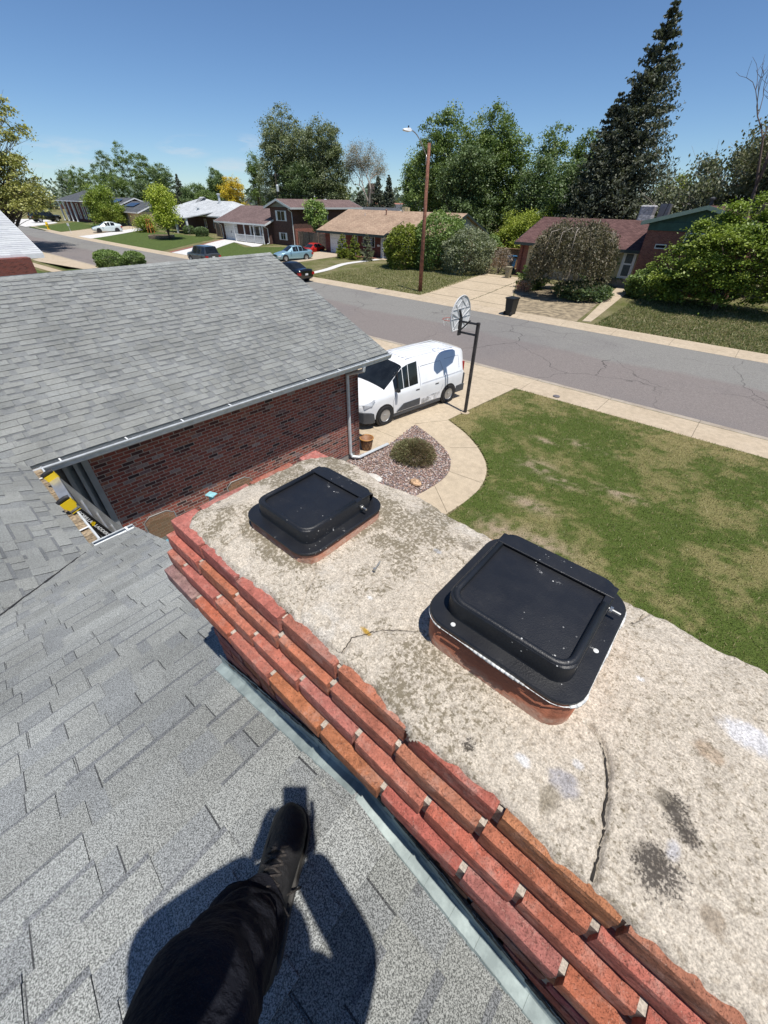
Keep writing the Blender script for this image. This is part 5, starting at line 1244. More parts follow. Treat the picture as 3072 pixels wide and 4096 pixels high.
# far woods past the last houses
r = np.random.default_rng(9); Pp = []; tn = []
for i in range(520):
    a = radians(r.uniform(-18, 96)); dist = r.uniform(150, 420); x = -sin(a)*dist; y = cos(a)*dist
    if y < 100 and x > -190: continue
    if 0 < y < 60: continue
    hh = r.uniform(5, 10)*(1.25 if r.random() < .2 else 1); m = 90; dd_ = r.normal(0, 1, (m, 3)); dd_ /= np.linalg.norm(dd_, axis=1)[:, None]
    Pp.append(np.array([x, y, hh*.5])+dd_*np.array([hh*.6, hh*.6, hh*.5])*r.uniform(.7, 1, (m, 1))); tn.append(np.full(m, r.random()))
Pp = np.concatenate(Pp); tn = np.concatenate(tn); V, F, cols = quads_from(Pp, 1.7, leafcols(len(Pp), pal((.045, .07, .04), (.06, .09, .05), (.085, .11, .06)), tn, r), r=r)
tag(np_mesh('distant_woods', V, F, cols, M_leaf), kind='stuff')
# lawn tufts across the street
def farpoly(): return [(-34.5, 29.05), (-21.2, 29.05), (-22.4, 41), (-35, 41)]
def far_col(x, y, n):
    t = fbm(x*.9, y*.9, 5, 4); q = rng.uniform(0, 1, n); c = np.where((q > .55-.5*(t-.5))[:, None], np.array([.40, .36, .20]), np.array([.19, .21, .065])); return c*rng.uniform(.7, 1.25, (n, 1))
GZ = np.vectorize(lambda y, x: gz(y, x))
tag(blades('far_lawn_grass', 60000, (-34.5, -21.3), (29.05, 41), farpoly(), far_col, h=(.05, .12), wd=.05, zf=lambda x, y: GZ(y, x)-.01), kind='stuff')
def rcol(x, y, n):
    t = fbm(x*.7, y*.7, 15, 4); q = rng.uniform(0, 1, n); c = np.where((q > .65-.7*(t-.5))[:, None], np.array([.32, .27, .15]), np.array([.13, .16, .05])); return c*rng.uniform(.7, 1.25, (n, 1))
tag(blades('yard_grass', 50000, (-7.6, 9), (29.05, 40), [(-7.7, 29.05), (9, 29.05), (9, 40), (-8.6, 40)], rcol, h=(.05, .13), wd=.05, zf=lambda x, y: GZ(y, x)-.01), kind='stuff')

# ================================================================== HOUSES ACROSS THE STREET
DRED = [(0, (.10, .03, .025)), (.4, (.17, .045, .035)), (.8, (.21, .06, .045)), (1, (.15, .05, .045))]
M_bk_dark = brick_mat('dark_red_brick', DRED, (.17, .12, .10), bump=.4)
M_bk_brown = brick_mat('brown_brick', [(0, (.07, .035, .03)), (.5, (.105, .05, .042)), (1, (.13, .065, .05))], (.13, .10, .085), bump=.4)
M_bk_red = brick_mat('orange_red_brick', [(0, (.20, .06, .045)), (.5, (.27, .085, .06)), (1, (.32, .12, .08))], (.28, .22, .19), bump=.4)
M_r_tan = far_shingle('tan_shingles', (.40, .29, .205), (.30, .205, .145), tabw=.33, exp=.17)
M_r_mar = far_shingle('maroon_shingles', (.085, .045, .042), (.145, .082, .075), exp=.16)
M_r_mar2 = far_shingle('faded_maroon_shingles', (.14, .095, .09), (.19, .135, .125), exp=.16)
M_r_white = far_shingle('white_shingles', (.50, .52, .53), (.42, .44, .45), tabw=.45, exp=.22)
M_r_dark = far_shingle('charcoal_shingles', (.075, .085, .095), (.105, .11, .12), exp=.18)
M_r_salm = far_shingle('salmon_shingles', (.40, .19, .14), (.33, .16, .12))
M_cream = simple('cream_siding_paint', (.50, .43, .26), .6, var=.12, scale=3)
M_tansid = simple('tan_stucco', (.52, .40, .27), .8, var=.08, scale=2)
M_greenpaint = simple('dark_green_paint', (.035, .095, .07), .6, var=.15, scale=4)
M_greentrim = simple('pale_green_trim', (.20, .27, .22), .6, var=.1)
M_dtrim = simple('dark_teal_trim', (.03, .045, .045), .6)
M_ltblue = simple('pale_blue_white_siding', (.56, .61, .60), .6, var=.06, scale=3)
M_wood = simple('weathered_fence_boards', (.20, .155, .12), .9, var=.3, scale=5, attr=True)
M_woodred = simple('orange_fence_boards', (.34, .20, .11), .9, var=.3, scale=5, attr=True)
M_grayveh = None
def walls(parent, x0, x1, y0, y1, z0, z1, mat, name='wall'):
    b = MB(); b.box(x0, x1, y0, y1, z0, z1); return b.build(name, mat, parent)
def gable_x(parent, x0, x1, y0, y1, zw, slope, roofm, wallm, oh=.5, og=.35, th=.14, trim=M_white, gablem=None, name='roof', yfront=None):
    """roof with the ridge along X"""
    ym = (y0+y1)/2; a0, a1 = (y0-oh if yfront is None else yfront), y1+oh; zr = zw+(ym-y0)*slope; X0_, X1_ = x0-og, x1+og; ze0 = zw-(y0-a0)*slope; ze1 = zw-oh*slope
    b = MB(); t = .04
    b.prism([(X0_, a0, ze0), (X1_, a0, ze0), (X1_, ym, zr), (X0_, ym, zr)], (0, 0, th)); b.prism([(X0_, a1, ze1), (X1_, a1, ze1), (X1_, ym+.001, zr), (X0_, ym+.001, zr)], (0, 0, th))
    r_ = b.build(name, roofm, parent)
    b = MB(); b.prism([(x0+.01, y0+.003, zw-.02), (x0+.01, y1-.003, zw-.02), (x0+.01, ym, zr-.02)], (.12, 0, 0)); b.build('gable', gablem or wallm, parent); b = MB(); b.prism([(x1-.13, y0+.003, zw-.02), (x1-.13, y1-.003, zw-.02), (x1-.13, ym, zr-.02)], (.12, 0, 0)); b.build('gable', gablem or wallm, parent)
    b = MB(); b.box(X0_, X1_, a0-.03, a0-.003, ze0-.07, ze0+th+.01); b.box(X0_, X1_, a1+.003, a1+.03, ze1-.07, ze1+th+.01)
    for xx_ in (X0_-.028, X1_+.003):
        for (ya, za, yb_, zb_) in ((a0, ze0, ym, zr), (a1, ze1, ym, zr)):
            b.prism([(xx_, ya, za-.08), (xx_, yb_, zb_-.08), (xx_, yb_, zb_+th+.015), (xx_, ya, za+th+.015)], (.025, 0, 0))
    b.build('roof_trim', trim, parent)
    return zr+th
def gable_y(parent, x0, x1, y0, y1, zw, slope, roofm, wallm, oh=.5, og=.4, th=.14, trim=M_white, gablem=None, name='roof'):
    xm = (x0+x1)/2; a0, a1 = x0-oh, x1+oh; zr = zw+(xm-x0)*slope; ze = zw-oh*slope; Y0_, Y1_ = y0-og, y1+og
    b = MB(); b.prism([(a0, Y0_, ze), (a0, Y1_, ze), (xm, Y1_, zr), (xm, Y0_, zr)], (0, 0, th)); b.prism([(a1, Y0_, ze), (a1, Y1_, ze), (xm+.001, Y1_, zr), (xm+.001, Y0_, zr)], (0, 0, th)); b.build(name, roofm, parent)
    for yy_ in (y0+.01, y1-.13): b = MB(); b.prism([(x0+.003, yy_, zw-.02), (x1-.003, yy_, zw-.02), (xm, yy_, zr-.02)], (0, .12, 0)); b.build('gable', gablem or wallm, parent)
    b = MB(); b.box(a0-.03, a0-.003, Y0_, Y1_, ze-.07, ze+th+.01); b.box(a1+.003, a1+.03, Y0_, Y1_, ze-.07, ze+th+.01)
    for yy_ in (Y0_-.028, Y1_+.003):
        for (xa, za, xb, zb_) in ((a0, ze, xm, zr), (a1, ze, xm, zr)): b.prism([(xa, yy_, za-.10), (xb, yy_, zb_-.10), (xb, yy_, zb_+th+.015), (xa, yy_, za+th+.015)], (0, .025, 0))
    b.build('roof_trim', trim, parent)
    return zr+th
def window(parent, face, a0, a1, p, z0, z1, mull=1, frame=M_white, shutter=None, glass=M_glass):
    """face '-y' (street side) at y=p or '+x' at x=p; a0..a1 along the wall"""
    def bxx(b, u0, u1, d0, d1, za, zb_):
        if face == '-y': b.box(u0, u1, p-d1, p-d0, za, zb_)
        else: b.box(p+d0, p+d1, u0, u1, za, zb_)
    b = MB(); f = .06
    bxx(b, a0, a0+f, .0, .05, z0, z1); bxx(b, a1-f, a1, .0, .05, z0, z1); bxx(b, a0+f, a1-f, .0, .05, z1-f, z1); bxx(b, a0+f, a1-f, .0, .07, z0, z0+f)
    for i in range(mull): m = a0+(a1-a0)*(i+1)/(mull+1); bxx(b, m-.025, m+.025, .0, .045, z0+f, z1-f)
    w_ = b.build('window', frame, parent)
    g = MB(); bxx(g, a0+f, a1-f, .003, .015, z0+f, z1-f); g.build('pane', glass, w_)
    if shutter:
        for s0, s1 in ((a0-.36, a0-.03), (a1+.03, a1+.36)):
            s = MB(); bxx(s, s0, s1, .0, .045, z0-.02, z1+.02)
            for q in range(int((z1-z0)/.12)): bxx(s, s0+.05, s1-.05, .047, .058, z0+.06+q*.12, z0+.12+q*.12)
            s.build('shutter', shutter, parent)
    return w_
def garage_door(parent, a0, a1, y, z0, z1, mat=M_white, rows=4, hardware=True, wins=False):
    b = MB(); h = (z1-z0)/rows
    for i in range(rows):
        b.box(a0, a1, y-.05, y-.003, z0+i*h+.008, z0+(i+1)*h-.008)
        n = max(2, int((a1-a0)/.6))
        for j in range(n): u = a0+(a1-a0)*(j+.12)/n; v = a0+(a1-a0)*(j+.88)/n; b.box(u, v, y-.062, y-.052, z0+i*h+.1, z0+(i+1)*h-.1)
    b.box(a0-.1, a0-.003, y-.07, y-.003, z0, z1+.1); b.box(a1+.003, a1+.1, y-.07, y-.003, z0, z1+.1); b.box(a0, a1, y-.07, y-.003, z1+.003, z1+.1)
    g = b.build('garage_door', mat, parent)
    if hardware:
        m = (a0+a1)/2; b = MB(); b.box(m-.06, m+.06, y-.085, y-.064, z0+1.0, z0+1.35); b.build('handle', M_black, g)
        for dz in (.35, 1.95):
            for s in (0, 1): e = a0+.05 if s == 0 else a1-.4; b = MB(); b.box(e, e+.35, y-.08, y-.064, z0+dz, z0+dz+.04); b.build('strap_hinge', M_black, g)
    return g
def door(parent, face, a0, a1, p, z0, z1, mat=M_white, pane=True):
    def bxx(b, u0, u1, d0, d1, za, zb_):
        if face == '-y': b.box(u0, u1, p-d1, p-d0, za, zb_)
        else: b.box(p+d0, p+d1, u0, u1, za, zb_)
    b = MB(); bxx(b, a0-.09, a0-.003, 0, .07, z0, z1+.09); bxx(b, a1+.003, a1+.09, 0, .07, z0, z1+.09); bxx(b, a0, a1, 0, .07, z1+.003, z1+.09); bxx(b, a0, a1, 0, .04, z0, z1)
    d = b.build('door', mat, parent)
    if pane:
        g = MB(); bxx(g, a0+.14, a1-.14, .042, .05, z0+1.12, z1-.15); bxx(g, a0+.14, a1-.14, .042, .05, z0+.2, z0+1.0); g.build('pane', simple('screen_glass', (.10, .12, .13), .15), d)
    h = MB(); bxx(h, a1-.1, a1-.06, .042, .09, z0+1.0, z0+1.06); h.build('handle', M_rim, d)
    return d
def downspout_v(parent, x, y, z0, z1, oy=-.5, mat=M_white):
    b = MB(); b.tube([(x, y+oy, z1), (x, y+oy, z1-.12), (x, y-.06, z1-.45), (x, y-.06, z0+.2), (x, y-.5, z0+.08)], .055, 6); b.build('downspout', mat, parent)
def vent(parent, x, y, z, h=.5, r=.06, cap=True, mat=None, name='vent_pipe'):
    b = MB(); b.lathe([(r, z-.3), (r, z+h)]+([(r*1.9, z+h), (r*1.9, z+h+.08), (r*.4, z+h+.16)] if cap else []), 10, (x, y, 0)); b.build(name, mat or M_whitemetal, parent)

# ---- tan roofed house (C)
H3 = empty('bungalow', (-42, 43, .3), 0, 'one storey brick house under a tan shingle roof with a white garage door', 'house')
g = .3
x0, x1 = -48.4, -30.2; yf, ybk = 43.6, 53.6
walls(H3, x0, x1, yf, ybk, g, 2.95, M_bk_dark)
gable_x(H3, x0, x1, yf, ybk, 3.0, .36, M_r_tan, M_bk_dark, oh=.55, og=.5, trim=M_dtrim, gablem=M_ltblue)
# deeper porch roof over the left two thirds
b = MB(); b.prism([(x0-.5, 42.45, 2.60), (-37.0, 42.45, 2.60), (-37.0, 46.0, 3.885), (x0-.5, 46.0, 3.885)], (0, 0, .15)); b.build('porch_roof', M_r_tan, H3)
b = MB(); b.box(x0-.5, -37.0, 42.42, 42.447, 2.5, 2.76); b.prism([(-36.997, 42.45, 2.52), (-36.997, 46, 3.8), (-36.997, 46, 4.04), (-36.997, 42.45, 2.76)], (.03, 0, 0)); b.build('porch_trim', M_dtrim, H3)
garage_door(H3, -47.3, -44.6, yf, g, 2.45)
window(H3, '-y', -41.4, -39.4, yf, 1.35, 2.45, 1); window(H3, '-y', -43.2, -42.3, yf, 1.35, 2.45, 0)
window(H3, '-y', -35.0, -33.2, yf, 1.3, 2.4, 1)
door(H3, '-y', -38.3, -37.35, yf, g+.05, 2.4)
window(H3, '+x', 45.6, 46.8, x1, 1.3, 2.4, 0)
for px_ in (-44.2, -41.9, -39.1, -37.2):   # lacy iron posts
    b = MB()
    for s in (-.1, .1): b.tube([(px_+s, 42.6, g), (px_+s, 42.6, 2.6)], .018, 5)
    for q in range(9): b.tube([(px_-.1, 42.6, g+.15+q*.25), (px_+.1, 42.6, g+.27+q*.25)], .012, 4)
    b.build('porch_post', M_white, H3)
b = MB(); b.box(-38.9, -36.6, 42.2, yf-.003, g-.1, g+.06); b.build('porch_step', M_walkc, H3)
b = MB(); b.box(x1+.003, x1+.03, 48.1, 48.5, 4.0, 4.7); b.build('gable_vent', M_greytrim, H3)
b = MB(); b.box(-38.9, -38.55, yf-.15, yf-.01, 1.5, 1.68); b.build('mail_slot', M_white, H3)
vent(H3, -40.9, 47.4, 4.4, .55, .07, True, simple('rusty_pipe', (.22, .10, .07), .7)); vent(H3, -39.0, 48.4, 4.7, .35, .12, False, simple('beige_vent', (.42, .36, .28), .7)); vent(H3, -44.2, 47.0, 4.2, .45, .03, False)
b = MB(); b.box(-39.6, -39.1, 49.0, 49.5, 4.5, 5.35); b.box(-38.9, -38.7, 49, 49.4, 4.5, 5.3); b.build('swamp_cooler', M_cream, H3)
b = MB(); b.box(-44.4, -38.2, 41.9, 42.6, .25, .42, 0)
for i in range(40): u = -44.4+i*.156; b.box(u+.005, u+.15, 41.86, 41.897, .24, .44)
tag(b.build('planter_edging', M_bk_red), 'low red brick edging round the three cone evergreens', 'edging')
# ---- two storey house (B)
H2 = empty('split_level_house', (-62, 45, .3), 0, 'two storey brown brick house with faded maroon roofs, shuttered window and white porch rail', 'house')
walls(H2, -75.2, -61.9, 44.2, 54, g, 3.0, M_bk_brown)
gable_x(H2, -75.2, -61.9, 44.2, 54, 3.05, .36, M_r_mar2, M_bk_brown, oh=.9, og=.5, trim=M_white)
walls(H2, -61.95, -56.7, 45.0, 58.5, g, 4.95, M_bk_brown)
gable_y(H2, -61.95, -56.7, 45.0, 58.5, 5.0, .30, M_r_mar2, M_bk_brown, oh=.55, og=.7, trim=M_whitemetal, gablem=M_greytrim)
garage_door(H2, -74.0, -70.4, 44.2, g, 2.55)
window(H2, '-y', -60.3, -58.5, 45.0, 3.35, 4.55, 1, shutter=M_white); window(H2, '-y', -60.0, -58.8, 45.0, 1.0, 1.9, 1, shutter=M_white)
window(H2, '+x', 50.6, 51.8, -56.7, 3.5, 4.7, 1); window(H2, '-y', -66.5, -64.2, 44.2, 1.2, 2.5, 1, shutter=M_white)
b = MB(); b.box(-56.697, -56.66, 45.2, 58.4, .35, 2.5); b.build('lower_brick_band', M_bk_red, H2)
for px_ in (-70.0, -67.2, -64.6, -62.3):
    b = MB(); b.box(px_-.07, px_+.07, 43.35, 43.49, g, 2.72); b.build('porch_post', M_white, H2)
b = MB(); b.box(-69.9, -62.4, 43.38, 43.46, 1.28, 1.36); b.box(-69.9, -62.4, 43.38, 43.46, .42, .5)
x = -69.8
while x < -62.4: b.box(x, x+.07, 43.39, 43.45, .5, 1.28); x += .2
b.build('porch_rail', M_white, H2)
downspout_v(H2, -56.8, 45.0, g, 4.85, -.6); downspout_v(H2, -62.0, 44.2, g, 2.75, -.8); downspout_v(H2, -74.9, 44.2, g, 2.75, -.8)
vent(H2, -58.5, 51, 5.7, .5, .05); vent(H2, -60.5, 55, 5.6, .25, .15)
# ---- white roofed house (A)
H1 = empty('white_roof_house', (-90, 50, .35), 0, 'long low house under a bright white shingle roof with carport posts', 'house')
walls(H1, -105, -82.5, 49.8, 61, .3, 3.3, M_bk_brown)
def hip(parent, x0, x1, y0, y1, ze, slope, m, oh=.6, th=.14, trim=M_white):
    a, b_, c, d_ = x0-oh, x1+oh, y0-oh, y1+oh; h = (d_-c)/2; ze -= oh*slope; zr = ze+h*slope; ym = (c+d_)/2; b = MB()
    v = [(a, c, ze), (b_, c, ze), (b_, d_, ze), (a, d_, ze), (a+h, ym, zr), (b_-h, ym, zr)]; v2 = [(p[0], p[1], p[2]-th) for p in v]
    b.add(v+v2, [(0, 1, 5, 4), (1, 2, 5), (2, 3, 4, 5), (3, 0, 4), (0, 6, 7, 1), (1, 7, 8, 2), (2, 8, 9, 3), (3, 9, 6, 0), (9, 8, 7, 6)]); b.build('roof', m, parent)
    b = MB(); 
    for (q0, q1, q2, q3) in ((a-.03, b_+.03, c-.03, c-.003), (a-.03, b_+.03, d_+.003, d_+.03), (a-.03, a-.003, c, d_), (b_+.003, b_+.03, c, d_)): b.box(q0, q1, q2, q3, ze-th-.03, ze+.01)
    b.build('eave_trim', trim, parent)
hip(H1, -105, -82.5, 49.8, 61, 3.35, .36, M_r_white)
walls(H1, -108, -98, 55, 66, .3, 3.3, M_bk_brown); hip(H1, -112, -100, 52, 66, 3.6, .34, M_r_white)
b = MB(); b.prism([(-97.5, 44.6, 2.75), (-88.0, 44.6, 2.75), (-88, 50.6, 3.6), (-97.5, 50.6, 3.6)], (0, 0, .14)); b.build('carport_roof', M_r_white, H1)
for px_, yy_ in ((-97.2, 44.9), (-92.5, 44.9), (-88.3, 44.9)):
    b = MB(); b.box(px_-.16, px_+.16, yy_-.16, yy_+.16, .3, 2.8); b.build('carport_post', M_white, H1)
window(H1, '-y', -87.2, -85.4, 49.8, 1.2, 2.6, 1); window(H1, '-y', -90.6, -89.8, 49.8, 1.2, 2.6, 0); downspout_v(H1, -83.0, 49.8, .3, 3.1, -.5)
vent(H1, -91.5, 54.5, 5.0, 1.4, .22); vent(H1, -95, 51.4, 4.0, .2, .2)
P = atZ(760, 935, .35); hedge(760, 938, 48, 900, DKGREEN*1.3, 'round clipped shrub by the carport of the white roofed house, left of two', 251, 2500, .16, z=.3, lump=.06); hedge(810, 946, 58, 906, DKGREEN*1.3, 'round clipped shrub before the white roofed house, right of two', 252, 3000, .16, z=.3, lump=.06)
# ---- columned house (E)
H0 = empty('columned_house', (-150, 46, .3), 0, 'tall dark roofed house with white entrance columns and a tan garage wing', 'house')
walls(H0, -158, -140, 46.4, 56, .3, 4.9, M_bk_dark); hip(H0, -158, -140, 45.0, 56, 4.95, .34, M_r_dark, oh=.7)
for px_ in (-156.5, -153.2, -149.9, -146.6):
    b = MB(); b.lathe([(.3, .3), (.3, .45), (.2, .5), (.17, 4.55), (.26, 4.65), (.26, 4.8)], 12, (px_, 44.7, 0)); b.build('column', M_white, H0)
for a in (-152.6, -149.2, -145.6, -142.6): window(H0, '-y', a, a+1.0, 46.4, .9, 4.2, 0, shutter=M_white)
walls(H0, -140, -126.2, 47.5, 57, .3, 3.7, M_bk_brown); gable_x(H0, -140, -126.2, 47.5, 57, 3.8, .34, M_r_dark, M_bk_brown, trim=M_white)
walls(H0, -126.2, -112.8, 47.2, 56, .3, 3.15, M_tansid); gable_x(H0, -126.2, -112.8, 47.2, 56, 3.2, .36, M_r_dark, M_tansid, oh=.7, gablem=M_greytrim)
garage_door(H0, -123.8, -119.8, 47.2, .3, 2.6, simple('grey_garage_door', (.25, .27, .28), .6), hardware=False)
b = MB(); b.prism([(-134, 48.3, 4.38), (-128.5, 48.3, 4.38), (-128.5, 50.6, 5.16), (-134, 50.6, 5.16)], (0, 0, .06)); b.build('solar_panel', simple('solar_cell_glass', (.012, .018, .035), .15, var=.3), H0); b = MB(); b.prism([(-124, 48.6, 3.98), (-119, 48.6, 3.98), (-119, 50.4, 4.62), (-124, 50.4, 4.62)], (0, 0, .06)); b.build('solar_panel', bpy.data.materials['solar_cell_glass'], H0)
# ---- neighbour with white roof on our side (F)
Hn = empty('neighbour_house', (-46, 4, 0), 0, 'next door red brick house with a bright white lapped shingle roof corner', 'house')
fx1, fy1 = -39.9, 8.35
walls(Hn, -58, fx1, -6, fy1, 0, 2.5, M_bk_dark)
M_lap = None
def fn_roof():
    xe, ye = -41.0, 9.42
    e = Vector(atZ(171, 1015, 2.6)); ex, ey = e.x, e.y; sl = .34; zr_x = None
    b = MB()
    # ridge along X direction, the slope we see faces our way (+X)
    rx = -56.5; o = Vector((ex, ey, 2.6))
    n = 0; v = 0.0; ex_ = .30; R_ = random.Random(4); L_ = 17.5; ct, st_ = cos(math.atan(sl)), sin(math.atan(sl))
    while v*ct < 9.5:
        y = ey
        while y > ey-L_:
            w_ = R_.uniform(.55, .75); q0 = (ex-v*ct, 2.6+v*st_); q1 = (ex-(v+ex_+.05)*ct, 2.6+(v+ex_+.05)*st_); y2 = max(y-w_, ey-L_); hh = .03+R_.uniform(0, .012); inset = R_.choice([0, .05])
            b.add([(q0[0]-inset*ct, y, q0[1]+hh+inset*st_), (q0[0]-inset*ct, y2, q0[1]+hh+inset*st_), (q1[0], y2, q1[1]+.005), (q1[0], y, q1[1]+.005), (q0[0]-inset*ct, y, q0[1]-.0), (q0[0]-inset*ct, y2, q0[1]-.0)], [(0, 1, 2, 3), (4, 5, 1, 0), (4, 0, 3), (5, 2, 1)], col=(1, 1, 1) if R_.random() > .3 else (.88, .88, .9)); y = y2
        v += ex_
    b.build('roof', simple('white_lap_shingles', (.46, .475, .48), .7, var=.05, scale=4, attr=True), Hn)
    b = MB(); h = 9.5*sl; b.prism([(ex-.02, ey-.02, 2.58), (ex-9.5, ey-.02, 2.58+h), (ex-19, ey-.02, 2.58), ], (0, -L_, 0)); b.build('gable', M_bk_dark, Hn)
    b = MB(); b.box(ex-.0, ex+.03, ey-L_, ey, 2.36, 2.64); b.prism([(ex, ey+.003, 2.38), (ex-9.5, ey+.003, 2.38+h), (ex-9.5, ey+.003, 2.66+h), (ex, ey+.003, 2.66)], (0, .03, 0)); b.build('eave_trim', M_white, Hn)
    return ex, ey
fn_roof()
sheet('side_walk', [(-64, 12.2), (-41, 12.9), (-41, 13.7), (-64, 13.2)], M_walkc, dz=.01)
sheet('neighbour_drive', [(-66, 13.9), (-55, 14.1), (-54, 15.6), (-68, 15.6)], M_walkc, dz=.012)
# ---- maroon roofed house (D)
H4 = empty('ranch_house', (-14, 44, .3), 0, 'single storey house under a dark maroon roof with cream siding and green gabled brick wing', 'house')
x0, x1 = -20.1, -9.3
walls(H4, x0, x1, 43.2, 53, .3, 3.05, M_bk_red); 
gable_x(H4, x0, x1-.36, 43.2, 53, 3.15, .33, M_r_mar, M_bk_red, oh=.7, og=.34, trim=M_dtrim)
b = MB(); b.box(x0+.95, x1+.0, 43.08, 43.197, .95, 3.05)
for q in range(10): b.box(x0+.95, x1+.0, 43.06, 43.079, .97+q*.21, 1.16+q*.21)
b.build('siding_panel', M_cream, H4)
b = MB(); b.box(x0+.9, x1+.0, 43.02, 43.196, .2, .945); b.build('foundation', M_gutc, H4)
window(H4, '-y', -18.6, -15.4, 43.05, 1.2, 2.6, 2, frame=M_cream)
door(H4, '-y', -10.55, -9.7, 43.05, .98, 2.92)
b = MB(); b.tube([(x0+.35, 43.15-.6, 3.0), (x0+.35, 43.1, 2.7), (x0+.35, 43.1, .4), (x0+.1, 42.6, .3)], .05, 6); b.build('downspout', simple('maroon_metal', (.15, .04, .035), .5), H4)
walls(H4, x1-.02, -2.4, 42.2, 54, .3, 4.95, M_bk_red)
gable_y(H4, x1-.02, -2.4, 42.2, 54, 4.98, .26, M_r_mar, M_greenpaint, oh=.5, og=.5, trim=M_greentrim, gablem=M_greenpaint)
b = MB(); b.box(x1-.02, -2.4, 42.12, 42.196, 4.45, 4.96); b.build('green_band', M_greenpaint, H4)
window(H4, '-y', -6.6, -4.6, 42.2, 3.3, 4.4, 1, glass=simple('reflecting_glass', (.07, .08, .09), .1)); window(H4, '-y', -8.4, -7.6, 42.2, 3.3, 3.6, 0)
vent(H4, -6.5, 47, 5.7, .7, .13, True, simple('dark_flue', (.06, .06, .06), .6))
H4b = MB(); P = atY(2590, 850, 48.6)
ac = empty('roof_cooler', (P[0], 48.6, 4.85), 0, 'boxy evaporative cooler wrapped in grey plastic sheet on the maroon roof', 'cooler')
b = MB(); b.loft([rrect(P[0], 48.6, .62, .55, .12, 4.78, 3), rrect(P[0]-.02, 48.6, .56, .5, .12, 5.3, 3), rrect(P[0], 48.6, .6, .52, .12, 5.88, 3), rrect(P[0], 48.6, .5, .42, .1, 5.97, 3)]); b.build('cover', simple('grey_tarpaulin', (.33, .33, .34), .55, var=.35, scale=7, bump=.9, bscale=9), ac)
b = MB(); b.box(P[0]+.7, P[0]+1.5, 49.3, 50, 4.9, 6.1); b.build('housing', simple('dark_grey_metal', (.12, .13, .15), .6), ac)
b = MB(); b.tube([(P[0]+1.3, 48.4, 4.8), (P[0]+1.5, 48.4, 6.4)], .03, 6); b.build('mast', M_black, ac)
sheet('path', [tuple(atZ(2329, 1285, .0)[:2]), tuple(atZ(2363, 1288, 0)[:2]), (-9.05, 42.9), (-10.25, 42.9)], M_walkc, dz=.03, sub=[31, 33, 35, 37, 39, 41], th=.05)
sheet('far_driveway', [(-21.3, 29.0), (-13.2, 29.0), (-15.2, 33), (-17.0, 37), (-18.9, 41.5), (-22.6, 41.5), (-22.3, 36)], conc('cracked_driveway_concrete', (.47, .385, .275), 3.4, 'Y', amt=.6, jw=.12, joff=.4), dz=.02, sub=[31, 33, 35, 37, 39])
b = MB(); R_ = random.Random(3)
for i in range(70): t = i/70; x = -17.2-.9*t+R_.uniform(-.05, .05); y = 29.2+11.6*t; b.tube([(x, y, gz(y)+.022), (x-.02, y+.17, gz(y+.17)+.024)], R_.uniform(.015, .035), 4)
tag(b.build('driveway_joint', simple('mossy_joint', (.09, .09, .045), .95, var=.3)), kind='structure')
sheet('bare_yard', [(-13.3, 29.05), (-8.7, 29.05), (-9.5, 36), (-10.6, 40), (-18.5, 40.5), (-16.9, 37), (-15.1, 33)], simple('bare_dirt', (.25, .20, .13), .95, var=.45, scale=2.5, bump=.5), dz=.012, sub=[31, 33, 35, 37, 39])
# driveways and walks of the others
def drv(name, pts, mat, dz=.02): return sheet(name, pts, mat, dz=dz, sub=[30.5, 32, 34, 36, 38, 40, 42])
M_newconc = conc('new_white_concrete', (.60, .59, .57), 3.0, amt=.1)
drv('concrete_drive', [(-63.5, 29.1), (-57.8, 29.1), (-70.2, 44.1), (-74.2, 44.1)], M_newconc)
b = MB(); b.quad((-64.3, 29.1, .03), (-63.4, 29.1, .03), (-74.1, 44, .385), (-74.8, 44, .385)); tag(b.build('red_brick_border', M_bk_red), kind='structure')
drv('walkway', [(-70, 43.2), (-70, 42.3), (-60.5, 40.0), (-60.3, 41.0), (-62.3, 43.2)], M_newconc, .022)
wk = smooth_curve([(-36.6, 29.2), (-37.3, 33), (-38.6, 37), (-38.2, 40.5), (-38.1, 42.2)], 5); wk2 = [(p[0]+.95, p[1]) for p in wk]
drv('front_path', wk+wk2[::-1], M_newconc)
drv('side_drive', [(-47.2, 29.2), (-43.9, 29.2), (-43.3, 36), (-43.2, 43.4), (-48.8, 43.4), (-47.6, 36)], M_walkc)
drv('wide_driveway', [(-112, 29.5), (-97.5, 29.2), (-113, 47), (-124.5, 47)], M_walkc)
drv('new_slab', [(-99.5, 29.4), (-93, 29.2), (-107, 46.5), (-112, 46.5)], M_newconc, .03)
drv('lot_driveway', [(-150, 31.0), (-135, 30.0), (-147, 40), (-175, 44), (-178, 37)], M_newconc)
M_greengrass = simple('watered_grass', (.075, .105, .03), .95, var=.5, scale=8, bump=.6, spec=.1)
for nm, pts in (('lawn_patch', [(-96.5, 29.1), (-66.4, 29.1), (-76, 43), (-90, 48), (-108, 48)]), ('lawn_strip', [(-56.5, 29.1), (-43.5, 29.1), (-49.5, 42.5), (-56, 44), (-61, 39), (-69, 42)]), ('corner_lawn', [(-134, 30.3), (-113.5, 29.7), (-126, 46), (-147, 44)]), ('next_lawn', [(-56, 6), (-41, 6), (-41, 12.2), (-64, 11.8)]), ('verge_lawn', [(-64, 13.9), (-41, 13.9), (-30, 15.5), (-53, 15.5)])):
    sheet(nm, pts, M_greengrass, dz=.012, sub=[31, 33, 35, 37, 39, 41])

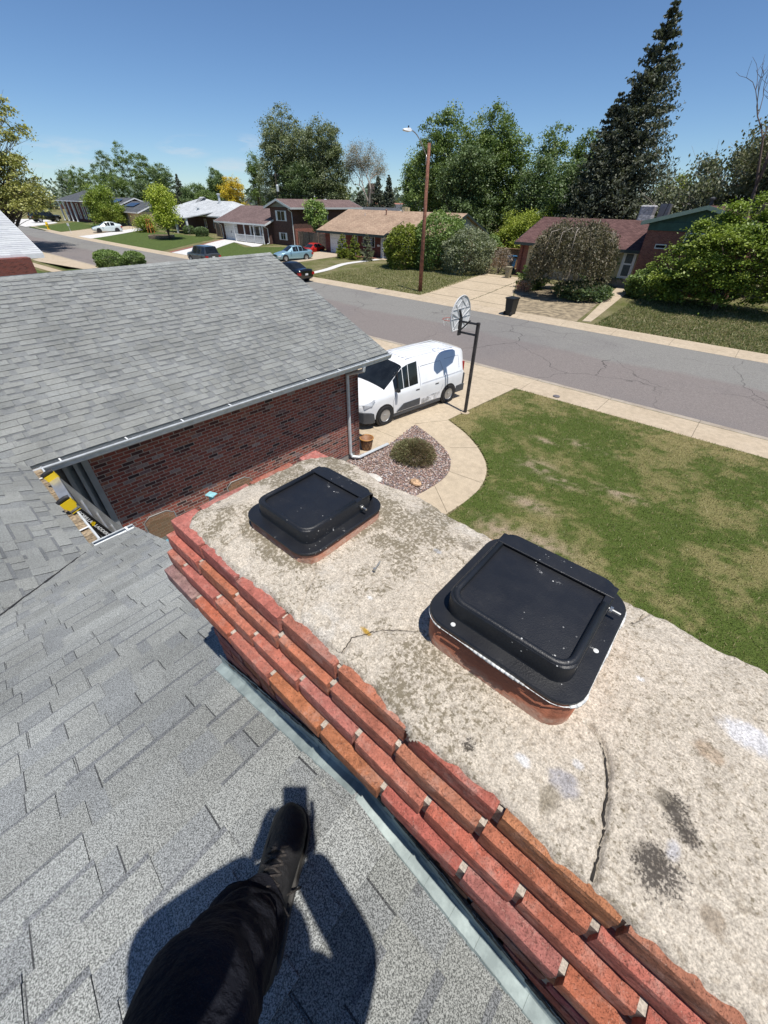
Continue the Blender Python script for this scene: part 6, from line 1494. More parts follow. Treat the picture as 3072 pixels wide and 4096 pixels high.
# fences
def fence(name, label, pts, h, mat, bw=.14, z=.3, cap=False, group=None):
    root = empty(name, (pts[0][0], pts[0][1], z), 0, label, 'fence', group); b = MB(); R_ = random.Random(7); pst = MB()
    for i in range(len(pts)-1):
        P, Q = Vector((*pts[i], z)), Vector((*pts[i+1], z)); U = (Q-P); L_ = U.length; U.normalize(); nn_ = Vector((-U.y, U.x, 0)); u = 0
        while u < L_:
            c = R_.uniform(.75, 1.15); hh = h+R_.uniform(-.03, .03); q = P+U*u; b.prism([tuple(q), tuple(q+U*(bw-.01)), tuple(q+U*(bw-.01)+Vector((0, 0, hh))), tuple(q+Vector((0, 0, hh)))], tuple(nn_*.02), col=(c, c*R_.uniform(.94, 1.02), c*.98)); u += bw
        u = 0
        while u <= L_: q = P+U*u; pst.prism([tuple(q-nn_*.1), tuple(q+U*.1-nn_*.1), tuple(q+U*.1-nn_*.003), tuple(q-nn_*.003)], (0, 0, h+.06)); u += 2.4
        if cap: pst.prism([tuple(P+nn_*.05+Vector((0, 0, h+.06))), tuple(P-nn_*.12+Vector((0, 0, h+.06))), tuple(Q-nn_*.12+Vector((0, 0, h+.06))), tuple(Q+nn_*.05+Vector((0, 0, h+.06)))], (0, 0, .05))
    b.build('board_panel', mat, root, fixn=False); tag(pst.build('fence_posts', mat, root), None)
    return root
fence('wooden_fence', 'grey weathered board fence beside the two storey house', [(-56.5, 45.6), (-52.0, 45.4), (-48.9, 45.4)], 1.9, M_wood)
fence('wooden_fence', 'short grey board fence between the white roof and the maroon garage', [(-81, 46.5), (-75.6, 45.4)], 1.9, M_wood)
fence('wooden_fence', 'orange brown capped fence between the tan and maroon roofed houses', [(-28.5, 46.8), (-24, 47.4), (-20.3, 47.8)], 1.7, M_woodred, cap=True)
fence('wooden_fence', 'dark red brown fence in the shade behind the yellow green tree', [(-30, 55), (-20, 55)], 2.0, simple('dark_red_boards', (.12, .05, .04), .9, var=.3, attr=True))
# far houses glimpsed over the roofs
def far_house(px, py, Y, w_, dp, hw, roofm, wallm, label, axis='x', seed=0):
    P = atY(px, py, Y); x = P[0]; root = empty('distant_house', (x, Y, .3), 0, label, 'house')
    walls(root, x-w_/2, x+w_/2, Y, Y+dp, .3, hw, wallm)
    (gable_x if axis == 'x' else gable_y)(root, x-w_/2, x+w_/2, Y, Y+dp, hw+.05, .36, roofm, wallm)
    window(root, '-y', x-.8, x+.8, Y, hw-1.6, hw-.5, 1); return root
far_house(1015, 790, 106, 12, 10, 4.6, M_r_dark, M_white, 'distant white gabled house under the cottonwoods', 'y')
far_house(1450, 800, 78, 15, 9, 2.9, M_r_dark, M_bk_brown, 'charcoal roofed house directly behind the tan roof')
far_house(1495, 780, 98, 14, 9, 3.6, M_r_salm, M_bk_red, 'salmon roofed house behind the charcoal one')
far_house(1590, 790, 92, 10, 9, 3.4, M_r_dark, M_bk_red, 'brick house half hidden left of the lamp pole')
far_house(560, 815, 100, 16, 9, 3.0, M_r_dark, M_bk_brown, 'low dark house behind the lime green maple')
far_house(150, 850, 70, 18, 10, 3.0, M_r_dark, M_bk_brown, 'dark low house behind the black pickup')
far_house(2725, 830, 66, 12, 9, 4.6, far_shingle('grey_pale_shingles', (.28, .26, .25), (.22, .2, .19)), M_cream, 'pale roofed house glimpsed behind the covered cooler')
P = atY(1478, 765, 97); b = MB(); b.box(P[0]-.7, P[0]+.7, 97, 98.2, 3, P[2]+1.6); tag(b.build('brick_chimney', simple('tan_brick', (.42, .32, .24), .9, var=.2)), 'tan block chimney standing above the salmon roof', 'chimney')

# ================================================================== VEHICLES
def paint(name, c, rough=.22, metal=0.0): return simple(name, c, rough, metal=metal, var=.04, scale=2, coat=.8)
M_lamp = simple('headlight_lens', (.55, .57, .6), .08, var=.2); M_tail = simple('tail_light_lens', (.35, .012, .012), .15); M_plate = simple('number_plate', (.62, .63, .62), .5)
def wheel(parent, x, y, r, wd, side, rimm=M_rim, spokes=8):
    wt = empty('wheel', (x, y, r)); wt.parent = parent
    t = MB(); s = side
    prof = [(r*.62, -wd/2), (r*.93, -wd/2), (r, -wd*.35), (r, wd*.35), (r*.93, wd/2), (r*.66, wd/2), (r*.62, wd*.22)]; prof = prof if s > 0 else [(a_, -b_) for a_, b_ in prof][::-1]
    t.lathe(prof, 28, (0, 0, 0), 'y'); o = t.build('tyre', M_rubber, wt, world=False, smooth=True); o.modifiers.new('e', 'EDGE_SPLIT').split_angle = radians(35)
    m = MB(); f = s*wd*.40
    m.lathe([(r*.64, f), (r*.62, f+s*.012), (r*.54, f-s*.018), (r*.50, f-s*.02)], 28, (0, 0, 0), 'y'); m.lathe([(r*.17, f-s*.02), (r*.15, f+s*.008), (r*.05, f+s*.012)], 14, (0, 0, 0), 'y')
    for i in range(spokes):
        a = 2*pi*i/spokes; ca, sa = cos(a), sin(a); q = []
        for (rr_, w_) in ((r*.14, .03), (r*.56, .045)): q += [(rr_*ca-w_*sa, f-s*.004, rr_*sa+w_*ca), (rr_*ca+w_*sa, f-s*.004, rr_*sa-w_*ca)]
        m.prism([q[0], q[1], q[3], q[2]], (0, -s*.015, 0))
    m.build('rim', rimm, wt, world=False)
    return wt
def vehicle(name, label, loc, rz, st, W, wheels, r, pm, cat, lamps=True, glass=M_glass, trimz=None, rimm=M_rim, spokes=8, group=None, wd=.22, extra=None):
    """st: stations (x, zbottom, zbelt, ybelt, ztop, ytop, side, top); side/top flag of the span to the NEXT station: b body, g glass"""
    root = empty(name, loc, rz, label, cat, group); hw = W/2
    def ring(s):
        x, zb, zbelt, yb, zt, yt = s[:6]; k_ = min(1, (zt-zbelt)/.25) if zt > zbelt else 0
        return [(0, zb), (yb*.86, zb), (yb*.98, zb+.09), (yb*1.0, zb+(zbelt-zb)*.42), (yb*1.0, zbelt-.16), (yb*.965, zbelt-.02), (yb*.95, zbelt), (yt, zt-.03*k_), (yt*.93, zt+.012*k_), (yt*.55, zt+.035), (0, zt+.045)]
    R_ = [[(s[0], y, z) for y, z in ring(s)] for s in st]; n = len(R_[0]); parts = {'body': MB(), 'windshield': MB(), 'side_window': MB(), 'rear_window': MB(), 'lower_trim': MB()}
    for sg in (1, -1):
        for i in range(len(st)-1):
            for j in range(n-1):
                q = [R_[i][j], R_[i+1][j], R_[i+1][j+1], R_[i][j+1]]; q = [(a[0], a[1]*sg, a[2]) for a in q]; fl = st[i][6] if j == 6 else (st[i][7] if j >= 7 else 'b')
                parts['body'].quad(*q)
                if fl == 'g':
                    cx_ = sum(a[0] for a in q)/4; cy_ = sum(a[1] for a in q)/4; cz_ = sum(a[2] for a in q)/4; nn_ = (Vector(q[1])-Vector(q[0])).cross(Vector(q[3])-Vector(q[0]))
                    if nn_.length < 1e-7: nn_ = (Vector(q[2])-Vector(q[1])).cross(Vector(q[3])-Vector(q[1]))
                    if nn_.length < 1e-7: continue
                    nn_.normalize(); cc_ = Vector((cx_-st[len(st)//2][0], cy_, cz_-.5)); nn_ = nn_ if nn_.dot(cc_) > 0 else -nn_
                    key = ('side_window', sg, i) if j == 6 else ('windshield' if i < len(st)/2 else 'rear_window'); 
                    qq = []
                    for a in q:
                        v = Vector(a)+nn_*.006
                        if j == 6: v = v+(Vector((cx_, cy_, cz_))-v)*.07
                        qq.append(tuple(v))
                    parts.setdefault(key, MB()).quad(*qq)
        for e in (0, -1):
            P = [(a[0], a[1]*sg, a[2]) for a in R_[e]]; parts['body'].add(P, [tuple(range(n))])
    bo = parts['body'].build('body', pm, root, world=False, smooth=True)
    bm = bmesh.new(); bm.from_mesh(bo.data); bmesh.ops.remove_doubles(bm, verts=bm.verts, dist=.002); bmesh.ops.recalc_face_normals(bm, faces=bm.faces); bm.to_mesh(bo.data); bm.free()
    bo.modifiers.new('e', 'EDGE_SPLIT').split_angle = radians(38)
    for k_ in parts:
        if k_ not in ('body', 'lower_trim') and parts[k_].f: parts[k_].build(k_ if isinstance(k_, str) else k_[0], glass, root, world=False)
    for (wx_) in wheels:
        for sg in (1, -1):
            yb = hw*.985; arch = MB()
            arch.lathe([(r*1.17, sg*(yb-.22)), (r*1.17, sg*(yb+.012)), (r*1.12, sg*(yb+.016))], 26, (wx_, 0, r*1.03), 'y'); arch.build('wheel_arch', M_black, root, world=False)
            wheel(root, wx_, sg*(hw-.085), r, wd, sg, rimm, spokes)
    x0_, xl = st[0], st[-1]
    if lamps:
        zf = x0_[2]-.12
        for sg in (1, -1):
            b = MB(); b.loft([[(x0_[0]-.012, sg*hw*.62, zf-.07), (x0_[0]-.012, sg*hw*.62, zf+.05), (x0_[0]+.04, sg*hw*.93, zf+.08), (x0_[0]+.06, sg*hw*.93, zf-.05)], [(x0_[0]+.22, sg*hw*.62, zf-.03), (x0_[0]+.25, sg*hw*.62, zf+.13), (x0_[0]+.42, sg*(hw*1.003), zf+.14), (x0_[0]+.30, sg*(hw*1.003), zf+.0)]]); b.build('headlight', M_lamp, root, world=False)
            b = MB(); zt_ = xl[2]-.1; b.box(xl[0]-.22, xl[0]+.012, sg*(hw*.70) if sg > 0 else -hw*1.006, sg*hw*1.006 if sg > 0 else -hw*.70, zt_-.16, zt_+.04); b.build('tail_light', M_tail, root, world=False)
        b = MB(); b.box(x0_[0]-.014, x0_[0]+.01, -hw*.5, hw*.5, x0_[1]+.18, x0_[1]+.34); b.build('grille', M_black, root, world=False)
        b = MB(); b.box(xl[0]-.0, xl[0]+.016, -.16, .16, xl[2]-.28, xl[2]-.13); b.build('number_plate', M_plate, root, world=False)
    cs = max(st, key=lambda s: s[4]); wsx = [s for s in st if s[4] <= s[2]+.05]
    cx_ = [st[i][0] for i in range(len(st)) if st[i][7] == 'g'][0]+.38
    for sg in (1, -1):
        b = MB(); bz = [s[2] for s in st if s[0] >= cx_][0]; b.loft([[(cx_, sg*(hw*.95), bz+.0), (cx_+.06, sg*hw*.95, bz+.0), (cx_+.06, sg*hw*.95, bz+.06), (cx_, sg*hw*.95, bz+.06)], [(cx_-.03, sg*(hw+.06), bz+.02), (cx_+.1, sg*(hw+.06), bz+.02), (cx_+.1, sg*(hw+.06), bz+.14), (cx_-.03, sg*(hw+.06), bz+.14)], [(cx_-.02, sg*(hw+.17), bz+.03), (cx_+.08, sg*(hw+.17), bz+.03), (cx_+.08, sg*(hw+.17), bz+.13), (cx_-.02, sg*(hw+.17), bz+.13)]]); b.build('mirror', M_black if extra == 'van' else pm, root, world=False, bevel=.015)
        for hx_ in ([cx_+1.15] if extra == 'coupe' else [cx_+.95, cx_+1.9]): b = MB(); b.box(hx_, hx_+.17, sg*(hw*.985)-.02, sg*(hw*.985)+.03, bz-.17, bz-.135); b.build('door_handle', M_black if extra in ('van', 'suv') else pm, root, world=False)
    return root
def sedan(L_, W, Hh, hatch=False):
    a = W/2
    if hatch: return [(0, .30, .62, a*.78, .64, a*.6, 'b', 'b'), (.25, .22, .70, a*.93, .74, a*.75, 'b', 'b'), (.95, .20, .86, a*.98, .93, a*.82, 'b', 'b'), (1.15, .20, .90, a, .96, a*.80, 'b', 'g'), (1.95, .20, .93, a, 1.42, a*.64, 'g', 'b'), (2.35, .2, .93, a, Hh-.02, a*.64, 'g', 'b'), (2.75, .20, .94, a, Hh, a*.64, 'b', 'b'), (2.83, .20, .94, a, Hh, a*.64, 'g', 'b'), (3.45, .20, .97, a, Hh-.09, a*.63, 'b', 'g'), (L_-.35, .22, 1.03, a*.97, 1.20, a*.68, 'b', 'b'), (L_-.05, .28, 1.02, a*.88, 1.07, a*.7, 'b', 'b'), (L_, .35, .95, a*.84, .96, a*.7, 'b', 'b')]
    return [(0, .30, .62, a*.78, .66, a*.6, 'b', 'b'), (.22, .22, .72, a*.93, .76, a*.75, 'b', 'b'), (1.0, .20, .85, a*.98, .93, a*.82, 'b', 'b'), (1.25, .20, .90, a, .97, a*.80, 'b', 'g'), (1.98, .20, .93, a, Hh-.08, a*.65, 'g', 'b'), (2.4, .20, .93, a, Hh-.01, a*.64, 'g', 'b'), (2.68, .20, .94, a, Hh, a*.64, 'b', 'b'), (2.76, .20, .94, a, Hh, a*.64, 'g', 'b'), (3.25, .20, .96, a, Hh-.06, a*.63, 'g', 'g'), (3.95, .20, .98, a*.99, 1.03, a*.76, 'b', 'b'), (L_-.12, .26, .98, a*.90, 1.02, a*.72, 'b', 'b'), (L_, .36, .86, a*.84, .90, a*.7, 'b', 'b')]
def suv(L_, W, Hh):
    a = W/2
    return [(0, .36, .86, a*.86, .90, a*.7, 'b', 'b'), (.15, .30, .92, a*.96, .98, a*.78, 'b', 'b'), (.95, .28, .98, a, 1.06, a*.84, 'b', 'b'), (1.15, .28, 1.00, a, 1.08, a*.82, 'b', 'g'), (1.62, .28, 1.02, a, Hh-.06, a*.72, 'g', 'b'), (2.05, .28, 1.02, a, Hh, a*.72, 'g', 'b'), (2.45, .28, 1.02, a, Hh, a*.72, 'b', 'b'), (2.55, .28, 1.02, a, Hh, a*.72, 'g', 'b'), (3.3, .28, 1.03, a, Hh, a*.72, 'b', 'b'), (3.4, .28, 1.03, a, Hh, a*.72, 'g', 'b'), (L_-.34, .28, 1.05, a, Hh-.03, a*.71, 'b', 'g'), (L_-.08, .32, 1.05, a*.96, 1.08, a*.80, 'b', 'b'), (L_, .38, .95, a*.92, .98, a*.78, 'b', 'b')]
def pickup(L_, W, Hh):
    a = W/2
    return [(0, .45, 1.0, a*.92, 1.04, a*.75, 'b', 'b'), (.12, .42, 1.08, a*.98, 1.14, a*.8, 'b', 'b'), (1.25, .40, 1.14, a, 1.20, a*.84, 'b', 'b'), (1.4, .4, 1.15, a, 1.22, a*.82, 'b', 'g'), (1.95, .4, 1.16, a, Hh-.05, a*.72, 'g', 'b'), (2.4, .4, 1.16, a, Hh, a*.72, 'g', 'b'), (2.75, .4, 1.16, a, Hh, a*.72, 'b', 'b'), (2.85, .4, 1.16, a, Hh, a*.72, 'g', 'b'), (3.55, .4, 1.16, a, Hh, a*.72, 'b', 'b'), (3.75, .4, 1.16, a, Hh-.02, a*.78, 'g', 'b'), (L_-.35, .42, 1.16, a, Hh-.03, a*.76, 'b', 'g'), (L_-.08, .45, 1.16, a*.98, 1.2, a*.8, 'b', 'b'), (L_, .5, 1.1, a*.96, 1.12, a*.8, 'b', 'b')]
def vstat(L_, W, Hh):
    a = W/2
    return [(0, .30, .72, a*.66, .74, a*.5, 'b', 'b'), (.10, .24, .82, a*.86, .86, a*.65, 'b', 'b'), (.32, .22, .92, a*.97, .99, a*.76, 'b', 'b'), (.78, .20, 1.03, a, 1.12, a*.82, 'b', 'b'), (.98, .20, 1.03, a, 1.16, a*.84, 'b', 'g'), (1.35, .20, 1.03, a, 1.42, a*.80, 'g', 'g'), (1.78, .20, 1.03, a, Hh-.10, a*.76, 'g', 'b'), (2.02, .20, 1.03, a, Hh-.03, a*.76, 'g', 'b'), (2.45, .2, 1.05, a, Hh, a*.76, 'b', 'b'), (2.6, .20, 1.08, a, Hh, a*.77, 'b', 'b'), (3.6, .20, 1.08, a, Hh, a*.78, 'b', 'b'), (L_-.35, .20, 1.08, a, Hh-.02, a*.78, 'b', 'b'), (L_-.08, .24, 1.08, a*.985, Hh-.07, a*.76, 'b', 'b'), (L_, .32, 1.05, a*.95, Hh-.16, a*.74, 'b', 'b')]
# the white van on the driveway; its left side faces the camera
fw = Vector(atZ(1538, 1699, 0)); rw = Vector(atZ(1786, 1609, 0)); dirv = (rw-fw).normalized(); ang = atan2(dirv.y, dirv.x)
Lv, Wv, Hv = 4.82, 1.84, 1.84
wb = (rw-fw).length; f0 = .93
# local +x points to the rear; the camera side is local -y
nl_ = Vector((dirv.y, -dirv.x, 0)); nl_ = nl_ if nl_.x > 0 else -nl_
org = fw-dirv*f0-nl_*(Wv/2-.03)
M_van = paint('white_van_paint', (.76, .77, .78), .28)
van = vehicle('van', 'white cargo van parked on the driveway under the basketball hoop', (org.x, org.y, .01), ang, vstat(Lv, Wv, Hv), Wv, [f0, f0+wb], .335, M_van, 'van', extra='van', spokes=10, lamps=False)
def vp(nm, b, m, **k): return b.build(nm, m, van, world=False, **k)
a = Wv/2
for sg in (1, -1):
    b = MB(); b.loft([[(-.0, sg*a*.50, .70), (-.0, sg*a*.50, .77), (.13, sg*a*.90, .86), (.13, sg*a*.90, .72)], [(.10, sg*a*.46, .80), (.14, sg*a*.46, .87), (.52, sg*a*1.004, 1.00), (.36, sg*a*1.004, .80)]]); vp('headlight', b, M_lamp)
    b = MB(); b.box(Lv-.06, Lv-.002, sg*a*.84 if sg > 0 else -a*.925, a*.925 if sg > 0 else -a*.84, 1.0, 1.36); vp('tail_light', b, M_tail)
b = MB()     # dark bumper wrapping the front
b.loft([[(-.035, -a*.64, .27), (-.035, -a*.66, .60), (-.035, a*.66, .60), (-.035, a*.64, .27)], [(.08, -a*.9, .23), (.08, -a*.92, .62), (.08, a*.92, .62), (.08, a*.9, .23)], [(.34, -a*1.01, .20), (.34, -a*1.012, .58), (.34, a*1.012, .58), (.34, a*1.01, .20)], [(.50, -a*1.012, .20), (.46, -a*1.014, .52), (.46, a*1.014, .52), (.5, a*1.012, .20)]]); vp('front_bumper', b, simple('grey_bumper_plastic', (.06, .063, .068), .6, var=.1), bevel=.02)
b = MB(); b.box(Lv-.42, Lv+.05, -a*1.01, a*1.01, .28, .56); b.box(Lv-.1, Lv+.045, -a*.985, -a*.80, .56, .95); b.box(Lv-.1, Lv+.045, a*.80, a*.985, .56, .95); vp('rear_bumper', b, bpy.data.materials['grey_bumper_plastic'], bevel=.03)
b = MB(); b.box(-.012, .03, -a*.42, a*.42, .62, .74); vp('grille', b, M_black)
for sg in (1, -1):
    b = MB(); b.prism([(1.42, sg*(a*1.0), .33), (2.52, sg*(a*1.0), .33), (2.52, sg*a*1.0, .56), (1.75, sg*a*1.0, .55)], (0, sg*.016, 0)); vp('door_cladding', b, bpy.data.materials['grey_bumper_plastic'])
    b = MB(); b.box(1.30, 3.60, sg*a*.985 if sg > 0 else -a*.995, a*.995 if sg > 0 else -a*.985, .18, .27); vp('sill', b, bpy.data.materials['grey_bumper_plastic'])
    seam = MB()
    def seamline(P, rad=.004): seam.tube([(x, sg*(a*1.003 if z < 1.0 else (a*1.003-(z-1.0)*.265+ .0)), z) for x, z in P], rad, 4)
    seamline([(1.30, .30), (1.28, .75), (1.42, 1.0)]); seamline([(2.50, .28), (2.53, 1.08), (2.50, 1.62)]); seamline([(2.58, 1.60), (3.55, 1.60), (3.70, 1.2), (3.66, .75), (3.60, .62)]); seamline([(2.6, 1.05), (3.6, 1.06), (4.7, 1.08)]); seamline([(3.75, 1.62), (4.5, 1.62), (4.52, 1.2)])
    vp('panel_seam', seam, simple('panel_gap', (.16, .165, .17), .7))
b = MB()
for i in range(7):
    y = -.52+i*.173; b.box(2.1, Lv-.4, y-.022, y+.022, Hv+.028, Hv+.052-abs(y)*.028)
vp('roof_rib', b, M_van, bevel=.008)
b = MB()
b.tube([(.86, .40, 1.15), (1.00, -.1, 1.205), (1.02, -.46, 1.19)], .012, 4); vp('wiper', b, M_black)
b = MB(); b.tube([(1.18, -a*.80, 1.155), (1.62, -a*.78, 1.60)], .018, 5); b.tube([(1.5, -a*.99, 1.10), (1.56, -a*.80, 1.57)], .02, 5); vp('window_pillar', b, M_black)
b = MB(); q = [(1.50, -.62, 1.515), (1.50, -.43, 1.525), (1.66, -.43, 1.655), (1.66, -.60, 1.645)]; b.prism(q, (0, 0, .012)); vp('sticker', b, simple('blue_white_sticker', (.30, .52, .66), .5, var=.9, scale=22))
b = MB(); b.prism([(2.62, -a*1.004, .33), (3.5, -a*1.004, .33), (3.52, -a*1.004, .58), (2.62, -a*1.004, .50)], (0, -.004, 0)); vp('scraped_panel', b, simple('scraped_paint', (.55, .55, .55), .5, var=.5, scale=7, bump=1.0, bscale=10))
b = MB(); b.tube([(2.75, -a*.62, Hv+.03), (2.8, -a*.70, Hv+.05), (3.2, -a*.66, Hv+.06), (3.25, -a*.6, Hv+.03)], .006, 5)

def put(px, py, z=0): P = atZ(px, py, z); return Vector((P[0], P[1], z))
# dark suv on the far kerb: faces left along the street (away); rear towards us
P = put(917, 1043, .0); vehicle('suv', 'dark grey sport utility parked at the far kerb behind the garage ridge', (-53.4, 27.1, -.06), 0, suv(4.45, 1.84, 1.72), 1.84, [.85, 3.5], .36, paint('dark_grey_paint', (.045, .05, .055), .25), 'car', extra='suv')
b = MB()
vehicle('sedan', 'light blue sedan parked nose to the street before the wooden fence', (-46.0, 33.3, .10), radians(77), sedan(4.6, 1.8, 1.48), 1.8, [.93, 3.62], .325, paint('light_blue_paint', (.26, .42, .50), .2, .3), 'car')
vehicle('black_sedan', 'black sedan at the far kerb, tail showing past the garage roof', (-37.3, 26.75, -.06), 0, sedan(4.75, 1.82, 1.46), 1.82, [.95, 3.72], .33, paint('black_paint', (.006, .007, .009), .12), 'car', extra='coupe')
vehicle('hatchback', 'pale silver hatchback with black wheels in the wide driveway', (-106.0, 34.2, .1), radians(78), sedan(4.48, 1.75, 1.49, True), 1.75, [.9, 3.6], .32, paint('silver_white_paint', (.55, .62, .62), .2), 'car', rimm=M_black).scale = (1.17,)*3
P = put(150, 898, .05); vehicle('pickup_truck', 'black pickup truck with canopy parked broadside on the left', (-154.0, 42.6, .2), radians(-75), pickup(6.0, 2.0, 1.95), 2.0, [1.05, 4.7], .42, paint('black_truck_paint', (.008, .011, .011), .2), 'pickup truck', rimm=M_rim).scale = (1.18,)*3
P = put(62, 912, 0); vehicle('parked_car', 'dark blue car parked at the far left kerb under the big locust', (-143, 28.0, -.05), radians(180+176), sedan(4.6, 1.8, 1.5), 1.8, [.93, 3.65], .33, paint('navy_paint', (.012, .016, .04), .2), 'car')
vehicle('white_suv', 'white sport utility behind the black pickup', (-161, 51.5, .3), radians(-78), suv(4.7, 1.85, 1.75), 1.85, [.9, 3.7], .36, paint('white_paint_car', (.7, .71, .72), .25), 'car')
vehicle('blue_car', 'bright blue car between the black pickup and the columned house', (-157.0, 51.0, .3), radians(-78), sedan(4.3, 1.8, 1.5, True), 1.8, [.9, 3.4], .33, paint('blue_paint', (.015, .07, .26), .2), 'car')
vehicle('red_car', 'red car mostly hidden behind the light blue sedan', (-49.6, 40.4, .1), radians(100), sedan(4.4, 1.75, 1.62, True), 1.75, [.9, 3.4], .33, paint('red_paint', (.42, .02, .015), .25), 'car').scale = (.9, .9, .72)

# ================================================================== STREET FURNITURE AND YARD THINGS
def hoop():
    P = atZ(1860, 1652, 0); x, y = P[0], P[1]; zt = 3.02
    root = empty('basketball_hoop', (x, y, 0), 0, 'basketball hoop with a ribbed fan backboard on a dark square pole by the driveway', 'basketball hoop')
    M_pole = simple('rusty_black_pole', (.04, .035, .035), .6, var=.5, scale=5)
    b = MB(); b.tube([(x, y, -.1), (x, y, zt)], .062, 4); b.build('pole', M_pole, root)
    b = MB(); b.lathe([(.16, -.02), (.16, .03)], 12, (x, y, 0)); b.build('footing', M_walkc, root)
    bd = Vector(atY(1840, 1262, y)); bx_ = bd.x; zc = 3.05
    b = MB()
    for s in (-.05, .05):
        b.tube([(x+.04, y+s, zt-.05), (bx_+.06, y+s, zt-.06)], .022, 4); b.tube([(x+.02, y+s, zt-.38), (bx_+.06, y+s, zt-.38)], .022, 4)
    b.tube([(x-.25, y-.09, zt+.03), (bx_+.08, y-.05, zt-.34)], .03, 4); b.build('support_arm', M_darkmetal, root)
    # fan backboard, its face towards -X (the driveway); ribs on the back
    zb = 2.72; W_ = .56; H_ = .98; n = 22
    prof = [(-.42, zb), (.42, zb), (W_, zb+.30)]+[(W_*cos(pi*i/n), zb+.36+(H_-.36)*sin(pi*i/n)) for i in range(n+1)]+[(-W_, zb+.30)]
    b = MB(); b.prism([(bx_, y+u, z) for u, z in prof], (.022, 0, 0)); b.build('backboard', simple('sun_bleached_board', (.66, .66, .65), .6, var=.12, scale=5), root)
    b = MB(); P_ = prof
    for i in range(len(P_)):
        p, q = P_[i], P_[(i+1) % len(P_)]; b.tube([(bx_+.03, y+p[0], p[1]), (bx_+.03, y+q[0], q[1])], .017, 5)
    c = (0, zb+.30)
    for a in (25, 55, 90, 125, 155): b.box(0, .02, -.011, .011, 0, 1, M=Matrix.Translation((bx_+.022, y+c[0], c[1])) @ Matrix.Rotation(-radians(90-a), 4, 'X') @ Matrix.Diagonal((1, 1, .56 if a != 90 else .64, 1)))
    for u0, z0, u1, z1 in ((-.54, zb+.36, .54, zb+.36), (-.46, zb+.62, .46, zb+.62), (-.42, zb+.02, 0, zb+.34), (.42, zb+.02, 0, zb+.34), (-.28, zb+.02, -.5, zb+.5), (.28, zb+.02, .5, zb+.5), (-.3, zb+.62, .1, zb+.96), (.3, zb+.62, -.1, zb+.96), (0, zb, 0, zb+.3)): b.tube([(bx_+.03, y+u0, z0), (bx_+.03, y+u1, z1)], .011, 4)
    b.build('backboard_rib', simple('board_rib_plastic', (.55, .55, .55), .6, var=.1), root)
    b = MB(); b.box(bx_+.024, bx_+.07, y-.08, y+.08, zt-.48, zt+.06); b.tube([(bx_+.05, y+.02, zt+.06), (bx_+.05, y-.12, zt+.28)], .035, 4); b.build('mounting_bracket', M_darkmetal, root)
    b = MB(); rz_ = 2.95; rc = bx_-.15-.225
    b.tube([(rc+.225*cos(2*pi*i/28), y+.225*sin(2*pi*i/28), rz_) for i in range(29)], .010, 6, caps=False); b.tube([(rc+.2, y-.1, rz_), (bx_-.005, y-.07, rz_)], .01, 5); b.tube([(rc+.2, y+.1, rz_), (bx_-.005, y+.07, rz_)], .01, 5)
    b.build('rim', simple('faded_orange_rim', (.40, .09, .06), .6, var=.2), root)
    b = MB(); R_ = random.Random(2)
    for i in range(8): a = 2*pi*i/8; b.tube([(rc+.225*cos(a), y+.225*sin(a), rz_), (rc+.17*cos(a+.3), y+.17*sin(a+.3), rz_-R_.uniform(.08, .22))], .004, 3)
    b.build('net_remnant', M_white, root)
hoop()
def lamp():
    P = atZ(1680, 1166, .03); x, y = P[0], P[1]; T = 9.15
    root = empty('street_lamp', (x, y, 0), 0, 'tall brown wooden pole carrying a curved arm street lamp', 'street lamp')
    b = MB(); b.tube([(x, y, -.1), (x, y, T*.5), (x, y, T)], [.165, .135, .105], 12); b.build('pole', simple('creosote_wood', (.20, .085, .055), .9, var=.35, scale=6, bump=.5, bscale=12), root, smooth=True)
    L_ = Vector(atX(1625, 525, x)); 
    pts = []
    ex = Vector((x-.2, y-2.35, T+.85))
    for i in range(9): t = i/8; pts.append((x-.12-.1*t, y-.1-1.75*t, T-.65+1.15*sin(t*pi/2)))
    b = MB(); b.tube(pts, .032, 8); b.tube([(x-.11, y-.1, T-.6), (x-.11, y-.1, T-1.15)], .03, 6); b.build('arm', M_rim, root, smooth=True)
    e = pts[-1]; b = MB(); b.loft([[(e[0]-.06, e[1]+.05, e[2]-.04), (e[0]+.06, e[1]+.05, e[2]-.04), (e[0]+.06, e[1]+.05, e[2]+.04), (e[0]-.06, e[1]+.05, e[2]+.04)], [(e[0]-.16, e[1]-.2, e[2]-.10), (e[0]+.16, e[1]-.2, e[2]-.10), (e[0]+.12, e[1]-.2, e[2]+.09), (e[0]-.12, e[1]-.2, e[2]+.09)], [(e[0]-.15, e[1]-.62, e[2]-.09), (e[0]+.15, e[1]-.62, e[2]-.09), (e[0]+.1, e[1]-.62, e[2]+.04), (e[0]-.1, e[1]-.62, e[2]+.04)], [(e[0]-.1, e[1]-.8, e[2]-.06), (e[0]+.1, e[1]-.8, e[2]-.06), (e[0]+.06, e[1]-.8, e[2]-.01), (e[0]-.06, e[1]-.8, e[2]-.01)]])
    b.build('lamp_head', M_white, root, bevel=.02); b = MB(); b.lathe([(.045, e[2]+.09), (.045, e[2]+.19), (.02, e[2]+.2)], 10, (e[0], e[1]-.25, 0)); b.build('photocell', M_black, root)
lamp()
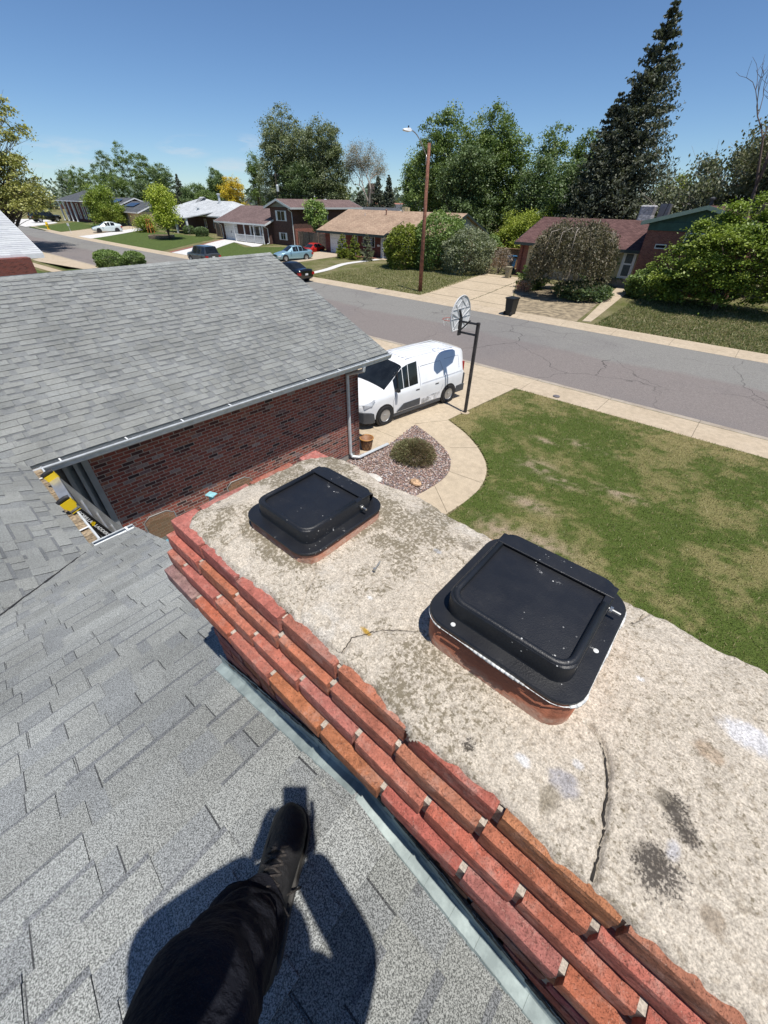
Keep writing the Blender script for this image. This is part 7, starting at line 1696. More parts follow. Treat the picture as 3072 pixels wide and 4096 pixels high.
def bin_(name, label, x, y, z, rz, s, m, h=1.08):
    root = empty(name, (x, y, z), rz, label, 'wheeled bin')
    b = MB(); b.loft([rrect(0, 0, .25*s, .27*s, .05, .02, 3), rrect(0, 0, .31*s, .35*s, .05, h*.92, 3)]); b.box(-.33*s, .33*s, -.37*s, .37*s, h*.90, h*.93); b.build('body', m, root, world=False)
    b = MB(); b.loft([rrect(0, 0, .345*s, .385*s, .06, h*.935, 3), rrect(0, 0, .34*s, .38*s, .06, h*.97, 3), rrect(0, .02, .24*s, .28*s, .06, h*1.0, 3)]); b.box(-.28*s, .28*s, .36*s, .46*s, h*.93, h*.96); b.build('lid', m, root, world=False)
    for sx in (-1, 1): b = MB(); b.lathe([(.11, sx*.27*s-.03), (.11, sx*.27*s+.03)], 14, (0, .27*s, .11), 'x'); b.build('wheel', M_rubber, root, world=False)
    b = MB(); b.box(-.1, .1, -.325*s, -.30*s, h*.55, h*.57); b.build('front_grip', M_rim, root, world=False)
    return root
P = atZ(2028, 1262, -.03); bin_('trash_bin', 'black wheeled trash bin standing alone at the kerb by the cracked driveway', P[0], P[1]+.4, -.03, radians(170), 1.0, simple('black_bin_plastic', (.012, .014, .014), .45, var=.1))
P = atZ(2052, 1085, .3); bin_('recycling_bin', 'blue lidded bin tucked behind brush at the red brick corner', P[0]-.5, P[1]+.3, .3, 0, 1.1, simple('blue_bin_plastic', (.03, .13, .27), .5), 1.35)
P = atZ(2035, 1112, .3); bin_('storage_bin', 'tan waste can left of the red brick corner below the blue bin', P[0]-.1, P[1]-.1, .3, 0, .8, simple('tan_bin_plastic', (.26, .23, .15), .6), .95)
bin_('door_bin', 'black bin beside the tan garage far on the left', -113.5, 46.4, .3, 0, 1.1, M_black, 1.3)
def lathe_thing(name, label, cat, pos, parts):
    root = empty(name, pos, 0, label, cat)
    for nm, prof, m, off in parts: b = MB(); b.lathe(prof, 16, (off[0], off[1], 0)); b.build(nm, m, root, world=False, smooth=True).modifiers.new('e', 'EDGE_SPLIT').split_angle = radians(40)
    return root
M_yel = simple('hydrant_yellow', (.70, .47, .01), .5, var=.05)
P = atZ(187, 918, .02); hy = lathe_thing('fire_hydrant', 'yellow fire hydrant on the far left corner lawn', 'fire hydrant', (P[0], P[1]+.4, 0), [('barrel', [(.30, 0), (.30, .08), (.21, .1), (.20, .95), (.27, .98), (.27, 1.05), (.23, 1.08)], M_yel, (0, 0)), ('bonnet', [(.23, 1.085), (.2, 1.2), (.1, 1.3), (.05, 1.32), (.05, 1.4)], M_yel, (0, 0))])
b = MB(); b.lathe([(.11, -.36), (.11, .36)], 12, (0, 0, .75), 'x'); b.lathe([(.13, -.38), (.13, 0)], 12, (0, 0, .7), 'y'); b.build('outlet', M_yel, hy, world=False)
P = atZ(279, 934, .02); sg_ = empty('yard_sign', (P[0], P[1]+.3, .0), 0, 'small white yard sign on a post near the far kerb', 'sign')
b = MB(); b.tube([(0, 0, 0), (0, 0, 1.5)], .035, 6); b.build('post', M_white, sg_, world=False)
b = MB(); b.box(-.5, .5, -.06, -.01, 1.2, 1.65); b.build('panel', M_white, sg_, world=False, bevel=.01)
# mailbox by the path
P = atZ(2425, 1150, 1.0); mbx = empty('mailbox', (-10.3, 37.3, gz(37.3)), 0, 'black mailbox on a wooden post amid the juniper', 'mailbox')
b = MB(); b.box(-.06, .06, -.06, .06, 0, 1.1); b.box(-.4, .1, -.05, .05, .95, 1.06); b.build('post', M_woodred, mbx, world=False)
b = MB(); b.loft([[(-.32, s, z) for s, z in ((-.12, 1.08), (.12, 1.08), (.12, 1.22), (.09, 1.31), (0, 1.34), (-.09, 1.31), (-.12, 1.22))], [(.32, s, z) for s, z in ((-.12, 1.08), (.12, 1.08), (.12, 1.22), (.09, 1.31), (0, 1.34), (-.09, 1.31), (-.12, 1.22))]]); b.build('box', M_black, mbx, world=False)
# orange toy frame and stone ring by the lime green maple
P = atZ(606, 932, .3); orr = empty('play_frame', (P[0], P[1], .3), 0, 'orange wooden A frame stand left of the lime green maple', 'frame')
b = MB()
for sx in (-.6, .6):
    for sy in (-.35, .35): b.tube([(sx*1.1, sy, 0), (sx*.75, sy*.5, 2.1)], .09, 4)
b.box(-.75, .75, -.25, .25, 2.05, 2.2); b.box(-.9, .9, -.3, .3, .9, 1.0); b.build('frame', simple('orange_wood', (.45, .17, .04), .7), orr, world=False)
P = atZ(648, 951, .22); b = MB(); R_ = random.Random(3)
for k_ in range(3):
    for i in range(26): a = 2*pi*(i+.5*k_)/26; x, y = P[0]+2.0*cos(a), P[1]+2.0*sin(a); b.box(-.22, .22, -.12, .12, 0, .14, M=Matrix.Translation((x, y, .16+k_*.15)) @ Matrix.Rotation(a+pi/2, 4, 'Z'), col=(R_.uniform(.7, 1.1),)*3)
tag(b.build('stone_ring', simple('stone_edging', (.30, .23, .17), .9, attr=True, var=.2)), 'ring of tan edging stones round the lime green maple', 'edging')
# utility pole with transformer and wires
P = atY(1113, 800, 74); up_ = empty('utility_pole', (P[0], 74, .3), 0, 'thin brown utility pole with a grey transformer before the cottonwoods', 'utility pole')
Tp = atY(1107, 690, 74)[2]
b = MB(); b.tube([(P[0], 74, .3), (P[0], 74, Tp)], [.17, .12], 8); b.box(P[0]-1.1, P[0]+1.1, 73.85, 73.95, Tp-.5, Tp-.38); b.build('pole', M_bark, up_)
b = MB(); b.lathe([(.3, Tp-3.4), (.32, Tp-2.3), (.2, Tp-2.15)], 12, (P[0]+.55, 73.8, 0)); b.build('transformer', M_whitemetal, up_)
def wire(name, label, A_, B2, sag, r_=.022):
    b = MB(); A_, B2 = Vector(A_), Vector(B2); b.tube([A_.lerp(B2, t/16)-Vector((0, 0, sag*4*(t/16)*(1-t/16))) for t in range(17)], r_, 4); tag(b.build(name, M_black), label, 'cable', 'overhead cables')
wire('overhead_wire', 'overhead cable running left from the utility pole past the gold tree', (P[0], 73.9, Tp-3.6), (-170, 78, 9), 1.0); wire('overhead_wire', 'overhead cable running right from the utility pole over the tan roof', (P[0], 73.9, Tp-3.6), tuple(atY(1900, 700, 60)), 1.4); wire('overhead_wire', 'overhead cable crossing the dark spruces above the covered cooler', tuple(atY(1900, 760, 62)), tuple(atY(2950, 815, 52)), .3)
wire('overhead_wire', 'upper overhead cable on the right of the utility pole', (P[0], 73.9, Tp-.4), tuple(atY(1420, 712, 70)), .5)
# flower pot, rocks
P = atZ(1456, 1798, .02)
k = NM('patterned_clay'); co = k.coord(); c = k.mix(k.noise(co, 30, detail=4), (.17, .075, .035), (.30, .15, .07)); M_pot = k.out(c, .6)
pot = empty('flower_pot', (P[0]+.02, P[1]+.1, .02), 0, 'empty brown clay pot with an orange rim beside the garage corner', 'flower pot')
b = MB(); b.lathe([(.13, 0), (.15, .04), (.19, .30), (.20, .36), (.17, .36), (.16, .12)], 24, (0, 0, 0)); b.build('bowl', M_pot, pot, world=False, smooth=True)
b = MB(); b.tube([(.205*cos(2*pi*i/28), .205*sin(2*pi*i/28), .365) for i in range(29)], .017, 7, caps=False); b.build('rim', simple('ochre_glaze', (.42, .20, .05), .5), pot, world=False, smooth=True)
b = MB()
for i in range(10):
    a = 2*pi*i/10
    for s in (-1, 1): b.tube([(.153*cos(a), .153*sin(a), .05), (.175*cos(a+s*.3), .175*sin(a+s*.3), .17), (.192*cos(a), .192*sin(a), .29)], .006, 4)
b.build('lattice_relief', simple('clay_relief', (.36, .20, .10), .6), pot, world=False)
b = MB(); b.lathe([(.155, .20), (.02, .205)], 16); b.build('soil', M_soil, pot, world=False)
def rock(label, x, y, s, m, seed):
    bm = bmesh.new(); bmesh.ops.create_icosphere(bm, subdivisions=4, radius=1); r = random.Random(seed)
    for v in bm.verts:
        f = 1+.35*(float(fbm(v.co.x*1.6+seed, v.co.y*1.6+v.co.z*1.3, seed, 4))-.5)+.05*(float(fbm(v.co.x*7, v.co.y*7+v.co.z*5, seed, 2))-.5); v.co = Vector((v.co.x*f*s[0], v.co.y*f*s[1], v.co.z*f*s[2])); 
    me = bpy.data.meshes.new('rock'); bm.to_mesh(me); bm.free(); me.materials.append(m); finish(me, np.ones((len(me.polygons), 3)), True); o = bpy.data.objects.new('rock', me); C.objects.link(o); o.location = (x, y, s[2]*.6); tag(o, label, 'rock')
P = atZ(1662, 1935, .03); rock('orange veined rock on the gravel beside the curved walk', P[0], P[1], (.18, .12, .10), simple('veined_sandstone', (.50, .33, .20), .85, var=.4, scale=12, bump=.5), 3)
P = atZ(1498, 1912, .03); rock('flat pale stone on the gravel just past the chimney crown', P[0], P[1], (.26, .15, .07), simple('pale_stone', (.56, .53, .48), .85, var=.15, scale=12, bump=.4), 8)
P = atZ(2225, 1587, 0); b = MB(); b.lathe([(.13, .0), (.13, .035), (.11, .04)], 20, (P[0], P[1], 0)); tag(b.build('meter_lid', simple('iron_lid', (.12, .11, .12), .7, var=.3)), 'small round iron cover in the lawn near the pavement', 'cover')
# things lying on the crown: a little screw
P = atZ(1508, 2262, 5.185); b = MB(); b.tube([(P[0]-.004, P[1]+.018, 5.185), (P[0]+.004, P[1]-.012, 5.185)], .0022, 6); b.lathe([(.0045, 5.181), (.0045, 5.189)], 6, (P[0]+.005, P[1]-.016, 0)); tag(b.build('screw', simple('steel_screw', (.4, .4, .38), .4, metal=.7)), 'small steel screw lying on the chimney crown', 'screw')

# ---- ladder standing against the back gutter -------------------------
LT1 = Vector(atZ(205, 1908, 3.05)); LT2 = Vector(atZ(270, 2014, 3.05)); LU = (LT2-LT1); LW = LU.length; LU.normalize()
DR = Vector((-.05, .33, -1)).normalized(); DR = (DR-LU*DR.dot(LU)).normalized(); NV = LU.cross(DR).normalized(); NV = NV if NV.z > 0 else -NV
lad = empty('ladder', (LT1.x, LT1.y, 0), 0, 'folding silver ladder with yellow and black hinges leaning on the gutter', 'ladder')
M_al = simple('brushed_aluminium', (.50, .51, .51), .35, metal=.7, var=.12, scale=8); M_yl = simple('hinge_yellow', (.72, .50, .01), .4, var=.05); M_bl = M_black
LLEN = 2.95
def lrail(t0, w_=.03, dp=.12):
    b = MB(); rg = []
    for s in (-.03, LLEN): c = t0+DR*s; rg.append([tuple(c+LU*a_+NV*b__) for a_, b__ in ((-w_/2, -dp/2), (w_/2, -dp/2), (w_/2, dp/2), (-w_/2, dp/2))])
    b.loft(rg); b.build('rail', M_al, lad)
lrail(LT1); lrail(LT2)
s = .22
while s < LLEN-.1:
    b = MB(); b.tube([LT1+DR*s, LT2+DR*s], .017, 6); b.build('rung', M_al, lad); s += .29
b = MB(); rg = []      # wide top step plate between the hinges
for f in (.03, LW-.03): c = LT1+LU*f+DR*.03; rg.append([tuple(c+NV*.062), tuple(c-NV*.06), tuple(c-NV*.06+DR*.03), tuple(c+NV*.062+DR*.03)])
b.loft(rg); b.build('top_step', M_al, lad)
for t0 in (LT1, LT2):
    for sg in (-1, 1):
        b = MB(); c = t0+LU*sg*.022; q = [c+NV*x_+DR*y_ for x_, y_ in ((-.064, -.045), (.064, -.045), (.070, .02), (.045, .085), (-.045, .085), (-.068, .02))]; b.prism([tuple(x) for x in q], tuple(LU*.008*sg)); b.build('hinge', M_yl, lad)
    b = MB(); q = [t0-LU*.028+NV*.066-DR*.035, t0+LU*.028+NV*.066-DR*.035, t0+LU*.028+NV*.062+DR*.055, t0-LU*.028+NV*.062+DR*.055]; b.prism([tuple(x) for x in q], tuple(NV*.005)); b.build('hinge_cover', M_yl, lad)
    b = MB(); e = t0-DR*.062; b.tube([e-NV*.070, e-NV*.03-DR*.012, e+NV*.03-DR*.012, e+NV*.070], .026, 12); b.build('hinge_knob', M_bl, lad)
# printed band on the outer face of the nearer rail
dR = DR; NV = LU.copy(); WV = LU.cross(DR).normalized(); c0 = LT2+LU*.0155
s0_ = .12; s1_ = .82; wR = .054
def rp(s, w_): return tuple(c0+DR*s+WV*w_+NV*.001)
b = MB(); b.prism([rp(s0_, -wR), rp(s1_, -wR), rp(s1_, wR), rp(s0_, wR)], tuple(NV*.003)); b.build('label_band', M_bl, lad)
for s in (s0_+.008, s1_-.02):
    b = MB(); b.prism([tuple(Vector(rp(s, -wR))+NV*.0035), tuple(Vector(rp(s+.012, -wR))+NV*.0035), tuple(Vector(rp(s+.012, wR))+NV*.0035), tuple(Vector(rp(s, wR))+NV*.0035)], tuple(NV*.001)); b.build('label_stripe', M_yl, lad)
AC_ = WV
def text_on(txt, s, size, m, nm):
    cu = bpy.data.curves.new(nm, 'FONT'); cu.body = txt; cu.size = size; cu.align_x = 'LEFT'; cu.align_y = 'CENTER'; cu.extrude = .0008; cu.offset = .0012; cu.shear = .2
    to = bpy.data.objects.new('tmp', cu); C.objects.link(to)
    dg = bpy.context.evaluated_depsgraph_get(); me = bpy.data.meshes.new_from_object(to.evaluated_get(dg)); bpy.data.objects.remove(to)
    o = bpy.data.objects.new(nm, me); C.objects.link(o); me.materials.clear(); me.materials.append(m)
    # text x axis -> down the rail, text y -> across, z -> +X
    yx = NV.cross(dR).normalized(); R3 = Matrix((dR, yx, NV)).transposed().to_4x4()
    R3.translation = c0+dR*s+NV*.005; me.transform(R3)
    o.parent = lad; o.location = -lad.location; return o
text_on('GORILLA', s0_+.025, .056, M_white, 'lettering'); text_on('LADDERS', s0_+.31, .056, M_white, 'lettering')
b = MB(); c_ = c0+DR*(s0_+.28)+NV*.004
for (a_, b__) in ((-.022, 0), (0, .012), (.014, -.010)): b.prism([tuple(c_+DR*(a_+.020*cos(t))+AC_*(b__+.020*sin(t))) for t in (0, 1.3, 2.4, 3.6, 5.0)], tuple(NV*.0012))
b.build('emblem', M_yl, lad)

# ---- patio chairs in the courtyard: curved frames with brown mesh ----
M_frame = simple('grey_chair_frame', (.24, .24, .23), .5, metal=.3)
k = NM('brown_sling_mesh'); k.b.inputs['Base Color'].default_value = (.20, .13, .07, 1); k.b.inputs['Roughness'].default_value = .8
tb_ = k.N('ShaderNodeBsdfTransparent'); ms_ = k.N('ShaderNodeMixShader'); ms_.inputs[0].default_value = .42; k.L(tb_.outputs[0], ms_.inputs[1]); k.L(k.b.outputs[0], ms_.inputs[2]); k.L(ms_.outputs[0], k.o.inputs[0]); M_sling = k.m
M_aqua = simple('faded_aqua_cushion', (.25, .50, .56), .7, var=.15, scale=12)
def chair(lab, x, y, rz):
    root = empty('patio_chair', (x, y, .01), rz, lab, 'chair', 'patio chairs in the courtyard'); w_ = .29
    for s in (-1, 1):
        b = MB(); b.tube([(s*w_, -.24, 0), (s*w_, -.26, .30), (s*w_, -.25, .62), (s*w_, .10, .66), (s*w_, .26, .60)], .013, 6); b.tube([(s*w_, .30, 0), (s*w_, .22, .42), (s*w_, .30, .75)], .013, 6); b.build('leg', M_frame, root, world=False, smooth=True)
    b = MB(); b.tube([(-w_, .20, .42), (-w_, .36, .95), (-w_*.55, .39, 1.03), (w_*.55, .39, 1.03), (w_, .36, .95), (w_, .20, .42)], .013, 6); b.tube([(-w_, -.26, .42), (w_, -.26, .42)], .013, 6); b.tube([(-w_, .2, .42), (w_, .2, .42)], .013, 6); b.build('back_frame', M_frame, root, world=False, smooth=True)
    b = MB(); b.loft([[(-w_+.02, .205, .44), (w_-.02, .205, .44), (w_-.02, .207, .44), (-w_+.02, .207, .44)], [(-w_+.02, .36, .94), (w_-.02, .36, .94), (w_-.02, .362, .94), (-w_+.02, .362, .94)], [(-w_*.6, .386, 1.02), (w_*.6, .386, 1.02), (w_*.6, .388, 1.02), (-w_*.6, .388, 1.02)]]); b.build('backrest', M_sling, root, world=False)
    b = MB(); b.loft([[(-w_+.02, -.25, .42), (w_-.02, -.25, .42), (w_-.02, -.25, .425), (-w_+.02, -.25, .425)], [(-w_+.02, 0, .39), (w_-.02, 0, .39), (w_-.02, 0, .395), (-w_+.02, 0, .395)], [(-w_+.02, .2, .43), (w_-.02, .2, .43), (w_-.02, .2, .435), (-w_+.02, .2, .435)]]); b.build('seat', M_sling, root, world=False)
    return root
Pc = atZ(620, 2075, 1.0); chair('mesh patio chair whose back shows left of the chimney corner', Pc[0]+.33, Pc[1]+.05, radians(84))
Pc = atZ(945, 1935, 1.0); chair('mesh patio chair with only its curved top rail above the chimney crown', Pc[0]+.33, Pc[1]+.05, radians(84))
Pc = atZ(850, 1985, .95); tb = empty('folding_stand', (Pc[0], Pc[1], 0), radians(20), 'small pale aqua metal stand standing between the patio chairs', 'stand')
b = MB(); b.tube([(0, 0, 0), (0, 0, .8)], .03, 8); b.lathe([(.2, 0), (.2, .02)], 16); b.build('post', M_aqua, tb, world=False)
b = MB(); b.loft([[(-.09, -.05, .80), (.09, -.05, .80), (.09, -.03, .80), (-.09, -.03, .80)], [(-.06, -.05, .90), (.06, -.05, .90), (.06, -.03, .90), (-.06, -.03, .90)], [(-.09, -.05, 1.0), (.09, -.05, 1.0), (.09, -.03, 1.0), (-.09, -.03, 1.0)]]); b.box(-.10, .10, -.1, .06, 1.0, 1.02); b.box(-.11, .11, -.1, .06, .79, .81); b.build('bracket', M_aqua, tb, world=False, bevel=.004)
Pc = atZ(672, 2180, .5); b = MB(); b.box(Pc[0]-.3, Pc[0]+.3, Pc[1]-.3, Pc[1]+.3, .42, .50); 
for sx in (-.26, .26):
    for sy in (-.26, .26): b.box(Pc[0]+sx-.02, Pc[0]+sx+.02, Pc[1]+sy-.02, Pc[1]+sy+.02, .01, .42)
tag(b.build('side_table', simple('blue_table_top', (.12, .32, .42), .5)), 'low blue patio table peeking out left of the chimney bricks', 'table')

# ================================================================== THE PHOTOGRAPHER
def skin(name, verts, edges, m, parent, sub=2, root_i=0, mods=None):
    me = bpy.data.meshes.new(name); me.from_pydata([v[0] for v in verts], edges, []); o = bpy.data.objects.new(name, me); C.objects.link(o)
    sk = o.modifiers.new('skin', 'SKIN'); sk.use_smooth_shade = True
    for i, v in enumerate(verts): me.skin_vertices[0].data[i].radius = v[1] if hasattr(v[1], '__len__') else (v[1], v[1]); me.skin_vertices[0].data[i].use_root = (i == root_i)
    ss = o.modifiers.new('sub', 'SUBSURF'); ss.levels = sub; ss.render_levels = sub
    dg = bpy.context.evaluated_depsgraph_get(); m2 = bpy.data.meshes.new_from_object(o.evaluated_get(dg)); bpy.data.objects.remove(o)
    m2.name = name; m2.materials.clear(); m2.materials.append(m); m2.polygons.foreach_set('use_smooth', [True]*len(m2.polygons)); m2.polygons.foreach_set('material_index', [0]*len(m2.polygons))
    m2.color_attributes.new('Col', 'FLOAT_COLOR', 'CORNER')
    o = bpy.data.objects.new(name, m2); C.objects.link(o)
    if parent is not None: o.parent = parent; o.location = -Vector(parent.location)
    return o
ft = Vector((-.30, -.02, roofz(-.33))); person = empty('person', tuple(ft), 0, 'person in dark work trousers and black lace boots standing on the shingles, phone held out', 'person')
F_ = Vector((-.62, .78, 0)).normalized(); Rr = Vector((.78, .62, 0)).normalized()      # facing, right-hand side
hipc = Vector((.20, -.30, 5.46)); chest = Vector((.27, -.30, 5.86)); neck = Vector((.29, -.29, 6.06)); head = Vector((.31, -.25, 6.22))
M_skin = simple('skin', (.42, .26, .19), .55, var=.05)
kn_l = Vector((-.185, -.175, 5.10)); an_l = Vector((-.300, -.085, 4.76)); hip_l = hipc-Rr*.095; hip_r = hipc+Rr*.095
an_r = Vector((.30, -.52, roofz(.3)+.10)); kn_r = Vector((.28, -.40, 4.98))
sh_l, sh_r = neck-Rr*.19-Vector((0, 0, .06)), neck+Rr*.19-Vector((0, 0, .06)); el_l, el_r = Vector((-.05, -.43, 5.86)), Vector((.37, -.09, 5.90))
def CF(x, y, z): return Vector(CAM)+Vector(RT)*x+Vector(UP)*y-Vector(FW)*z
wr_l, wr_r = CF(-.08, -.15, .10), CF(.085, -.12, .11)
V_ = [(hipc, .13), (chest-Vector((0, 0, .18)), .135), (chest, .15), (neck, .055), (head-Vector((0, 0, .05)), .075), (head+Vector((0, 0, .06)), .085),
      (hip_l, .095), ((hip_l+kn_l)/2, .085), (kn_l, .062), ((kn_l+an_l)/2, .052), (an_l, .042), (hip_r, .095), (kn_r, .062), (an_r, .042),
      (sh_l, .065), (el_l, .045), (wr_l, .028), (sh_r, .065), (el_r, .045), (wr_r, .028)]
Ed = [(0, 1), (1, 2), (2, 3), (3, 4), (4, 5), (0, 6), (6, 7), (7, 8), (8, 9), (9, 10), (0, 11), (11, 12), (12, 13), (2, 14), (14, 15), (15, 16), (2, 17), (17, 18), (18, 19)]
skin('body', V_, Ed, M_skin, person)
def head_bits():
    b = MB(); c = head+Vector((0, 0, .01))
    for s in (-1, 1):
        p = c+F_*.083+Rr*s*.032+Vector((0, 0, .012)); b.tube([p-F_*.006, p+F_*.004], .011, 8)
    b.build('eye', M_white, person)
    b = MB(); b.loft([[tuple(c+F_*.085+Rr*q+Vector((0, 0, .01))) for q in (-.006, .006)]+[tuple(c+F_*.08+Vector((0, 0, .02)))], [tuple(c+F_*.112+Rr*q+Vector((0, 0, -.03))) for q in (-.012, .012)]+[tuple(c+F_*.1+Vector((0, 0, -.015)))]]); b.build('nose', M_skin, person)
    b = MB(); b.tube([tuple(c+F_*.083-Rr*.022-Vector((0, 0, .058))), tuple(c+F_*.092-Vector((0, 0, .055))), tuple(c+F_*.083+Rr*.022-Vector((0, 0, .058)))], .005, 5); b.build('mouth', simple('lips', (.35, .14, .12), .5), person)
    for s in (-1, 1): b = MB(); p = c+Rr*s*.083; b.tube([tuple(p+Vector((0, 0, .03))), tuple(p+Rr*s*.015-F_*.01), tuple(p-Vector((0, 0, .03)))], .011, 6); b.build('ear', M_skin, person)
    bm = bmesh.new(); bmesh.ops.create_uvsphere(bm, u_segments=48, v_segments=32, radius=1)
    for v in bm.verts: f_ = 1+.08*(float(fbm(v.co.x*5+3, v.co.y*5+v.co.z*4, 7, 4))-.5); v.co = Vector((v.co.x*.094*f_, v.co.y*.104*f_, max(v.co.z, -.30)*.096*f_))
    me = bpy.data.meshes.new('hair'); bm.to_mesh(me); bm.free(); me.materials.append(simple('dark_hair', (.03, .02, .014), .7, var=.5, scale=90, bump=.8, bscale=120)); me.polygons.foreach_set('use_smooth', [True]*len(me.polygons)); o = bpy.data.objects.new('hair', me); C.objects.link(o); o.parent = person; o.location = c-F_*.018+Vector((0, 0, .035))-person.location
head_bits()
def hand(wr, tgt, side):
    vs = [(wr, .020)]; ed = []; d = (tgt-wr).normalized(); sd_ = Vector((0, 0, 1)).cross(d).normalized()*side; pal_ = wr+d*.06; vs.append((pal_, (.032, .018))); ed.append((0, 1)); up_ = Vector((0, 0, 1))
    for i, (o_, L_) in enumerate(((.027, .066), (.009, .075), (-.009, .070), (-.026, .055))):
        b0 = pal_+sd_*o_+d*.022; k_ = len(vs); vs += [(b0, .009), (b0+d*L_*.45-up_*.006, .008), (b0+d*L_*.8-up_*.03, .007)]; ed += [(1, k_), (k_, k_+1), (k_+1, k_+2)]
    k_ = len(vs); t_ = wr+d*.03+sd_*.034; vs += [(t_, .010), (t_+d*.03+sd_*.014+up_*.008, .009), (t_+d*.055+sd_*.006+up_*.012, .008)]; ed += [(1, k_), (k_, k_+1), (k_+1, k_+2)]
    skin('hand', vs, ed, M_skin, person, 1)
hand(CF(-.07, -.135, .08), CF(-.02, -.04, .045), -1); hand(CF(.08, -.115, .09), CF(.055, -.03, .045), 1)
# jacket
M_jkt = simple('dark_work_shirt', (.02, .022, .028), .9, var=.2)
skin('shirt', [(hipc+Vector((0, 0, .02)), .150), (chest-Vector((0, 0, .18)), .155), (chest, .168), (neck-Vector((0, 0, .03)), .075), (sh_l, .078), (el_l, .066), (wr_l+(wr_l-el_l)*.12, .046), (sh_r, .078), (el_r, .056), (wr_r+(wr_r-el_r)*.12, .050)], [(0, 1), (1, 2), (2, 3), (2, 4), (4, 5), (5, 6), (2, 7), (7, 8), (8, 9)], M_jkt, person)
# trousers: seen leg lofted with folds, cuff and seams
k = NM('navy_work_cloth'); co = k.coord(); c = k.mix(k.noise(co, 12, detail=4), (.006, .0065, .010), (.011, .012, .017)); c = k.mix(k.noise(co, 500, detail=1, lo=.55, hi=.75, b=.35), c, (.035, .037, .045)); M_tr = k.out(c, .92, k.bump(k.noise(co, 16, detail=5), .6, .02), 0, .15)
def leg(cuff, knee, hip, r_, nm, n=44, m=120, ph=0.0, mat=None):
    C_ = [cuff, cuff.lerp(knee, .33), cuff.lerp(knee, .7), knee, knee.lerp(hip, .35), knee.lerp(hip, .7), hip]; RD = r_
    def cr(t):
        x = t*(len(C_)-1); i = min(int(x), len(C_)-2); f = x-i; P0, P1, P2, P3 = C_[max(i-1, 0)], C_[i], C_[i+1], C_[min(i+2, len(C_)-1)]
        return .5*((2*P1)+(P2-P0)*f+(2*P0-5*P1+4*P2-P3)*f*f+(3*P1-P0-3*P2+P3)*f**3), RD[i]+(RD[i+1]-RD[i])*f
    V = []; prev = None
    for i in range(m):
        t = i/(m-1); p, rr_ = cr(t); p2, _ = cr(min(1, t+.01)); p0, _ = cr(max(0, t-.01)); tg = (p2-p0).normalized()
        a_ = (Rr-tg*Rr.dot(tg)).normalized(); b__ = tg.cross(a_)
        for j in range(n):
            th = 2*pi*j/n
            fo = .010*(float(fbm(t*9+cos(th)*1.3+ph, sin(th)*1.3+t*4, 3, 3))-.5)*2+.006*sin(t*60+3*cos(th)+2*sin(2*th+ph))*math.exp(-t*5)+.004*sin(t*34+th*2)
            e = 1+(.10*math.exp(-t*40)); V.append(tuple(p+(a_*cos(th)*1.02+b__*sin(th)*.96)*(rr_*e+fo)))
    F = [[i*n+j, i*n+(j+1) % n, (i+1)*n+(j+1) % n, (i+1)*n+j] for i in range(m-1) for j in range(n)]
    b = MB(); b.v = V; b.f = F; b.m = [0]*len(F); b.c = [(1, 1, 1)]*len(F)
    b.f.append(list(range((m-1)*n, m*n))); b.m.append(0); b.c.append((1, 1, 1))
    # a turned hem: inner ring
    return b.build(nm, mat or M_tr, person, smooth=True, fixn=False)
leg(an_l+Vector((.012, -.012, .0)), kn_l, hip_l, [.073, .076, .082, .088, .094, .108, .118], 'trouser_leg')
leg(an_r, kn_r, hip_r, [.075, .078, .084, .085, .09, .1, .11], 'trouser_leg', ph=4.0)
b = MB(); b.loft([rrect(0, 0, .15, .12, .09, z, 4) for z in (-.12, 0, .12)]); b.build('trouser_seat', M_tr, person, smooth=True, M=Matrix.Translation(hipc) @ Matrix.Rotation(radians(38), 4, 'Z'))
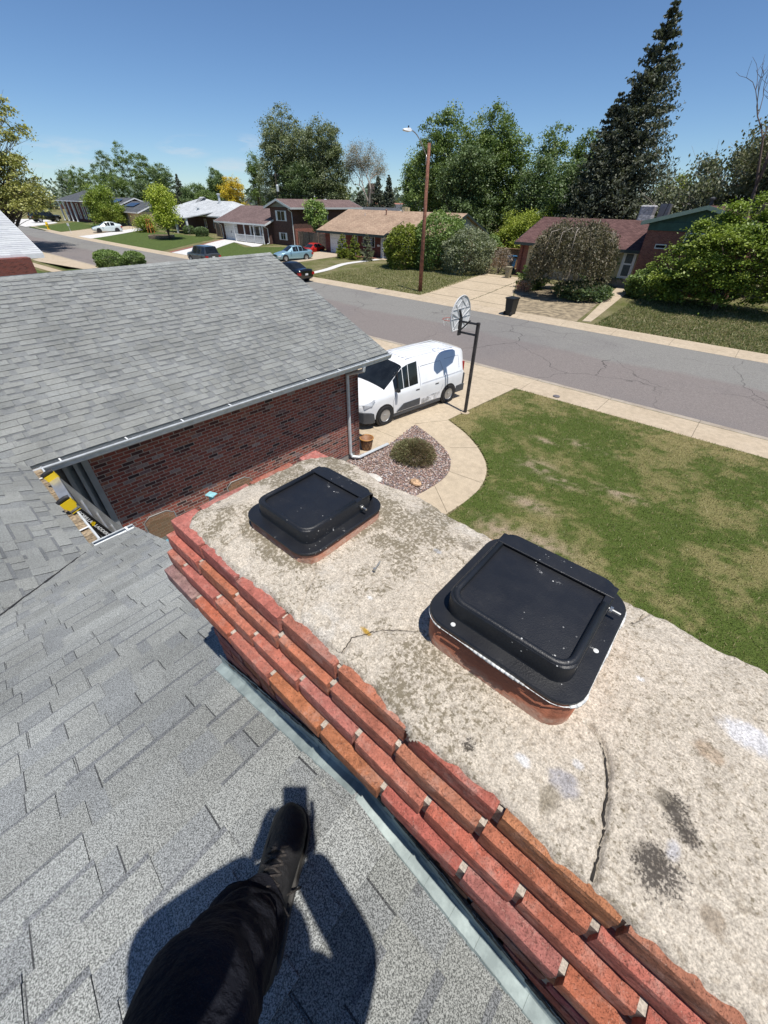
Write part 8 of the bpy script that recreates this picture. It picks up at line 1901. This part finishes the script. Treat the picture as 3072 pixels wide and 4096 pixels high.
# cargo pocket and side seam on the seen leg
def boot(ankle, toe_dir, z0, nm_seed=0):
    """boot along toe_dir; local u forward, v left, w up, on the roof plane"""
    s_ = -MSL if True else 0
    def fr(u, v, w_, heel):
        x = heel.x+toe_dir.x*u+(-toe_dir.y)*v; y = heel.y+toe_dir.y*u+toe_dir.x*v; return (x, y, roofz(x)+.012+w_)
    L_ = .315
    heel = Vector((ankle.x, ankle.y, 0))-toe_dir*.075
    st = [(-.005, .030, .075, .0), (.01, .036, .105, 0), (.05, .040, .125, 0), (.09, .042, .118, .0), (.13, .045, .098, -.003), (.17, .050, .080, -.006), (.21, .0545, .066, -.008), (.25, .053, .058, -.008), (.28, .046, .052, -.004), (.30, .033, .044, 0), (.312, .015, .034, .003)]
    rings = []
    for u, hw, h, off in st:
        r = []
        for j in range(20):
            th = 2*pi*j/20; cv, sv = cos(th), sin(th); vv = math.copysign(abs(cv)**.75, cv)*hw+off; ww = .022+(h-.0)*(.5+.5*math.copysign(abs(sv)**.85, sv)); crease = .0025*sin(u*150)*(1 if .15 < u < .22 and sv > 0 else 0)
            r.append(fr(u, vv*(1-.35*max(0, sv)), ww+crease, heel))
        rings.append(r)
    bt = MB(); bt.loft(rings); o = bt.build('boot', M_boot, person, smooth=True)
    sh = MB(); rs = []
    for z_, k_ in ((.0, .97), (.012, 1.03), (.024, 1.06), (.030, 1.0)):
        r = []
        for u, hw, h, off in st: r.append(fr(u*1.01+.0, off+hw*k_+.003, z_, heel))
        for u, hw, h, off in st[::-1]: r.append(fr(u*1.01+.0, off-hw*k_-.003, z_, heel))
        rs.append(r)
    sh.loft(rs); s2 = sh.build('sole', simple('worn_grey_sole', (.045, .043, .04), .8, var=.4, scale=30), o, world=False); s2.parent = o; s2.location = (0, 0, 0)
    sf = MB(); sf.tube([fr(-.002, 0, .10, heel), fr(.03, 0, .20, heel), fr(.05, 0, .24, heel)], [.048, .052, .056], 14); q = sf.build('boot_shaft', M_boot, o, world=False, smooth=True); q.parent = o; q.location = (0, 0, 0)
    def topz(u):
        for i in range(len(st)-1):
            if st[i][0] <= u <= st[i+1][0]: f = (u-st[i][0])/(st[i+1][0]-st[i][0]); return .022+st[i][2]+(st[i+1][2]-st[i][2])*f
        return .06
    lc = MB(); us = [.085, .105, .125, .145, .165, .185]
    for i, u in enumerate(us):
        for s in (-1, 1):
            p = [fr(u-s*0+.0, -s*.027, topz(u)-.010, heel), fr(u+.008, -s*.010, topz(u)+.004, heel), fr(u+.012, s*.006, topz(u)+.006, heel), fr(u+.018, s*.027, topz(u)-.010, heel)]; lc.tube(p, .0026, 5)
    for s in (-1, 1):     # bow loops
        lc.tube([fr(.085, 0, topz(.085)+.006, heel), fr(.10, s*.035, topz(.1)+.020, heel), fr(.075, s*.062, topz(.08)+.004, heel), fr(.06, s*.045, topz(.06)+.004, heel), fr(.085, 0, topz(.085)+.008, heel)], .0026, 5)
        lc.tube([fr(.085, 0, topz(.085)+.006, heel), fr(.12, s*.05, .07, heel), fr(.135, s*.066, .04, heel)], .0026, 5)
    l2 = lc.build('lace', simple('black_brown_lace', (.035, .03, .027), .8, var=.6, scale=300), o, world=False); l2.parent = o; l2.location = (0, 0, 0)
    wl = MB()    # moc-toe welt seam
    pts = []
    for i in range(15): th = -pi*.62+pi*1.24*i/14; pts.append(fr(.215+.072*cos(th), -.003+.036*sin(th), (topz(.215+.072*max(-.2, cos(th)))-.016), heel))
    wl.tube(pts, .0032, 5); w2 = wl.build('welt', M_boot, o, world=False, smooth=True); w2.parent = o; w2.location = (0, 0, 0)
k = NM('black_boot_leather'); co = k.coord(); c = k.mix(k.noise(co, 18, detail=5, lo=.45, hi=.75), (.011, .011, .012), (.03, .03, .031)); M_boot = k.out(c, .62, k.bump(k.noise(co, 110, detail=4), .35, .003), 0, .35)
tdir = Vector((-.19, .235, 0)).normalized()
boot(Vector((-.275, -.07, 0)), tdir, 0); boot(Vector((.30, -.50, 0)), F_, 0)
# phone in the hands: its lens is the viewpoint
ph_ = empty('phone', (.035, -.02, 5.975), 0, 'black phone held out in both hands, its shade showing on the shingles', 'phone')
Mph = Matrix(((RT[0], UP[0], -FW[0], 0.0), (RT[1], UP[1], -FW[1], 0.0), (RT[2], UP[2], -FW[2], CAMZ), (0, 0, 0, 1)))
b = MB(); b.box(-.012, .062, -.135, .018, .006, .014); b.build('phone_body', M_black, ph_, M=Mph, bevel=.002)
